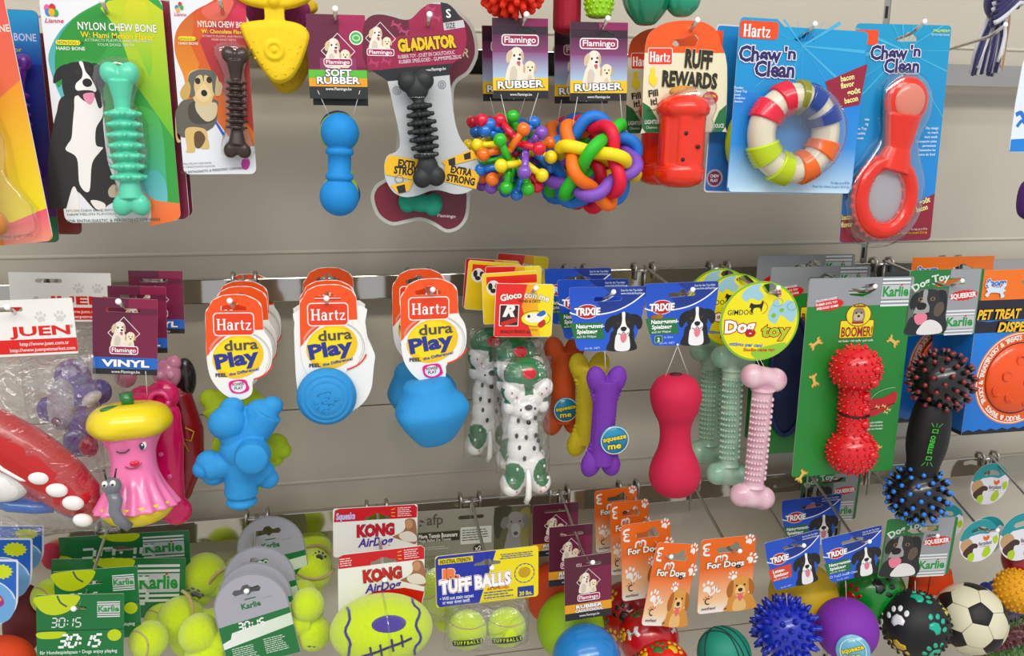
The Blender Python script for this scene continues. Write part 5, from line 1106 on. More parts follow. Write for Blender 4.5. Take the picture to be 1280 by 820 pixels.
# ---- spotted dog toys in bags
def gioco(c, yellow=False):
    stock(c, rrect(0, 0, 75, 69, 3), 'F4F0E4', [eurohole(40, 15, 22, 6)])
    if yellow:
        c.rect(.5, .5, 74.5, 68.5, 'F0D02A', 2); c.rect(6, 5, 74.5, 16, 'E2372E'); c.ell(15, 20, 9, 10, 'E8E8E4'); c.ell(11, 18, 3, 5, '2A2A2A'); c.ell(20, 18, 3, 4, '2A2A2A'); c.ell(15, 24, 4, 3, '2A2A2A'); c.part('printed_background'); c.text('Gioco con me', 40, 44, 9, 'E8E0C8', 56, 'c', bold=.06, rot=-80); c.part('lettering'); return
    c.rect(.5, .5, 74.5, 68.5, 'E2342C', 2); c.poly([(40,.5),(72,.5),(74.5,3),(74.5,66),(72,68.5),(50,68.5),(34,30)], 'F0A02A', grad=('F2CE2A', 'u')); c.poly([(52,.5),(72,.5),(74.5,3),(74.5,66),(72,68.5),(60,68.5)], 'F4E02E'); c.part('printed_background')
    c.rect(6, 27, 31, 55, 'F4F0EA', 1); c.rect(7, 28, 30, 54, '3A1818', 1); c.line([(9,53),(29,46)], 6, 'C8322A'); c.text('R', 10, 42, 14, 'F4F0EA', 16, bold=.08, shear=.3)
    c.ell(53, 45, 19, 10, 'F6E83A'); c.ring(53, 45, 19, 10, .8, '3A6A2A'); c.blob([(38,44),(46,38),(56,38),(64,36),(68,40),(62,46),(64,54),(56,50),(46,50)], 'F2F0EC'); c.ell(44, 42, 2, 2, '2A2A2A'); c.blob([(54,40),(62,34),(66,38),(60,42)], '3A6AC8'); c.blob([(56,52),(64,46),(66,52),(60,57)], 'C8322A'); c.part('cartoon_dog')
    c.text('Gioco con me', 38, 18, 8, 'F6F2EA', 62, 'c', bold=.06, out='6A2A1A', ow=.03, arc=90); c.text('HUND & CATZ', 44, 24, 3.4, '5A2A1A', 28, 'c', bold=.04); c.text('ARNALDO FRANCO s.a.s.', 8, 64, 4, '3A1818', 40, bold=.04); c.text('GIOCATTOLI', 44, 61, 2.4, '6A3A1A', 12); c.part('lettering')
c = card_frame('spotted_dog_toy', (620, 354), (693, 357), (618.5, 421), .205, (75, 69), 'front bagged white spotted dog toy with green and white hat', 'dog toy', 'bagged spotted dog toys'); gioco(c)
def dalmatian(root, px, py, d):
    X, s_ = toy(root, px, py, d); mb = MB()
    for x, y, r in ((0,-77,(28,20,22)),(-17,-57,(14,15,15)),(21,-60,(15,15,15)),(-1,-34,(19,19,17)),(0,-48,(26,15,18)),(-21,-36,(8,9,10)),(23,-36,(8,9,10)),(-3,-4,(20,16,32)),(-2,20,(21,17,28)),(2,46,(27,18,27)),(-17,68,(15,19,16)),(20,67,(15,19,16))): E(mb, x, y, r)
    E(mb, -1, -29, (9, 10, 8), -16)
    def cf(p):
        q = X.inverted() @ Vector(p); x, y, yy = q.x/s_, -q.z/s_, q.y/s_
        if y < -63 and math.hypot(x-1, (y+83)*1.3) < 9 and yy < 0: return 'C82034'
        if y < -54 and (abs(x-1) < 7 or y < -70) and math.hypot((x+17), (y+57)) > 14 and math.hypot(x-21, y+60) > 14: return '2E7A4A'
        if -62 < y < -42 and yy > -8 and abs(x) > 8: return '2E7A4A'
        for cx_, cy_ in ((-15,52),(20,50)):
            if ((x-cx_)/12)**2+((y-cy_)/17)**2 < 1 and abs(x-1) > 4 and yy < 8: return '2E7A4A'
        return 'F2F0EC'
    scaled(mb, X, s_); b = fused(mb, 'dog_body', 'gloss', root, .0013, 2, colfn=cf); T = lambda n, x, y, r, yy, col: scaled(E(MB(), x, y, r, yy, 0, col), X, s_).build(n, 'gloss', b)
    scaled(MB().tube([(0,-20,-42),(1,-22,-60),(1,-21,-78),(0,-14,-88)], [3,3.6,4,4], 'F4F2EE', seg=10), X, s_).build('tail', 'gloss', b)
    T('nose', 0, -40, (5, 3, 3.6), -20, '1E1E22'); T('mouth', -1, -22, (3, 2, 3), -25, '2A2226')
    for x, y in ((-9,-36),(9,-37)): T('eye', x, y, (1.4, 1.2, 1.8), -16.5, '1E1E22')
    for x, y in ((-12,-22),(10,-24),(-14,-2),(-2,0),(11,-1),(-4,28),(-10,14),(9,16),(14,6)): T('black_spot', x, y, (2.2, 1.2, 3.4), -15 if abs(x) > 6 else -17.5, '26262A')
    for x, y in ((-13,42),(-20,56),(22,40),(14,54),(27,56),(6,-68),(-8,-74),(14,-80)): T('white_dot', x, y, (1.6, 1.2, 2.2), -17 if y > 0 else -16, 'F4F2EE')
    for x, y in ((-14,72),(-20,64),(24,68),(18,74),(-20,-58),(-14,-52),(24,-62),(18,-55)): T('pink_mark', x, y, (1.2, 1, 1.5), -17.5 if y > 0 else -14.5, 'D8505A')
    return b
dalmatian(c.root, 656, 541, .215); bag(c.root, 656, 536, .215, 66, 188, 24, seed=3)
fr = c.root
behind(fr, 0, .055, 'second bagged spotted dog toy, hat showing left of the front dog', dx=-.004, dz=.014, roll=-2)
behind(fr, 0, .115, 'rear left bagged spotted dog toy hanging upright with green foot low', dx=-.021, dz=.018, roll=2)
behind(fr, 0, .15, 'rearmost bagged spotted dog toy showing its red hat dot right of the others', dx=.032, dz=.02, roll=3)
for o, (x, y, d, rl) in zip([x for x in list(C.objects) if x.name.startswith('spotted_dog_toy.')], ((606,347,.16,2),(588,326,.1,-3),(584,326,.09,5))):
    pass
for x, y, d, rl, lab in ((602, 342, .175, -2, 'yellow header card tucked behind the front red and yellow header'), (586, 325, .12, 6, 'rear yellow header card fanned out at the left of the red headers')):
    r = empty('header_card', W(x, y, d), (0, math.radians(rl), 0)); tag(r, lab, 'card', 'yellow header cards'); cc = Card(r, None, None, None, .001, .001); gioco(cc, True)
# ---- blue headers
def trixie(name, label, TL, TR, BL, d, kind='n', group='toys on blue headers'):
    c = card_frame(name, TL, TR, BL, d, (100, 86), label, 'dog toy', group)
    o = smoothpts([(0,4,0),(3,0,0),(30,0,0),(70,0,0),(97,0,0),(100,4,0),(99.5,20,0),(95,50,0),(87,76,0),(78,81,0),(50,84,0),(24,83,0),(12,79,0),(6,50,0),(1,22,0)], 2); o = [(p.x, p.y) for p in o]
    stock(c, o, '2456C0', [[(32,16),(34,13),(46,13),(50,9),(54,9),(56,12),(66,13),(69,15),(67,18),(34,19)]], grad=('2F66D2', 'v'))
    c.poly([(44,.5),(97,.5),(99.6,4),(99,12),(80,24),(62,31),(40,35),(40,24),(36,20),(68,19),(70,14),(66,12),(57,11)], '1C3C92'); c.curve([(1,32),(10,35),(34,36),(60,32),(82,22),(99,9)], 1.7, 'F2F4F8')
    if kind == 'l': c.poly([(2,46),(44,44),(44,66),(8,67)], 'D8563A')
    else: c.poly([(2,46),(44,46),(48,68),(8,67)], '2C7A46')
    c.part('printed_background')
    c.ell(24, 31.5, 15, 9.6, 'F0ECE8'); c.ell(24, 31.5, 14, 8.8, 'C0282E'); c.text('TRIXIE', 24, 36, 9.2, 'FFFFFF', 34, 'c', bold=.07, out='5A1A1E', ow=.04); c.part('logo')
    collie_head(c, 48, 32, .50); c.part('dog_picture')
    t1 = 'Latex-' if kind == 'l' else 'Naturgummi-'
    c.text(t1, 10, 53, 5.2, 'FFFFFF', 22 if kind == 'l' else 37, bold=.05); c.text('Spielzeug', 11, 60, 5.2, 'FFFFFF', 27, bold=.05); c.text('auch für Welpen', 11, 65.5, 3, 'E8F0E8', 26, bold=.02)
    c.text('Scan for the Top-Seller', 96, 6, 2.8, 'D8E4F8', 29, 'r', bold=.02); c.text('www.trixie.de/shop/tips', 96, 10, 2.8, 'D8E4F8', 29, 'r', bold=.02); c.text('Art.-Nr. 34871', 22, 81, 2.8, 'D8E4F8', 20)
    if kind == '2': c.rect(15, 69, 26, 79, '9CC8A0', 2); c.rect(15.7, 69.7, 25.3, 78.3, '2C6A46', 1.6); c.text('2', 20.5, 77, 5, 'FFFFFF', None, 'c', bold=.05); c.ell(14, 44, 5, 3, '9A6A2A'); c.ell(21, 43.5, 5, 3.4, 'A87432'); c.text('für Zähne', 28, 73, 2.6, 'D8E4F8', 12)
    if kind == 'b': 
        for i, t in enumerate(('Toy', 'Snack', 'Clean')): c.ring(13+i*14, 72, 2, 2, .8, 'D8E4F8'); c.text(t, 17+i*14, 74, 3.6, 'D8E4F8', None, bold=.03)
    c.part('lettering'); return c
c = trixie('bone_toy', 'purple bone toy with round squeeze me badge under the front blue header', (712, 359.5), (807, 359.5), (711, 442), .205)
def xbone(root, A, B, d, col, badge=None, bk=1):
    X, L, s_ = axis(root, A, B, d); mb = MB()
    for sx in (-1, 1):
        for sz in (-1, 1): mb.ell((sx*13*s_, 0, sz*(L/2-14*s_)), (13*s_, 11*s_, 18*s_), m=Matrix.Rotation(sx*sz*.28, 3, 'Y'))
    mb.tube([(0, 0, L/2-14*s_), (0, 0, 0), (0, 0, -L/2+14*s_)], [16*s_, 15*s_, 16*s_], seg=20, flat=1)
    hw = lambda z: (15+11.5*max(0, (abs(z)/(L/2/s_)-.35)/.5))*s_ if abs(z) < L/2/s_*.86 else 22*s_
    for i in range(24):
        z = (-.5+(i+.5)/24)*L*.94
        for sx in (-1, 1):
            if abs(z) < L*.47: mb.ell((sx*(hw(z/s_)-1.2*s_), 0, z), (2.6*s_, 4*s_, 2.2*s_), seg=8, rings=6)
    xf(mb, X); b = fused(mb, 'bone', 'soft', root, .0012, 2, col)
    if badge:
        p, k = toy(root, badge[0], badge[1], d+.018); r = badge[2]*k; bm = MB().lathe([(r*.98, 0), (r, -.001), (r*.98, -.002)], '2E8FB4', 36, m=Matrix.Rotation(math.pi/2, 4, 'X')); xf(bm, p); bo = bm.build('badge', 'gloss', root)
        cc = Card(root, None, None, None, .001, .001); o = p.translation*1000; cc.z = -o.y*.001+.0022; u, v = o.x, -o.z; q = badge[2]*k*1000/19
        cc.ring(u, v, 18*q, 18*q, 1*q, 'D8E8E0'); cc.text('squeeze', u, v-.5*q, 6.4*q, 'F0DE2A', 31*q, 'c', bold=.05, out='1A3A5A', ow=.06, rot=-8); cc.text('me', u, v+11*q, 8*q, 'F0DE2A', 18*q, 'c', bold=.05, out='1A3A5A', ow=.06, rot=-4); cc.part('badge_lettering')
xbone(c.root, (759, 461), (750, 592), .21, '7A3AA8', (768, 550, 19)); cordline(c.root, (756, 439), (757, 462), .206, .21)
c = trixie('bone_toy', 'yellow bone toy half hidden behind the purple bone', (697, 350), (785, 350), (696, 428), .16); xbone(c.root, (737, 444), (733, 566), .16, 'C8B422', None)
c = trixie('bone_toy', 'orange bone toy with badge hanging leftmost behind the yellow bone', (681, 336), (764, 336), (680, 408), .11); xbone(c.root, (706, 424), (703, 540), .12, 'C85A1E', (707, 512, 16))
c = trixie('dumbbell_toy', 'crimson natural rubber dumbbell on white strings under a blue header', (806, 355), (898, 354), (806, 436), .205, '2')
X, L, s_ = axis(c.root, (845, 462), (843, 624), .21)
P_ = smoothpts([(1,81,0),(10,80.5,0),(23,75,0),(31,62,0),(32,50,0),(28,33,0),(21,17,0),(19.5,0,0),(22,-17,0),(29,-34,0),(33,-50,0),(31,-64,0),(22,-76,0),(10,-81,0),(1,-81.5,0)], 4, False)
b = xf(MB().lathe([(max(p.x, .3)*s_, p.y*s_) for p in P_], 'CC2850', 40), X).build('dumbbell', 'soft', c.root); xf(MB().lathe([(8*s_, 81.6*s_), (7*s_, 79*s_), (1*s_, 78*s_)], '6A1428', 20), X).build('end_hole', 'soft', b)
cordline(c.root, (847, 432), (832, 470), .206, .21); cordline(c.root, (847, 432), (860, 468), .206, .21); MB().ell(toy(c.root, 847, 431, .207)[0].translation, .0018, 'F0F0EE').build('knot', 'cord', c.root)
# ---- round yellow tags with nubby bones
def gim(c):
    R_ = 50; o = [(50+R_*math.cos(t*math.pi/24), 50+R_*math.sin(t*math.pi/24)) for t in range(48)]; H_ = [(50,8),(54,4),(64,3),(70,8),(76,14),(76,20),(72,22),(66,18),(58,16)]
    stock(c, o, '8CC03A', [H_]); v, t = holed([(50+47.5*math.cos(t*math.pi/24), 50+47.5*math.sin(t*math.pi/24)) for t in range(48)], [H_]); c.z += LAY; c.tri(v, t, 'F2E62C')
    c.blob([(30,10),(38,5),(50,3),(48,10),(54,18),(48,24),(38,20),(32,24),(26,18)], 'A8D0DC'); c.blob([(64,30),(72,24),(76,32),(84,26),(92,30),(96,42),(92,54),(84,50),(76,44),(70,54),(62,50),(60,42)], 'A8D0DC'); c.ell(67, 44, 3, 3, '8CC03A'); c.ell(77, 38, 3, 2.6, '8CC03A')
    for x, y in ((72,28),(90,34)): c.ring(x, y, 6, 5, .6, '6A9AA8')
    c.blob([(40,88),(60,82),(84,80),(76,92),(60,98),(48,98)], '9CCB4A'); c.part('printed_background')
    c.text('GIMDOG', 9, 39, 6.4, '2E2A20', 32, bold=.01, rot=3); c.blob([(36,32),(38,26),(42,28),(50,28),(52,24),(54,26),(52,34),(51,38),(49,33),(42,33),(40,38),(38,38),(38,32)], '26241E'); c.ring(46, 33, 13, 9, .9, 'D87A2A', -60, 60); c.part('logo')
    c.text('Dog', 6, 61, 15, 'FFFFFF', 38, bold=.06, out=['B8202A'], ow=.07, rot=2); c.text('toy', 52, 69, 15, 'B6D03A', 36, bold=.06, out=['B8202A'], ow=.06, rot=4)
    c.text('ottimo per cani', 12, 77, 4.4, '3A7AC8', 42, bold=.05, rot=8); c.text('Studio cane gag', 30, 86, 4, 'C8302A', 40, bold=.05, rot=5); c.part('lettering')
def nubbone(root, A, B, d, col, m='gloss', k=1):
    X, L, s_ = axis(root, A, B, d); s_ *= k; mb = MB()
    for sz in (1, -1):
        z = sz*(L/2-15*s_)
        for sx in (-1, 1): mb.ell((sx*15*s_, 0, z+(-sx*3*s_)), (16*s_, 15*s_, 15.5*s_))
        mb.tube([(-15*s_, 0, z+3*s_), (15*s_, 0, z-3*s_)], 14.5*s_, seg=20)
        mb.lathe([(12*s_, sz*(L/2-27*s_)), (16*s_, sz*(L/2-30*s_)), (12*s_, sz*(L/2-34*s_))][::sz])
    mb.lathe([(13*s_, L/2-20*s_), (12.6*s_, 0), (13*s_, -L/2+20*s_)], seg=28); xf(mb, X); b = fused(mb, 'bone', m, root, .0012, 2, colfn=lambda p: mix(col[0], col[1], .5+.5*mnoise.noise(Vector(p)*55)))
    nb = MB()
    for i in range(15):
        for j in range(11):
            if j in (6, 7): continue
            a = -math.pi+math.pi*(j+.5)/11; z = (-.5+(i+.5)/15)*(L-76*s_); nb.ell((13.4*s_*math.cos(a), 13.4*s_*math.sin(a), z), 2.1*s_, mix(col[0], col[1], .3), seg=6, rings=5)
    tag(xf(nb, X).build('nub_rows', m, b), kind='stuff')
c = card_frame('nubby_bone_toy', (901, 355), (1001, 351), (901, 455), .205, (100, 100), 'pale pink nubby bone under the front round yellow tag', 'dog toy', 'nubby bones on round yellow tags'); gim(c)
nubbone(c.root, (956, 458), (939, 634), .21, ('F0D8DC', 'C88AA4')); cordline(c.root, (945, 448), (952, 462), .206, .21); cordline(c.root, (950, 449), (958, 464), .206, .21)
c = card_frame('nubby_bone_toy', (873, 345), (966, 341), (873, 438), .155, (100, 100), 'pale green nubby bone behind the pink bone', 'dog toy', 'nubby bones on round yellow tags'); gim(c); nubbone(c.root, (917, 434), (909, 606), .16, ('C8DCC8', '7AB09A'), k=.95)
c = card_frame('nubby_bone_toy', (857, 338), (943, 335), (857, 424), .115, (100, 100), 'faded green nubby bone furthest back behind the crimson dumbbell', 'dog toy', 'nubby bones on round yellow tags'); gim(c); nubbone(c.root, (890, 425), (884, 580), .11, ('B4CCB4', '8AB098'), k=.95)
# ---- green and grey cards
def karlie(c, u, v, k, w_=44):
    c.at(u, v, k); 
    for y in (0, 5, 30, 35): c.rect(0, y, w_, y+2.6, 'E8EAEA')
    c.rect(0, 9, w_, 28, 'C8CACC'); c.text('Karlie', w_/2, 24, 13, '2A9A4A', w_*.92, 'c', bold=.06); c.rect(w_*.66, 8, w_*.72, 10.5, 'D82A2A'); c.at()
def boomer(name, label, TL, TR, BL, d):
    c = pcard(name, label, TL, TR, BL, d, group='chew toys on green and grey cards'); w_, h = c.w, c.h; c.crop(1000, 340, 3.037); k = w_/400*1.0; q = lambda x, y: ((x-35+y*.03)*k, (y-25)*k*1.0)
    H_ = [q(x, y) for x, y in ((182,72),(190,62),(225,64),(245,50),(280,46),(292,56),(290,68),(270,80),(240,92),(190,86))]
    stock(c, rrect(0, 0, w_, h, 4), '2E8A3E', [H_]); v, t = holed(rrect(.3, .3, w_-.3, q(0, 122)[1], (4,4,0,0)), [H_]); c.z += LAY; c.tri(v, t, '9EA0A4'); c.z += LAY
    c.rect(q(310,0)[0], 0.5, q(425,0)[0], q(0,122)[1]-2, '8A9296'); karlie(c, q(312,0)[0], 2, k*2.6, 42); burst(c, *q(114, 116), 24, 9, 'D82A22', 20, .85, -6); c.part('printed_background')
    a = q(225, 205); c.rect(a[0]-28, a[1]-14, a[0]+27, a[1]+13, '7A1E22', 2); c.rect(a[0]-27, a[1]-13, a[0]+26, a[1]+12, 'F0DE3A', 2); b = q(228, 155); c.ell(b[0], b[1], 20.5, 17, '7A1E22'); c.ell(b[0], b[1], 19.3, 15.8, 'F0DE3A')
    c.blob([(b[0]-9,b[1]-6),(b[0]-5,b[1]-10),(b[0]+5,b[1]-10),(b[0]+9,b[1]-5),(b[0]+10,b[1]+4),(b[0]+6,b[1]+12),(b[0]-7,b[1]+12),(b[0]-10,b[1]+4)], '9A8A70'); c.blob([(b[0]-6,b[1]-2),(b[0]+6,b[1]-2),(b[0]+7,b[1]+6),(b[0],b[1]+8),(b[0]-7,b[1]+6)], 'C8BCA4')
    c.ell(b[0]-4, b[1]-3, 1.5, 1.4, '1E1A18'); c.ell(b[0]+4, b[1]-3, 1.5, 1.4, '1E1A18'); c.ell(b[0], b[1]+1.5, 2.2, 1.7, '1E1A18'); c.line([(b[0]-10,b[1]+11),(b[0]+9,b[1]+11)], 3, 'A02A2A'); c.part('dog_picture')
    for x, y, r in ((72,250,-35),(370,252,35),(75,380,70),(338,650,-60),(50,728,-60)): small_bone(c, *q(x, y), .2, 'C8A04A', r); small_bone(c, q(x, y)[0]-.3, q(x, y)[1]-.5, .16, 'E0C070', r)
    c.ring(*q(385, 480), 38, 25, 1, 'A8C8A8', 140, 275); c.blob([q(285,490),q(300,460),q(350,455),q(398,435),q(398,475),q(345,510),q(300,522)], 'C42A34'); c.line([q(290,500),q(350,488),q(398,478)], 1.4, '3A1A1E'); 
    for x, y in ((330,488),(355,486),(365,510),(375,500)): small_bone(c, *q(x, y), .07, 'E0D08A', 20)
    c.part('product_picture')
    c.text('Authentic', b[0], b[1]-11.5, 4, '7A1E22', 20, 'c', bold=.05); c.text('BOOMER!', a[0], a[1]+10, 14, '9A2228', 50, 'c', bold=.04, out='F0DE3A', ow=.03); c.text('mit Vanille • with vanilla • goût vanille', a[0], a[1]+18, 3.2, 'E8F0E4', 56, 'c', bold=.03)
    for i, t in enumerate(('VOLLGUMMI-HUNDESP.', 'RUBBER DOG TOY', 'SPEELGOED GUMMI')): c.text(t, *q(60+i*3, 108+i*13), 3.4, 'FFFFFF', 34, bold=.03, rot=-8)
    for i, t in enumerate(('Mit Snacks befüllbar', 'Can be filled with snacks', 'A remplir avec friandises')): c.text(t, *q(280, 548+i*12), 3, 'E8F0E4', 32, bold=.03)
    c.part('lettering'); return c
c = boomer('spiky_dumbbell_pack', 'red nubby dumbbell strapped to the front green and grey card', (1012, 348), (1143, 350), (997, 596), .205)
def nubdumb(root, A, B, d, col, strap=True):
    X, L, s_ = axis(root, A, B, d); n = 16; P_ = []; R_ = 30
    hz = L/2/s_-R_-1
    for i in range(n+1): t = math.pi*.82*i/n; P_.append((max(R_*math.sin(t), .4), hz+R_*math.cos(t)))
    P_.append((17, 10)); P_.append((17, -10))
    for i in range(n+1): t = math.pi*.18+math.pi*.82*i/n; P_.append((max(R_*math.sin(t), .4), -hz+R_*math.cos(t)))
    b = xf(MB().lathe([(r*s_, z*s_) for r, z in P_], col, 36), X).build('dumbbell', 'gloss', root)
    mb = MB(); 
    def rad(z):
        for (r1, z1), (r2, z2) in zip(P_, P_[1:]):
            if z1 >= z >= z2 and z1 > z2: return r1+(r2-r1)*(z1-z)/(z1-z2), math.atan2(z1-z2, r2-r1)
        return 1, 0
    zz = hz+R_*.92; k = 0
    while zz > -hz-R_*.93:
        r, _ = rad(zz); m_ = max(4, int(2*math.pi*r/9))
        cen = hz if zz > hz-R_*.8 else (-hz if zz < -hz+R_*.8 else None)
        for j in range(m_):
            a = 2*math.pi*(j+.5*(k % 2))/m_; p = Vector((r*math.cos(a), r*math.sin(a), zz)); nrm = (p-Vector((0, 0, cen))).normalized() if cen is not None else Vector((p.x, p.y, 0)).normalized()
            mb.tube([X @ ((p-nrm)*s_), X @ ((p+nrm*1.8)*s_), X @ ((p+nrm*3.4)*s_)], [2.5*s_, 1.8*s_, .7*s_], col, seg=6)
        zz -= 7.4; k += 1
    tag(mb.build('nubs', 'gloss', b), kind='stuff')
    for i, z in enumerate((60, 42, 22, 4, -14, -32, -52)): r = rad(z)[0] if abs(z) < hz+R_ else 10; mb = MB().ell(X @ (Vector((r*.35, -r*.94, z))*s_), 5.6*s_, col, seg=16, rings=10); mb.build('large_nub', 'gloss', b)
    if strap: xf(MB().tube([Vector((18.5*math.cos(t/10), 18.5*math.sin(t/10), -6-t*.12))*s_ for t in range(-34, 5)], 1.3*s_, '1A1416', seg=6), X).build('elastic_strap', 'rubber', root)
nubdumb(c.root, (1071, 431), (1063, 592), .225, 'D8242E')
behind(c.root, 0, .085, 'second green and grey card peeking out left behind the red dumbbell card', dx=-.012, dz=.004, drop=('dumbbell', 'elastic_strap', 'product_picture')); behind(c.root, 0, .13, 'rearmost grey topped card on the red dumbbell hook', dx=-.01, dz=.016, drop=('dumbbell', 'elastic_strap', 'product_picture', 'lettering', 'dog_picture'))
r = empty('navy_toy', W(985, 470, .12)); tag(r, 'dark navy speckled disc toy between the pink bone and the green card', 'dog toy'); s_ = sc(985, 470, .12); MB().ell((0, 0, 0), (27*s_, 9*s_, 78*s_), '1E2E5A').build('disc', 'soft', r); MB().tube([(27*s_*math.cos(t/6), -4*s_, 78*s_*math.sin(t/6)) for t in range(38)], 3*s_, '2A3C6E', closed=True).build('rim', 'soft', r)
# ---- dog toy header with squeaker flash
def dogtoy(name, label, TL, TR, BL, d):
    c = card_frame(name, TL, TR, BL, d, (92, 84), label, 'dog toy', 'spiked toys on green dog toy headers'); H_ = [(28,18),(32,14),(40,15),(52,13),(64,12),(66,15),(60,19),(50,21),(36,22)]
    stock(c, rrect(0, 0, 92, 84, 3), '2A7E40', [H_]); c.rect(50, 19.5, 88, 84, 'A2A4A8') ; c.rect(68, .5, 88, 20, 'A2A4A8'); c.rect(50, .5, 68, 11.5, 'A2A4A8'); karlie(c, 50, 53, .86, 42); burst(c, 69, 34, 19, 7, 'D82A22', 20, .85, -5); c.part('printed_background')
    c.rect(2, 24, 49.5, 82, '6C746C'); c.blob([(6,60),(2,70),(4,82),(49,82),(49,60),(40,54),(20,56)], '24262A')
    c.blob([(12,30),(20,25),(32,25),(42,30),(48,42),(47,56),(40,64),(26,66),(14,60),(8,48)], '2C2D31'); c.blob([(38,26),(46,28),(49,38),(49,56),(44,58),(42,44),(38,34)], '1A1B1F'); c.blob([(12,28),(6,32),(3,42),(6,50),(10,44),(13,36)], '1A1B1F')
    c.blob([(19,26),(24,26),(24,38),(28,48),(26,58),(14,60),(9,54),(12,46),(18,38)], 'A8A6A4'); c.blob([(36,44),(44,42),(46,52),(40,60),(34,56)], '6A5A4C')
    for x in (16, 31): c.ell(x, 37, 3, 2.4, '9A7A4A'); c.ell(x, 37, 1.6, 1.7, '0C0C0E')
    c.blob([(12,44),(18,41),(24,44),(22,50),(14,50)], '0C0C10'); c.blob([(10,55),(18,57),(28,54),(27,60),(12,62)], '2A1A1C'); c.blob([(11,57),(24,56),(26,64),(18,70),(12,66)], 'E88CA0'); c.blob([(20,70),(28,64),(38,66),(46,74),(44,82),(16,82)], 'E8E6E4')
    c.part('dog_picture')
    c.text('Dog Toy', 27, 17, 9, 'D8E4D8', 44, 'c', bold=.06, rot=-18, arc=60); c.text('SQUEEKER', 69, 37, 6, 'FFFFFF', 32, 'c', bold=.06, rot=-5); c.part('lettering'); return c
c = dogtoy('spiked_dumbbell_toy', 'large black dumbbell with red tipped and blue tipped spikes', (1138, 338), (1230, 342), (1134, 420), .205)
spiky('x', '', 1176, 476, .212, 35, '1C1A1C', 95, 6, 3.4, 'gloss', base='1C1A1C', tipcol='8E2A2A', root=c.root, partname='upper_ball', blunt=.9)
X, L, s_ = axis(c.root, (1168, 500), (1150, 600), .212); xf(MB().lathe([(a.x*s_, a.y*s_) for a in smoothpts([(20,50,0),(23,36,0),(25,10,0),(24,-10,0),(20,-30,0),(19,-50,0)], 3, False)], '1A181A', 32), X).build('handle', 'rubber', c.root)
cc = Card(c.root, None, None, None, .001, .001); p = toy(c.root, 1163, 555, .24)[0].translation*1000; cc.z = -p.y*.001+.0035; cc.at(p.x, -p.z, 1, -82); cc.text('STEREO', 0, 3, 8, '4AC83A', 28, 'c', bold=.05)
for sx in (-1, 1): cc.rect(min(sx*18, sx*24), -5, max(sx*18, sx*24), 5, '4AC83A'); cc.rect(min(sx*19, sx*23), -3.6, max(sx*19, sx*23), 3.6, '1A181A'); [cc.line([(sx*27, a), (sx*33, a*2.4)], .9, '4AC83A') for a in (-4, 0, 4)]
cc.at(); cc.part('speaker_print'); spiky('x', '', 1147, 617, .212, 34, '1C1A1C', 95, 5.5, 3.4, 'gloss', base='1C1A1C', tipcol='2E86E0', root=c.root, partname='lower_ball', blunt=.9)
# ---- boxes
def treatbox(name, label, px, py, d, w_=120, h_=215, dp=72):
    p = W(px, py, d); s_ = sc(px+40, py+90, d)*1000; r = empty(name, p); tag(r, label, 'box', 'orange and blue toy boxes'); K = s_*.001
    MB().box((0, .0006, -h_*K), (w_*K, dp*K, -38*K), '1F7FD0').build('box_body', 'print', r, smooth=False)
    c = Card(r, None, None, None, K, K); zz = [(0,0),(w_,0),(w_,h_)]+[(w_-i*(w_/12), h_-(3 if i % 2 else 0)) for i in range(1, 12)]+[(0,h_)]
    stock(c, zz, 'F0822A', [eurohole(w_*.62, 14, 30, 9)]); c.rect(0, 40, w_, h_-4, '2088D8', 0, grad=('1F7CD0', 'v')); c.rect(0, 38, w_, 64, '1A1A2E'); c.poly([(0,64),(20,66),(40,64),(60,68),(w_,64),(w_,80),(0,80)], '1A1A2E')
    zig = [(0,h_)]+[(i*w_/14, h_-(7 if i % 2 else 4)) for i in range(15)]+[(w_,h_)]; c.poly(zig, '161626'); c.part('printed_background')
    u, v = 72, 142; c.ell(u, v, 62, 62, 'F08A2A', n=48); c.ell(u, v, 60.5, 60.5, 'F4E8D8', n=48); c.ell(u, v, 59, 59, 'E86A22', n=48); c.ell(u, v, 48, 48, '3A1A10', n=40); c.part('ring_print')
    for a0, rot in ((-80, 0), (-150, 0), (-10, 0), (150, 0), (80, 0)):
        for i, ch in enumerate('TRICKY & TREATS' if a0 != 150 else 'TRICKY & TREATS'):
            a = math.radians(a0+i*4.2-2)
            if ch != ' ': c.text(ch, u+51*math.cos(a), v+51*math.sin(a), 6.4, 'F8F0E4', None, 'c', bold=.05, rot=math.degrees(a)+90)
    c.text('Sporn', 6, 20, 9, '2A7AD8', 30, bold=.06, shear=.2, out='F4F4E8', ow=.06); small_bone(c, 22, 25, .28, 'D8E8F4', 5); c.text('PET TREAT', 0, 62, 12, 'F6C82A', 64, bold=.06, out='2A1A10', ow=.03, shear=.2); c.text('DISPENSER', 32, 79, 12, 'F6C82A', 78, bold=.06, out='2A1A10', ow=.03, shear=.2); c.part('lettering')
    sd = Card(r, None, None, None, K, K)
    b = MB().ell((u*K, .002, -v*K), (47*K, 14*K, 47*K), 'F0642E', seg=40, rings=24).build('treat_ball', 'gloss', r)
    for x, y in ((-6,-26),(-24,-6),(6,2),(-16,22),(12,30),(26,-14),(28,12),(-34,14)): MB().tube([((u+x+6*math.cos(t/2))*K, .002-14*K*math.sqrt(max(0, 1-(x*x+y*y)/47**2)), -(v+y+6*math.sin(t/2))*K) for t in range(13)], 1.0*K, 'DC5424', seg=6, closed=True).build('embossed_ring', 'gloss', b)
    m_ = MB(); 
    for z0, z1, col in ((-62, -38, '1A1A2E'), (-h_, -h_+5, '161626')): m_.box((-.0003, .001, z0*K), (0, dp*K-.001, z1*K), col)
    m_.build('side_print', 'print', r, smooth=False); return r
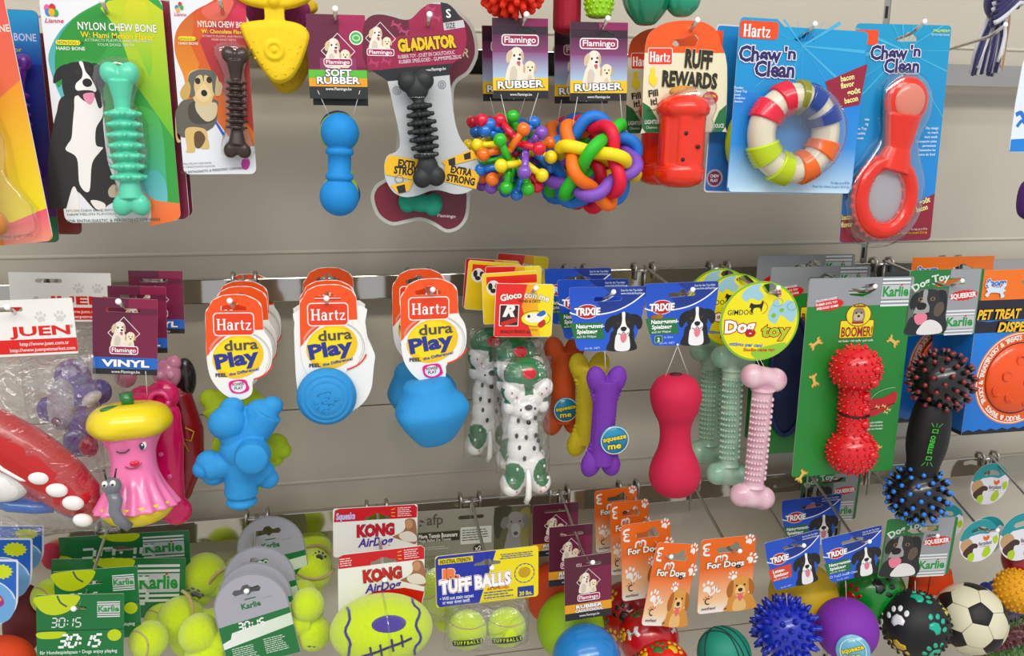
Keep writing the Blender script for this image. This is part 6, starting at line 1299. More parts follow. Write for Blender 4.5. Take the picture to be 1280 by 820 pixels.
treatbox('treat_ball_box', 'front orange and blue boxed treat ball at the right edge', 1228, 338, .205)
t2 = treatbox('treat_ball_box', 'second orange and blue box behind the black spiked dumbbell', 1141, 322, .105, 118, 215, 40)
hk([(92, 761, 'through the 30:15 tennis ball headers'), (308, 739, 'through the arched grey tags'), (481, 725, 'through the red and white football cards'), (615, 710, 'through the blue and yellow header of two tennis balls'), (741, 703, 'through the three small maroon headers'), (839, 696, 'through the leaning stack of orange cards'), (925, 689, 'through the single orange card'), (1005, 682, 'above the blue spiky ball'), (1087, 677, 'above the purple ball'), (1172, 670, 'above the black paw print ball'), (1247, 663, 'through the front round teal tag'), (1338, 657, 'through the round tag at the right edge'), (1420, 655, 'crossing the lower right corner outside')], ZL, 'low')
def facing(root, px, py, d):
    """turn a ball so that its pictured side looks where the photo shows it"""
    f = (W(px, py, d)-EYE).normalized(); x = Vector((1, 0, 0)); x = (x-f*f.x).normalized(); z = x.cross(f)
    m_ = Matrix((x, f, z)).transposed().to_4x4(); return Matrix.Rotation(-root.rotation_euler.y, 4, 'Y') @ m_
def sph(root, px, py, d, r, col, m='felt', name='ball', rr=None):
    X, s_ = toy(root, px, py, d); R3 = rr or (r, r, r); X = X @ facing(root, px, py, d)
    mb = MB().ell((0, 0, 0), tuple(q*s_ for q in R3), col, seg=40, rings=26); xf(mb, X)
    o = mb.build(name, m, root); return dict(o=o, X=X, s=s_, R=R3, root=root)
def decal(b, mb, dx, dy, pts, col, rot=0, lift=.7):
    """raised patch wrapped onto the ball b; pts convex outline in px"""
    R3 = b['R']; s_ = b['s']; q = (dx/R3[0])**2+(dy/R3[2])**2
    y = -math.sqrt(max(.02, 1-q)); P0 = Vector((dx/R3[0], y, -dy/R3[2])).normalized(); t1 = Vector((1, 0, 0)); t1 = (t1-P0*t1.dot(P0)).normalized(); t2 = P0.cross(t1)*-1
    if t2.z > 0: t2 = -t2
    cr, sr = math.cos(math.radians(rot)), math.sin(math.radians(rot)); rm = sum(R3)/3; v = []; f = []; n = len(pts); cu = sum(p[0] for p in pts)/n; cv = sum(p[1] for p in pts)/n
    def M_(a, c_, h): a, c_ = a*cr-c_*sr, a*sr+c_*cr; u = (P0+t1*(a/rm)+t2*(c_/rm)).normalized(); return b['X'] @ Vector(((R3[0]+h)*u.x*s_, (R3[1]+h)*u.y*s_, (R3[2]+h)*u.z*s_))
    for k, h in ((1, -.2), (.97, lift), (.5, lift)):
        for p in pts: v.append(M_(cu+(p[0]-cu)*k, cv+(p[1]-cv)*k, h))
    v.append(M_(cu, cv, lift))
    for i in range(2):
        for j in range(n): a, c_ = i*n+j, i*n+(j+1) % n; f.append((a, c_, c_+n, a+n))
    for j in range(n): f.append((2*n+j, 2*n+(j+1) % n, 3*n))
    mb.add(v, f, col); return mb
def ellp(x, y, rx, ry, rot=0, n=12): c_, s_ = math.cos(math.radians(rot)), math.sin(math.radians(rot)); return [(x+rx*math.cos(2*math.pi*i/n)*c_-ry*math.sin(2*math.pi*i/n)*s_, y+rx*math.cos(2*math.pi*i/n)*s_+ry*math.sin(2*math.pi*i/n)*c_) for i in range(n)]
def pawdecal(b, dx, dy, k, col, rot=0, m='gloss', name='paw_print'):
    mb = MB(); decal(b, mb, dx, dy, [(a*k, c_*k) for a, c_ in ((-9,4),(-6,-2),(0,-5),(6,-2),(9,4),(6,9),(0,7),(-6,9))], col, rot)
    for a, c_, r in ((-12,-5,-25),(-4.5,-12,-8),(4.5,-12,8),(12,-5,25)): decal(b, mb, dx, dy, ellp(a*k, c_*k, 3*k, 4.4*k, r), col, rot)
    return mb.build(name, m, b['o'])
def seam(b, cx_, cy_, r, w_=2.2, col='C8B48C', a0=0, a1=360):
    """tennis seam drawn as a strip around a small circle of the ball"""
    mb = MB(); P_ = []; R3 = b['R']
    for i in range(41):
        a = math.radians(a0+(a1-a0)*i/40); x, y = cx_+r*math.cos(a), cy_+r*math.sin(a); q = (x/R3[0])**2+(y/R3[2])**2
        if q < .98: P_.append(b['X'] @ (Vector((x, -R3[1]*math.sqrt(1-q)+.0, -y))*b['s']*1.002))
    if len(P_) > 2: mb.tube(P_, w_*b['s']*.5, col, seg=6); mb.build('seam', 'felt', b['o'])
TEN = 'D6EC2A'
SEG = {'3': 'abgcd', '0': 'abcdef', '1': 'bc', '5': 'afgcd'}
def seg7(c, t, u, v, h, col, w_=None, sl=.12):
    wd = h*.55; x = u; lw = w_ or h*.14
    for ch in t:
        if ch == ':': c.ell(x+lw, v+h*.3, lw*.55, lw*.6, col); c.ell(x+lw*.8, v+h*.7, lw*.55, lw*.6, col); x += lw*2.6; continue
        A = dict(a=((0,0),(wd,0)), b=((wd,0),(wd,h/2)), c=((wd,h/2),(wd,h)), d=((0,h),(wd,h)), e=((0,h/2),(0,h)), f=((0,0),(0,h/2)), g=((0,h/2),(wd,h/2)))
        if ch == '1': x -= wd*.5
        for k in SEG[ch]:
            (x1, y1), (x2, y2) = A[k]; dx, dy = (x2-x1)*.1, (y2-y1)*.12; f = lambda a, b_: (x+a+(h-b_)*sl, v+b_); c.line([f(x1+dx, y1+dy), f(x2-dx, y2-dy)], lw, col)
        x += (wd if ch != '1' else wd*1.0)+h*.26
def k3015(name, label, TL, TR, BL, d, big=False, lower=True, balls=()):
    c = card_frame(name, TL, TR, BL, d, (110, 48), label, 'dog toy', 'tennis balls on 30:15 headers'); H2 = 96 if lower else 48
    stock(c, rrect(0, 0, 110, H2, 1), '1F7A44', [eurohole(50, 17, 26, 6)]) 
    if not big: c.blob([(0.5,2),(50,0.5),(52,10),(40,22),(24,27),(10,24),(0.5,14)], 'C8D83A'); c.curve([(26,1),(30,10),(38,16)], 2.4, '5A6A5A')
    else: c.blob([(34,.5),(66,.5),(62,9),(44,8)], 'C8D83A'); c.blob([(0.5,22),(10,26),(0.5,32)], 'C8D83A')
    if lower: c.rect(0, 47.5, 110, 49, '155A32'); c.rect(0, 49, 110, H2, '1F7E46'); c.blob([(2,50),(36,50),(28,58),(4,58)], 'C8D83A'); c.ell(98, 56, 9, 8, 'C8D83A')
    c.part('printed_background')
    karlie(c, 76, 10, .56, 52) if not big else karlie(c, 70, 5, .8, 44); c.part('logo')
    seg7(c, '30:15', 18 if not big else 16, 31 if not big else 16, 12 if not big else 20, 'DDE8E0')
    if lower: seg7(c, '30:15', 26, 54, 16, 'F4F8F4', 3.2, .35); c.text('für Hundespielspass • Dogs enjoy playing', 4, 79, 4.6, 'E4F0E4', 98, bold=.03); c.text('honden spelen veel', 34, 87, 4.4, 'E4F0E4', 44, bold=.03); c.text('jouer avec le chien', 34, 94, 4.4, 'E4F0E4', 44, bold=.03)
    c.part('lettering')
    for x, y, dd, r in balls: b = sph(c.root, x, y, dd, r, TEN, name='tennis_ball'); seam(b, -r*.9, r*.3, r*.9)
    return c
k3015('tennis_ball_pack', 'front green 30:15 header with white hook tip and tennis balls', (45, 744), (155, 739), (44, 789), .205, balls=[(186, 800, .17, 24)])
k3015('tennis_ball_pack', 'second green 30:15 header just above the front one', (66, 715), (171, 704), (68, 760), .17)
k3015('tennis_ball_pack', 'wide dark green 30:15 box header at the back under the apple core', (73, 672), (236, 660), (76, 722), .07, True, True, balls=[(205, 775, .1, 24), (150, 770, .05, 22)])
k3015('tennis_ball_pack', 'wide green header with large 15 between the small and rear 30:15 headers', (64, 699), (232, 702), (68, 775), .1, True, False, balls=[(62, 745, .12, 22), (232, 785, .07, 20)])
# ---- blue cards, left edge
for i, (x1, y0, y1, d, lab) in enumerate(((23, 699, 784, .205, 'front blue white-edged card at the left edge with yellow starburst'), (40.6, 672, 752, .15, 'second blue white-edged card behind the front one at the left edge'), (55, 656, 716, .1, 'rearmost blue white-edged card at the left edge'))):
    c = card_frame('bagged_toy_card', (x1-82, y0), (x1, y0), (x1-82, y1), d, (82, 85), lab, 'dog toy', 'blue cards at the left edge'); stock(c, rrect(0, 0, 82, 85, (3, 3, 38, 38), 8), 'DCE0EA'); c.rect(2.5, 2.5, 79.5, 82.5, '2A6AC0', (2, 2, 36, 36)); c.blob([(2.5,40),(40,26),(70,36),(79,52),(70,76),(40,82.5),(2.5,82)], '7AAEDC'); c.ring(44, 62, 36, 36, 1.6, 'DCE0EA', 200, 340); burst(c, 60, 15, 16, 10, 'D0DC3A', 14, .8); c.part('printed_background')
    c.blob([(40,48),(58,44),(64,56),(50,62),(38,58)], 'A83A8A'); c.ell(56, 50, 5, 3, 'D8B43A'); c.part('toy_picture')
r = empty('bagged_fruit_toy', W(5, 815, .19)); tag(r, 'orange red plush toy cut by the lower left corner', 'dog toy', 'lower left corner toys'); sph(r, 0, 835, .19, 42, 'D8522A', 'soft', 'body', (42, 30, 40)); r = empty('bagged_fruit_toy', W(30, 765, .13)); tag(r, 'dark maroon toy between the blue cards and the 30:15 header', 'dog toy', 'lower left corner toys'); sph(r, 30, 775, .12, 30, '6E2428', 'soft', 'body', (24, 18, 44)); sph(r, 66, 690, .04, 20, 'C8425A', 'soft', 'pink_end', (14, 12, 22))
# ---- arched grey tags with tennis bones
def arch(label, back=0, dx=0, dz=0, roll=0):
    c = card_frame('tennis_bone_toy', (257, 729), (350, 706), (285, 838), .2, (92, 120), label, 'dog toy', 'tennis bones on arched grey tags')
    o = [(46+46*math.cos(math.radians(a)), 46-46*math.sin(math.radians(a))*1.0) for a in range(180, -1, -12)]+[(92,120),(0,120)]; H_ = [(27,22),(30,18),(38,19),(42,14),(48,14),(52,19),(60,18),(63,22),(60,26),(50,25),(46,28),(42,25),(30,26)]
    stock(c, o, '9C9EA2', [H_], edge='B8BABC'); v, t = holed([(46+(x-46)*.96, 46+(y-46)*.96 if y < 60 else y-.5) for x, y in o], [H_]); c.z += LAY; c.tri(v, t, 'B4B2BC')
    c.poly([(1,62),(91,56),(91,119.5),(1,119.5)], '2A7E48'); c.poly([(1,74),(91,64),(91,80),(1,92)], 'F2F4F0', grad=('DCE8D4', 'u')); c.poly([(1,62),(20,60.5),(12,80),(1,84)], '2A7E48'); c.part('printed_background')  # pale slanted band is glare on the tag put into its print colours
    c.text('Karlie', 46, 45, 7.5, '2A7E48', 24, 'c', bold=.06); c.rect(40, 32, 54, 33.5, '2A7E48'); c.rect(62, 36, 74, 36.6, '8A8A92'); c.part('logo'); seg7(c, '30:15', 24, 62, 10, 'F8FAF8', 2); c.micro(10, 93, 32, 8, 1.6, 'D8E8D8'); c.micro(50, 90, 32, 8, 1.6, 'D8E8D8'); c.part('lettering')
    c.root.location += Vector((dx, back, dz)); c.root.rotation_euler.y += math.radians(roll); return c
def tbone(c, Ls, d, marks=(), seams=()):
    X, s_ = toy(c.root, 320, 770, d); mb = MB(); P_ = [Vector(((x-320), 0, -(y-770))) for x, y, r in Ls]
    for p, (x, y, r) in zip(P_, Ls): mb.ell(p, r)
    a = (P_[0]+P_[1])/2; b_ = (P_[2]+P_[3])/2; mb.tube([a, b_], [18, 18], seg=20); scaled(mb, X, s_); o = fused(mb, 'tennis_bone', 'felt', c.root, .0016, 3, TEN)
    for i, dx, dy, k, rot in marks: x, y, r = Ls[i]; b = dict(o=o, X=toy(c.root, x, y, d)[0] @ facing(c.root, x, y, d), s=s_, R=(r, r, r)); pawdecal(b, dx, dy, k, '1E1E14', rot, 'felt')
    for i, cx_, cy_, r_, a0, a1 in seams: x, y, r = Ls[i]; seam(dict(o=o, X=toy(c.root, x, y, d)[0] @ facing(c.root, x, y, d), s=s_, R=(r, r, r)), cx_, cy_, r_, 4, 'C8B07A', a0, a1)
c = arch('tennis ball bone hanging from the front arched grey tag'); tbone(c, [(250,786,25), (258,818,28), (384,762,22), (390,803,23)], .178, [(1, 8, 14, .8, 10), (3, -2, 0, .7, 0)])
c = arch('tennis bone with tan seam behind the front arched grey tag', .018, .003, .006, 0); tbone(c, [(230,764,29), (238,790,24), (378,748,20), (385,770,20)], .12, [(0, 10, -22, .9, 0)], [(0, -22, 2, 30, -60, 60)])
c = arch('tennis bone on the third arched grey tag, paw print ball at right', .045, .008, .016, 1); tbone(c, [(262,706,27), (252,728,20), (391,713,27), (384,740,20)], .062, [(2, -10, -14, .6, -10), (2, 6, -18, .6, 10)], [(2, 0, -24, 34, 20, 150), (0, 30, 30, 30, 150, 250)])
c = arch('rearmost arched grey tag just below the steel rail', .115, .022, .03, 4); tbone(c, [(300,700,14), (290,720,14), (394,686,24), (386,700,16)], .022, [], [(2, 0, 16, 20, 200, 330)])
# ---- red and white football cards
def kong(label, TL, TR, BL, d, front=False):
    c = card_frame('football_toy', TL, TR, BL, d, (108, 62), label, 'dog toy', 'toy footballs on red and white cards')
    H2 = 100 if front else 62; o = [(3,2),(8,0),(104,0),(108,4),(105,H2*.62),(96,H2*.9),(80,H2),(2,H2),(-6,H2*.98),(-3,H2*.7),(0,20)] if front else rrect(0, 0, 108, 62, 3)
    stock(c, o, 'F0EEEA', [eurohole(56, 13, 32, 8)]); 
    v, t = holed([(1,17),(2.5,2.5),(8,.5),(104,.5),(107.5,4),(107,17)], [eurohole(56, 13, 32, 8)]); c.z += LAY; c.tri(v, t, 'CC2030')
    if front: c.poly([(-4,72),(14,60),(44,50),(80,50),(105,58),(96,90),(80,99.5),(-5,98)], 'CC241E')
    c.blob([(92,20),(100,18),(106,24),(107,50),(96,48),(84,44),(76,40),(86,36),(92,30)], 'A8785A'); c.blob([(84,38),(96,34),(106,40),(106,48),(90,46)], 'E8E0D8'); c.ell(97, 25, 5, 6, 'C89A78'); c.part('printed_background')
    if not front: c.text('Squeaks', 4, 14, 8, 'D8C8E8', 24, bold=.08, out='5A2A8A', ow=.03)
    else: c.micro(3, 5, 16, 4, 1.6, 'F0D8D8')
    c.micro(82, 3, 20, 5, 1.5, 'F0D8D8'); [c.line([(74, 5+i*4), (79, 4+i*5)], .9, 'F0C83A') for i in range(3)]
    c.text('KONG', 54, 37, 14, 'C42A38', 48, 'c', bold=.09, out='6A4A5A', ow=.03); c.text('AirDog', 54, 50, 10.5, '5A3AA8', 46, 'c', bold=.05, shear=.25, rot=-2); c.part('lettering'); return c
kong('rear red and white football card with AirDog lettering below the steel rail', (416, 636), (522, 629), (416, 697), .12)
c = kong('lime felt football with purple stripes on the front red and white card', (421, 694), (530, 675), (421, 757), .195, True)
b = sph(c.root, 477, 786, .235, 42, TEN, 'felt', 'football', (65, 44, 44)); o = b['o']; mb = MB(); decal(b, mb, 9, -5, ellp(0, 0, 18, 12.5, 0, 20), '5A4AA0'); mb.build('purple_oval', 'felt', o)
for x0_, k in ((-40, 1), (43, 1)):
    P_ = []
    for i in range(17):
        y = -38+76*i/16; x = x0_*(1 if x0_ > 0 else 1)*(1.04 if abs(y) < 20 else .98)-3*math.sin(i); q = (x/65)**2+(y/44)**2
        if q < .97: P_.append(b['X'] @ (Vector((x, -44*math.sqrt(1-q)*1.003, -y))*b['s']))
    MB().tube(P_, 1.9*b['s'], '4A3A9A', seg=6, flat=1).build('purple_stripe', 'felt', o)
def online(b, pts, r, col, name, m='felt'):
    pts = [(p.x, p.y) for p in smoothpts([(x, y, 0) for x, y in pts], 6, False)]
    P_ = [b['X'] @ (Vector((x, -b['R'][1]*math.sqrt(max(.02, 1-(x/b['R'][0])**2-(y/b['R'][2])**2))*1.004, -y))*b['s']) for x, y in pts]; return MB().tube(P_, r*b['s'], col, seg=6).build(name, m, b['o'])
online(b, [(-26,30),(-10,27),(8,22),(24,18),(36,14)], 1.6, '3A2A6A', 'lace')
for x, y in ((-14,27),(-2,25),(12,20),(24,16)): online(b, [(x-1,y-7),(x,y),(x+1,y+7)], 1.5, '3A2A6A', 'lace')
online(b, [(2,-43),(5,-24),(8,0),(9,24),(9,40)], 1.6, 'E6E6DA', 'elastic_loop', 'clear')
# ---- grey card with weimaraner and tennis balls
c = card_frame('tennis_ball_pack', (519, 640), (664, 632), (520, 705), .07, (145, 64), 'grey brown card with grey dog photo behind the blue and yellow header', 'dog toy', 'tennis balls behind the blue and yellow header'); stock(c, rrect(0, 0, 145, 110, 2), '9A968A', [slot(69, 11, 32, 5)])
c.rect(0, 26, 55, 38, '3E3832'); c.rect(56, 23, 95, 44, 'DCDCD6'); c.rect(98, 1, 145, 62, '5E5A3A'); c.blob([(100,2),(120,2),(112,20),(104,40),(98,30)], '3A3A22'); c.blob([(130,10),(144,6),(144,50),(134,60),(128,40)], '8A8052'); c.part('printed_background')
c.blob([(112,22),(118,10),(128,8),(138,14),(142,22),(134,28),(132,44),(134,62),(112,62),(114,40),(116,28),(108,26)], '8E8A86'); c.blob([(110,14),(106,24),(112,28),(117,16)], '7A7672'); c.blob([(138,12),(144,22),(140,28),(134,18)], '7A7672'); c.blob([(121,24),(130,24),(131,36),(126,40),(121,36)], 'A8A4A0'); c.ell(126, 35, 3, 2.4, '4A4644'); c.ell(120, 20, 1.4, 1.2, '2A2A22'); c.ell(131, 20, 1.4, 1.2, '2A2A22'); c.part('dog_picture')
c.text('afp', 14, 17, 13, '5A564C', 20, bold=.02); c.ell(8, 12, 3, 1.2, '5A564C', 20); c.ell(6, 17, 1.8, 1, '5A564C', -30); c.part('logo'); c.text('Mega Tennis Bouncers', 4, 33, 5, 'F0EEE8', 48, bold=.05); c.text('Mega Balles De Tennis', 4, 37.5, 3.4, 'E0DED8', 40, bold=.03); c.micro(58, 26, 34, 5, 1.8, '6A6A66'); c.ell(78, 50, 6, 5, '3A342E'); c.text('x2', 78, 53, 6, 'F0EEE8', 8, 'c', bold=.04); c.micro(4, 44, 44, 2, 1.4, 'D0CEC4'); c.part('lettering')
b = sph(c.root, 553, 738, .1, 30, TEN, name='tennis_ball'); seam(b, -20, -14, 22); b = sph(c.root, 560, 770, .05, 20, TEN, name='tennis_ball'); bag(c.root, 552, 735, .1, 72, 84, 26, seed=11)
# ---- blue and yellow header, two tennis balls
c = card_frame('tennis_ball_pack', (543.5, 695.5), (673, 684), (546.5, 760), .205, (130, 65), 'pair of small tennis balls under a blue and yellow header', 'dog toy'); H_ = eurohole(65, 14, 34, 8); stock(c, rrect(0, 0, 130, 65, 4), 'F2E02A', [H_])
v, t = holed([(1,60),(.5,4),(4,.5),(76,.5),(54,64.5),(4,64.5)], [[(48,17),(49,14),(57,13),(62,10),(68,10),(71,13),(70,17.5)]]); c.z += LAY; c.tri(v, t, '2436A8'); c.rect(4, 4, 47, 11, 'E8D82A'); c.part('printed_background')
c.ell(112, 33, 13, 12.5, '24429A'); c.ell(112, 33, 10.5, 10, 'F2E02A'); burst(c, 112, 33, 12.5, 12, 'F2E02A', 14, .92); c.ell(112, 32, 8, 7, 'C8A82A'); c.rect(103, 50, 124, 63, '24429A', 1); c.part('seal')
c.text('INDUSTRIAL STRENGTH', 25, 10, 4.6, '2A2A1A', 38, 'c', bold=.05); c.text('JR.', 6, 29, 11, 'F08A5A', 24, bold=.14, out='F8F0E8', ow=.05); c.text('TUFF BALLS', 5, 47, 15, 'FFFFFF', 90, bold=.09, out=['B82A22', 'FFFFFF'], ow=.035, rot=-2, space=1.02)
c.text('AIR APPROVED', 64, 50, 3.6, 'C83A22', 28, bold=.03); c.text('• Will not stain carpet', 5, 56, 4.4, 'E8ECF8', 42, bold=.03); c.text('or wear down teeth', 8, 61, 4.4, 'E8ECF8', 34, bold=.03); c.micro(60, 52, 40, 3, 2, '4A5A9A'); c.micro(80, 6, 44, 3, 1.5, '3A4A9A', al='c'); c.text('20 lbs.', 113.5, 61, 4.8, 'F2E02A', 17, 'c', bold=.05); c.part('lettering')
for x, y, r in ((584, 787, 25), (633, 784, 25)):
    b = sph(c.root, x, y, .205, r, TEN, name='tennis_ball'); seam(b, r*.2, -r*1.5, r*1.5, 1.6); mb = MB(); P_ = []
    online(b, [(a, r*.62-(a*a)*.004) for a in range(-17, 18, 3)], 4.2, '1E2418', 'black_band')
    lm = MB()
    for i, ch in enumerate('TUFFBALLS'):
        vs, fs, x0_, x1_ = text_mesh(ch, .02); k_ = 5.2; V_ = []
        for vx, vy in vs:
            lx, ly = (i-4)*4.1+(vx-(x0_+x1_)/2)*k_, r*.62-((i-4)*4.1)**2*.004+1.8-vy*k_; V_.append(b['X'] @ (Vector((lx, -(r+4.4)*math.sqrt(max(.05, 1-(lx/(r+4.4))**2-(ly/(r+4.4))**2)), -ly))*b['s']))
        lm.add(V_, [tuple(f) for f in fs], 'D6EC2A')
    lm.build('band_letters', 'gloss', b['o'], smooth=False)
bag(c.root, 609, 778, .205, 110, 66, 26, seed=14)
# ---- small maroon headers with balls
def small_flam(label, TL, TR, BL, d):
    c = card_frame('rubber_ball_toy', TL, TR, BL, d, (60, 80), label, 'dog toy', 'smooth balls on small maroon headers'); stock(c, rrect(0, 0, 60, 80, 1), '5C1A36', [slot(31, 11, 32, 4)]); c.rect(30, 15, 59.5, 60, '7E1F4A'); c.rect(0, 60, 60, 71, 'E8A83A'); c.rect(0, 71, 60, 80, '26262A'); c.part('printed_background')
    diamond_logo(c, 16, 18, .29); c.part('dog_picture'); name_plate(c, 16, 48, 45, 57); c.part('logo'); c.text('RUBBER', 31, 65.8, 4.4, 'FFFFFF', 34, 'c', bold=.06, out='2A2018', ow=.05); c.text('CAOUTCHOUC', 31, 70.6, 3.4, 'FFFFFF', 36, 'c', bold=.06, out='2A2018', ow=.04); c.text('www.Flamingo.be', 31, 76.5, 3, 'E8E8E8', 26, 'c', bold=.02); c.part('lettering'); return c
c = small_flam('blue rubber ball under the front small maroon header', (705, 698), (764, 689), (705, 777), .205); sph(c.root, 733, 824, .21, 44, '2A86C8', 'gloss', 'ball')
c = small_flam('lime green rubber ball behind the blue ball', (686.5, 659.5), (741, 653), (684, 734), .14); sph(c.root, 713, 783, .133, 43, 'A6C82A', 'rubber', 'ball')
c = small_flam('orange rubber ball behind the lime ball, rear small maroon header', (666, 632), (723, 626), (664, 697), .08); sph(c.root, 695, 742, .055, 40, 'D8561E', 'rubber', 'ball')
# ---- orange cards
def fordogs(label, TL, TR, BL, d, name='paw_ball_toy'):
    c = card_frame(name, TL, TR, BL, d, (70, 95), label, 'dog toy', 'balls on orange cards'); H_ = [(20,16),(22,12),(32,12),(40,10),(44,7),(49,8),(50,13),(54,15),(52,20),(44,19),(24,19)]
    stock(c, rrect(0, 0, 70, 95, 5), 'E8752A', [H_]); c.rect(.3, 38, 69.7, 80, 'E8752A', 0, grad=('F4CDA4', 'v')); c.rect(.3, 79.5, 69.7, 94.7, 'F4CDA4', (0,0,5,5), grad=('F4F0EC', 'v')); 
    for x, y, k, r in ((62,6,.16,20),(66,30,.18,60),(12,62,.2,20),(44,50,.15,-30)): paw(c, x, y, k, 'F6F2EE', r)
    c.text('3', 4, 20, 14, 'F6F2EE', 9, bold=.09, shear=-.2) if False else c.curve([(12,6),(5,7),(4,11),(10,13),(5,15),(5,19),(12,20)], 2.6, 'F6F2EE'); c.curve([(20,30),(21,24),(26,23),(27,28),(29,22),(34,24),(33,30)], 2.4, 'F6F2EE'); c.curve([(62,76),(68,70),(69,60)], 2.4, 'F6F2EE'); c.curve([(14,64),(15,71),(20,68),(22,60),(24,68),(28,66)], 2.2, 'F6F2EE'); c.part('printed_background')
    golden_head(c, 34, 50, .42); c.part('dog_picture'); c.text('For Dogs', 33, 37, 7.4, 'F8F4EE', 48, 'c', bold=.06, out='3A302A', ow=.05); c.ring(13, 79, 3.6, 3.6, 1.4, '2A2A2E', 60, 300); [c.line([(13+5.4*math.cos(a), 79+5.4*math.sin(a)), (13+7.6*math.cos(a), 79+7.6*math.sin(a))], 1, 'C83A22') for a in (-2.6, -2.1, -1.5, -.9)]; c.text('everfriend', 5, 90, 3.6, '3A3A3E', 18, bold=.02, shear=.2); c.ell(36, 91, 1.4, 1, '3A3A3E'); c.part('lettering'); return c
def red_ball(c, x, y, d, r, marks, col='C8262A'):
    b = sph(c.root, x, y, d, r, col, 'gloss', 'red_ball')
    for dx, dy, k, cc, rot in marks: pawdecal(b, dx, dy, k, cc, rot) if cc != 'F4F0EC' else [decal(b, mb_, dx, dy, [(a*k, q*k) for a, q in ((-8,-2),(-11,-6),(-6,-8),(-5,-2),(5,-2),(6,-8),(11,-6),(8,0),(11,6),(6,8),(5,2),(-5,2),(-6,8),(-11,6))], cc, rot).build('bone_print', 'gloss', b['o']) for mb_ in [MB()]]
    return b
c = fordogs('teal toy basketball under the single orange card', (876.5, 675), (945, 670), (873.5, 768), .205, 'basketball_toy'); b = sph(c.root, 905, 817, .205, 34, '23907A', 'rubber', 'ball')
for pts in ([(-6,-33),(4,-28),(14,-18),(21,-4),(24,12),(24,24)], [(4,-33),(16,-25),(25,-12),(30,6),(30,14)], [(-8,-32),(-16,-24),(-22,-8),(-24,8),(-24,22)], [(-28,-18),(-16,-27),(-2,-27),(10,-20),(16,-4),(18,16),(17,28)]): online(b, pts, .9, '1E2A2A', 'black_line', 'rubber')
c = fordogs('bright red paw print ball under the front leaning orange card', (821.5, 678), (874, 682), (804, 782), .21); red_ball(c, 829, 835, .21, 35, [(3,-24,.8,'2A7A3A',20),(22,-20,.8,'E8C02A',40),(-18,-20,.7,'E8C02A',-40)], 'D82A22')
c = fordogs('red ball with white bone print under the second leaning orange card', (776, 657), (838, 649), (779, 752), .17); red_ball(c, 811, 797, .152, 38, [(-20,-6,.9,'F4F0EC',-10),(-32,-4,.6,'E8C02A',-60),(6,-22,.7,'E8C02A',0),(30,-10,.7,'F4F0EC',60),(-12,-28,.6,'2A7A3A',0),(-14,26,.7,'2A1A1A',0)])
c = fordogs('red ball with black paw print under the third leaning orange card', (763.5, 629), (811, 623), (761, 720), .12); red_ball(c, 787, 768, .085, 42, [(-8,0,.9,'2A1A1A',-20),(-22,-22,.7,'E8C02A',10),(-34,6,.7,'2A7A3A',0),(-24,24,.7,'E8C02A',0)], 'B82226')
fordogs('rearmost orange card of the leaning stack, touching the steel rail', (743, 614), (796, 604), (740, 692), .075, 'header_card')
# ---- lower blue headers
c = trixie('spiky_ball_toy', 'deep blue spiky ball under the tilted red flashed blue header', (956, 679), (1024.5, 662), (961, 743), .205, 'l', 'toys on lower blue headers'); spiky('x', '', 982, 787, .205, 36, '2438B4', 110, 10, 4.6, 'gloss', root=c.root, blunt=.25); cordline(c.root, (983, 741), (984, 758), .206, .21)
c = trixie('smooth_ball_toy', 'purple foam ball with squeeze me badge under the lower right blue header', (1027, 674), (1102, 657), (1030, 733), .205, 'b', 'toys on lower blue headers'); bp = sph(c.root, 1058, 786, .205, 39, '8A3AB0', 'soft', 'ball'); cordline(c.root, (1057, 726), (1058, 750), .206, .21)
P_ = bp['X'] @ (Vector((1/39, -.76, -25/39)).normalized()*43*bp['s']); r_ = 20*bp['s']; bd = empty('badge_mount', P_, (facing(c.root, 1058, 786, .205) @ Matrix.Rotation(.3, 4, 'X')).to_euler()); bd.parent = c.root; bd.name = 'badge'; MB().lathe([(r_*.98, .001), (r_, 0), (r_*.98, -.002)], '7AB8D0', 36, m=Matrix.Rotation(math.pi/2, 4, 'X')).build('disc', 'gloss', bd); cc = Card(bd, None, None, None, .001, .001); cc.z = .0024; cc.ring(0, 0, 18.5, 18.5, 1, 'E8F0EC'); cc.text('squeeze', 0, 0, 7, 'F0DE2A', 33, 'c', bold=.05, out='5A4A1A', ow=.06, rot=-6); cc.text('me', 0, 11, 8, 'F0DE2A', 18, 'c', bold=.05, out='5A4A1A', ow=.06); cc.part('badge_lettering')
c = trixie('smooth_ball_toy', 'yellow ball under the rear blue header between the blue and purple balls', (977.5, 626), (1051.5, 620), (977, 688), .09, 'n', 'toys on lower blue headers'); sph(c.root, 1004, 745, .12, 43, 'D8B82A', 'rubber', 'ball')
r = empty('paw_ball_toy', W(1088, 738, .13)); tag(r, 'green ball with black and red paw prints behind the purple ball', 'dog toy'); b = sph(r, 1088, 738, .13, 42, '1F8E36', 'gloss', 'ball'); pawdecal(b, 14, -4, 1.1, '1E241E', 80); pawdecal(b, -24, 2, .9, 'B82226', 40)
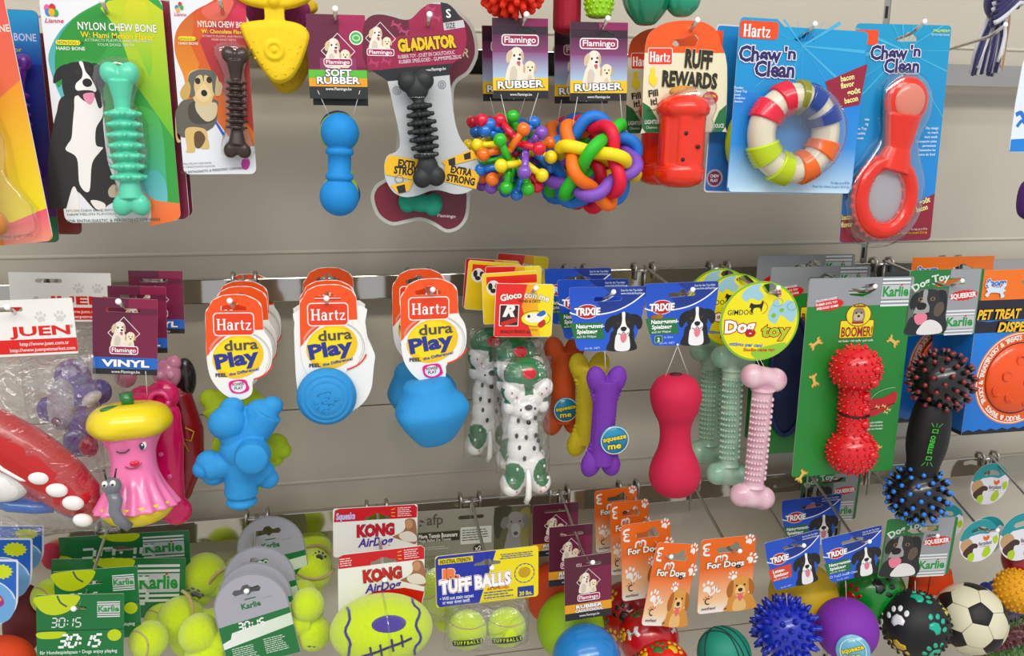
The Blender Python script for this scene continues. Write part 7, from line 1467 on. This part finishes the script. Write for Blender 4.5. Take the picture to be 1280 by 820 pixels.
# ---- black paw ball under dog toy header
c = dogtoy('paw_ball_toy', 'black ball with white, teal and yellow paw prints under the lower green header', (1109, 649), (1196, 655), (1104, 722), .205); b = sph(c.root, 1144, 780, .205, 41, '1C1C20', 'rubber', 'ball')
for dx, dy, k, cc, rot in ((-17,-11,1.05,'F0F0F0',12),(15,-31,1.0,'2AB89A',50),(24,6,1.0,'2AB89A',55),(-26,22,1.0,'D8B82A',-150),(12,35,1.0,'2AB89A',0),(-38,-10,.7,'F0F0F0',0),(-14,-39,.7,'B8284A',0),(38,-14,.7,'E0D82A',80)): pawdecal(b, dx, dy, k, cc, rot)
mb = MB(); s_ = b['s']
for i in range(150):
    z = 1-2*(i+.5)/150; a = i*2.39996; v = Vector((math.cos(a)*math.sqrt(1-z*z), math.sin(a)*math.sqrt(1-z*z), z))
    if v.y > -.45: mb.ell(b['X'] @ (v*41.5*s_), 2.4*s_, '1C1C20', seg=6, rings=5)
tag(mb.build('small_bumps', 'rubber', b['o']), kind='stuff'); cordline(c.root, (1144, 726), (1144, 742), .206, .21)
c2 = dogtoy('squeaky_toy_card', 'rear green and grey header with red flash behind the lower blue headers', (1004, 590), (1076, 594), (1002, 652), .05)
r = empty('orange_toy', W(1165, 722, .15)); tag(r, 'orange pointed toy between the black paw ball and its header', 'dog toy'); mb = MB().slab([(-.040,.012),(.030,.018),(.040,-.016),(.02,-.03),(-.04,-.026)], -.01, .01, 'E0561E'); o = mb.build('body', 'soft', r, smooth=False); bv = o.modifiers.new('b', 'BEVEL'); bv.width = .006; bv.segments = 3; MB().tube([(-.012,-.0105,.015),(-.014,-.0105,-.027)], .0008, '9A3A16', seg=6).build('seam', 'soft', r)
# ---- football
def soccer(label, px, py, d, r_px, turn):
    r = empty('toy_football', W(px, py, d)); tag(r, label, 'ball'); s_ = sc(px, py, d); R_ = r_px*s_; g = (1+5**.5)/2
    V = [Vector(v).normalized() for v in ((0,1,g),(0,1,-g),(0,-1,g),(0,-1,-g),(1,g,0),(1,-g,0),(-1,g,0),(-1,-g,0),(g,0,1),(g,0,-1),(-g,0,1),(-g,0,-1))]
    fm = facing(r, px, py, d).to_3x3(); tgt = (fm @ Vector((14/44, -.94, 3/44))).normalized(); q = V[8].rotation_difference(tgt).to_matrix(); tw = Matrix.Rotation(turn, 3, tgt); V = [tw @ (q @ v) for v in V]
    MB().ell((0, 0, 0), (R_, R_, R_), 'E4DEC4', seg=48, rings=32).build('ball', 'rubber', r)
    for i, v in enumerate(V):
        nb = sorted(V, key=lambda w_: -w_.dot(v))[1:6]; t1 = (nb[0]-v*nb[0].dot(v)).normalized(); t2 = v.cross(t1); nb.sort(key=lambda w_: math.atan2(w_.dot(t2), w_.dot(t1)))
        P_ = [(v*.665+w_*.335).normalized() for w_ in nb]; vv = []; f = []; n = 25; ring = []
        for a in range(5):
            for t in range(5): ring.append((P_[a]*(1-t/5)+P_[(a+1) % 5]*t/5).normalized())
        for k in (1, .96, .5): vv += [((v*(1-k)+p*k).normalized())*R_*(1.0 if k == 1 else 1.006) for p in ring]
        vv.append(v*R_*1.006)
        for j in range(2): f += [(j*n+t, j*n+(t+1) % n, (j+1)*n+(t+1) % n, (j+1)*n+t) for t in range(n)]
        f += [(2*n+t, 2*n+(t+1) % n, 3*n) for t in range(n)]; MB().add(vv, f, '1E1A1A').build('black_patch', 'rubber', r)
        for a in range(5):
            w_ = nb[a]; e = [(P_[a]*(1-t)+(w_*.665+v*.335).normalized()*t).normalized()*R_*1.0005 for t in (0, .5, 1)]
            if V.index(w_) > i: MB().tube(e, .5*s_, 'B8B298', seg=5).build('seam', 'rubber', r)
    return r
soccer('cream and black toy football right of the black paw print ball', 1212, 773, .2, 44, .35)
# ---- round teal tags
def ferp(label, px, py, d, r_px, roll=0):
    s_ = sc(px, py, d)*r_px/50; p = W(px, py, d)+Vector((-50*s_, 0, 50*s_)); r = empty('round_toy_tag', p, (0, math.radians(roll), 0)); tag(r, label, 'tag', 'round teal and white tags'); c = Card(r, None, None, None, s_, s_)
    H_ = [(28,26),(32,20),(50,16),(66,20),(72,26),(66,30),(50,27),(34,30)]; o = [(50+50*math.cos(t*math.pi/24), 50+50*math.sin(t*math.pi/24)) for t in range(48)]; stock(c, o, 'ECEAF0', [H_])
    v, t = holed([(50+50*math.cos(math.radians(a)), 50+50*math.sin(math.radians(a))) for a in range(190, 352, 9)]+[(86,28),(72,36),(50,33),(28,36),(12,48)], [H_]); c.z += LAY; c.tri(v, t, '2A9AA0')
    c.blob([(6,46),(18,40),(28,44),(34,54),(26,60),(22,74),(10,70),(3,58)], 'C8A47E'); c.blob([(20,62),(34,54),(46,58),(46,66),(36,68),(34,86),(20,86),(10,74)], '4A2E24'); c.blob([(24,80),(34,76),(40,84),(36,96),(24,92)], 'B8D42A'); c.blob([(62,76),(70,66),(78,70),(80,82),(70,92),(60,88)], 'B8D42A'); c.blob([(84,50),(94,44),(98,56),(90,64)], 'B8D42A'); c.part('printed_dogs')
    c.blob([(60,40),(66,44),(72,40),(76,46),(70,52),(62,50)], 'E8762A'); c.text('ferplast', 66, 62, 9, '6A6A72', 34, 'c', bold=.03); c.rect(52, 65, 80, 66.4, 'D8B0A0'); c.part('logo'); return c
ferp('round teal and white tag hanging highest, left of the lower right hooks', 1239, 603, .07, 28, 4)
c = ferp('front round teal and white dog tag above the cream football', 1222, 678, .205, 29, -4)
ferp('round tag hidden behind the front teal tag above the football', 1229, 675, .175, 28, -8); ferp('round teal tag half hidden behind the lower green dog toy header', 1181, 655, .12, 27, 0); ferp('larger round teal and white tag cut by the right edge', 1277, 671, .2, 33, 0)
# ---- dollar ball and odds at the lower right corner
r = empty('dollar_ball_toy', W(1272, 738, .2)); tag(r, 'yellow nubby ball with green dollar sign at the right edge', 'dog toy'); spiky('x', '', 1272, 738, .2, 27, 'E8AE3A', 170, 2.4, 2.2, 'soft', root=r, blunt=.7, sq=.95); cc = Card(r, None, None, None, .001, .001); cc.z = .031; cc.text('$', 8, 14, 17, '2A7A3A', 11, 'c', bold=.08); cc.part('dollar_sign'); MB().tube([(.003, 0, .024), (.003, 0, .032)], .006, '2A6A2A').build('stalk', 'soft', r)
r = empty('red_cone_toy', W(1272, 702, .17)); tag(r, 'dark red glossy toy above the dollar ball', 'dog toy'); sph(r, 1276, 702, .17, 20, 'A8242A', 'gloss', 'body', (22, 18, 26))
for lab, x, y, d, col, n in (('green shaggy rope toy in the lower right corner', 1262, 786, .15, '5A8A34', 1), ('dark red shaggy rope toy crossing the green one in the corner', 1258, 798, .19, '7A1A2A', 2), ('green fringe toy at the very bottom right corner', 1250, 816, .16, '6AA03A', 3), ('grey lilac plush toy under the dollar ball', 1270, 765, .13, '7A6E86', 4), ('blue toy sliver between the cream football and the dollar ball', 1240, 738, .11, '3A46A0', 5)):
    r = empty('shaggy_rope_toy' if n < 4 else 'plush_toy', W(x, y, d)); tag(r, lab, 'dog toy', 'shaggy toys in the lower right corner'); s_ = sc(x, y, d); rr = random.Random(n)
    if n > 3:
        mb = MB()
        for i in range(9): mb.ell(((rr.uniform(-18, 18))*s_, rr.uniform(-3, 3)*s_, rr.uniform(-12, 12)*s_*(1 if n == 4 else .4)), rr.uniform(7, 11)*s_*(1 if n == 4 else .8))
        fused(mb, 'body', 'soft', r, .0016, 2, col); continue
    MB().tube([(-34*s_, 0, -4*s_), (0, 0, 2*s_), (40*s_, 0, 6*s_)], 6*s_, col).build('core', 'felt', r); mb = MB()
    for i in range(420):
        t = rr.uniform(-34, 40); a = rr.uniform(0, 6.28); L = rr.uniform(8, 14); p = Vector((t, 0, t*.12)); q = p+Vector((rr.uniform(-4, 4), math.cos(a)*L, math.sin(a)*L)); mb.tube([p*s_, ((p+q)/2+Vector((rr.uniform(-2, 2), 0, 1)))*s_, q*s_], [1.3*s_, 1.2*s_, .9*s_], mix(col, 'FFFFFF' if rr.random() < .3 else '101010', rr.uniform(0, .25)), seg=4)
    tag(mb.build('shag', 'felt', r), kind='stuff')
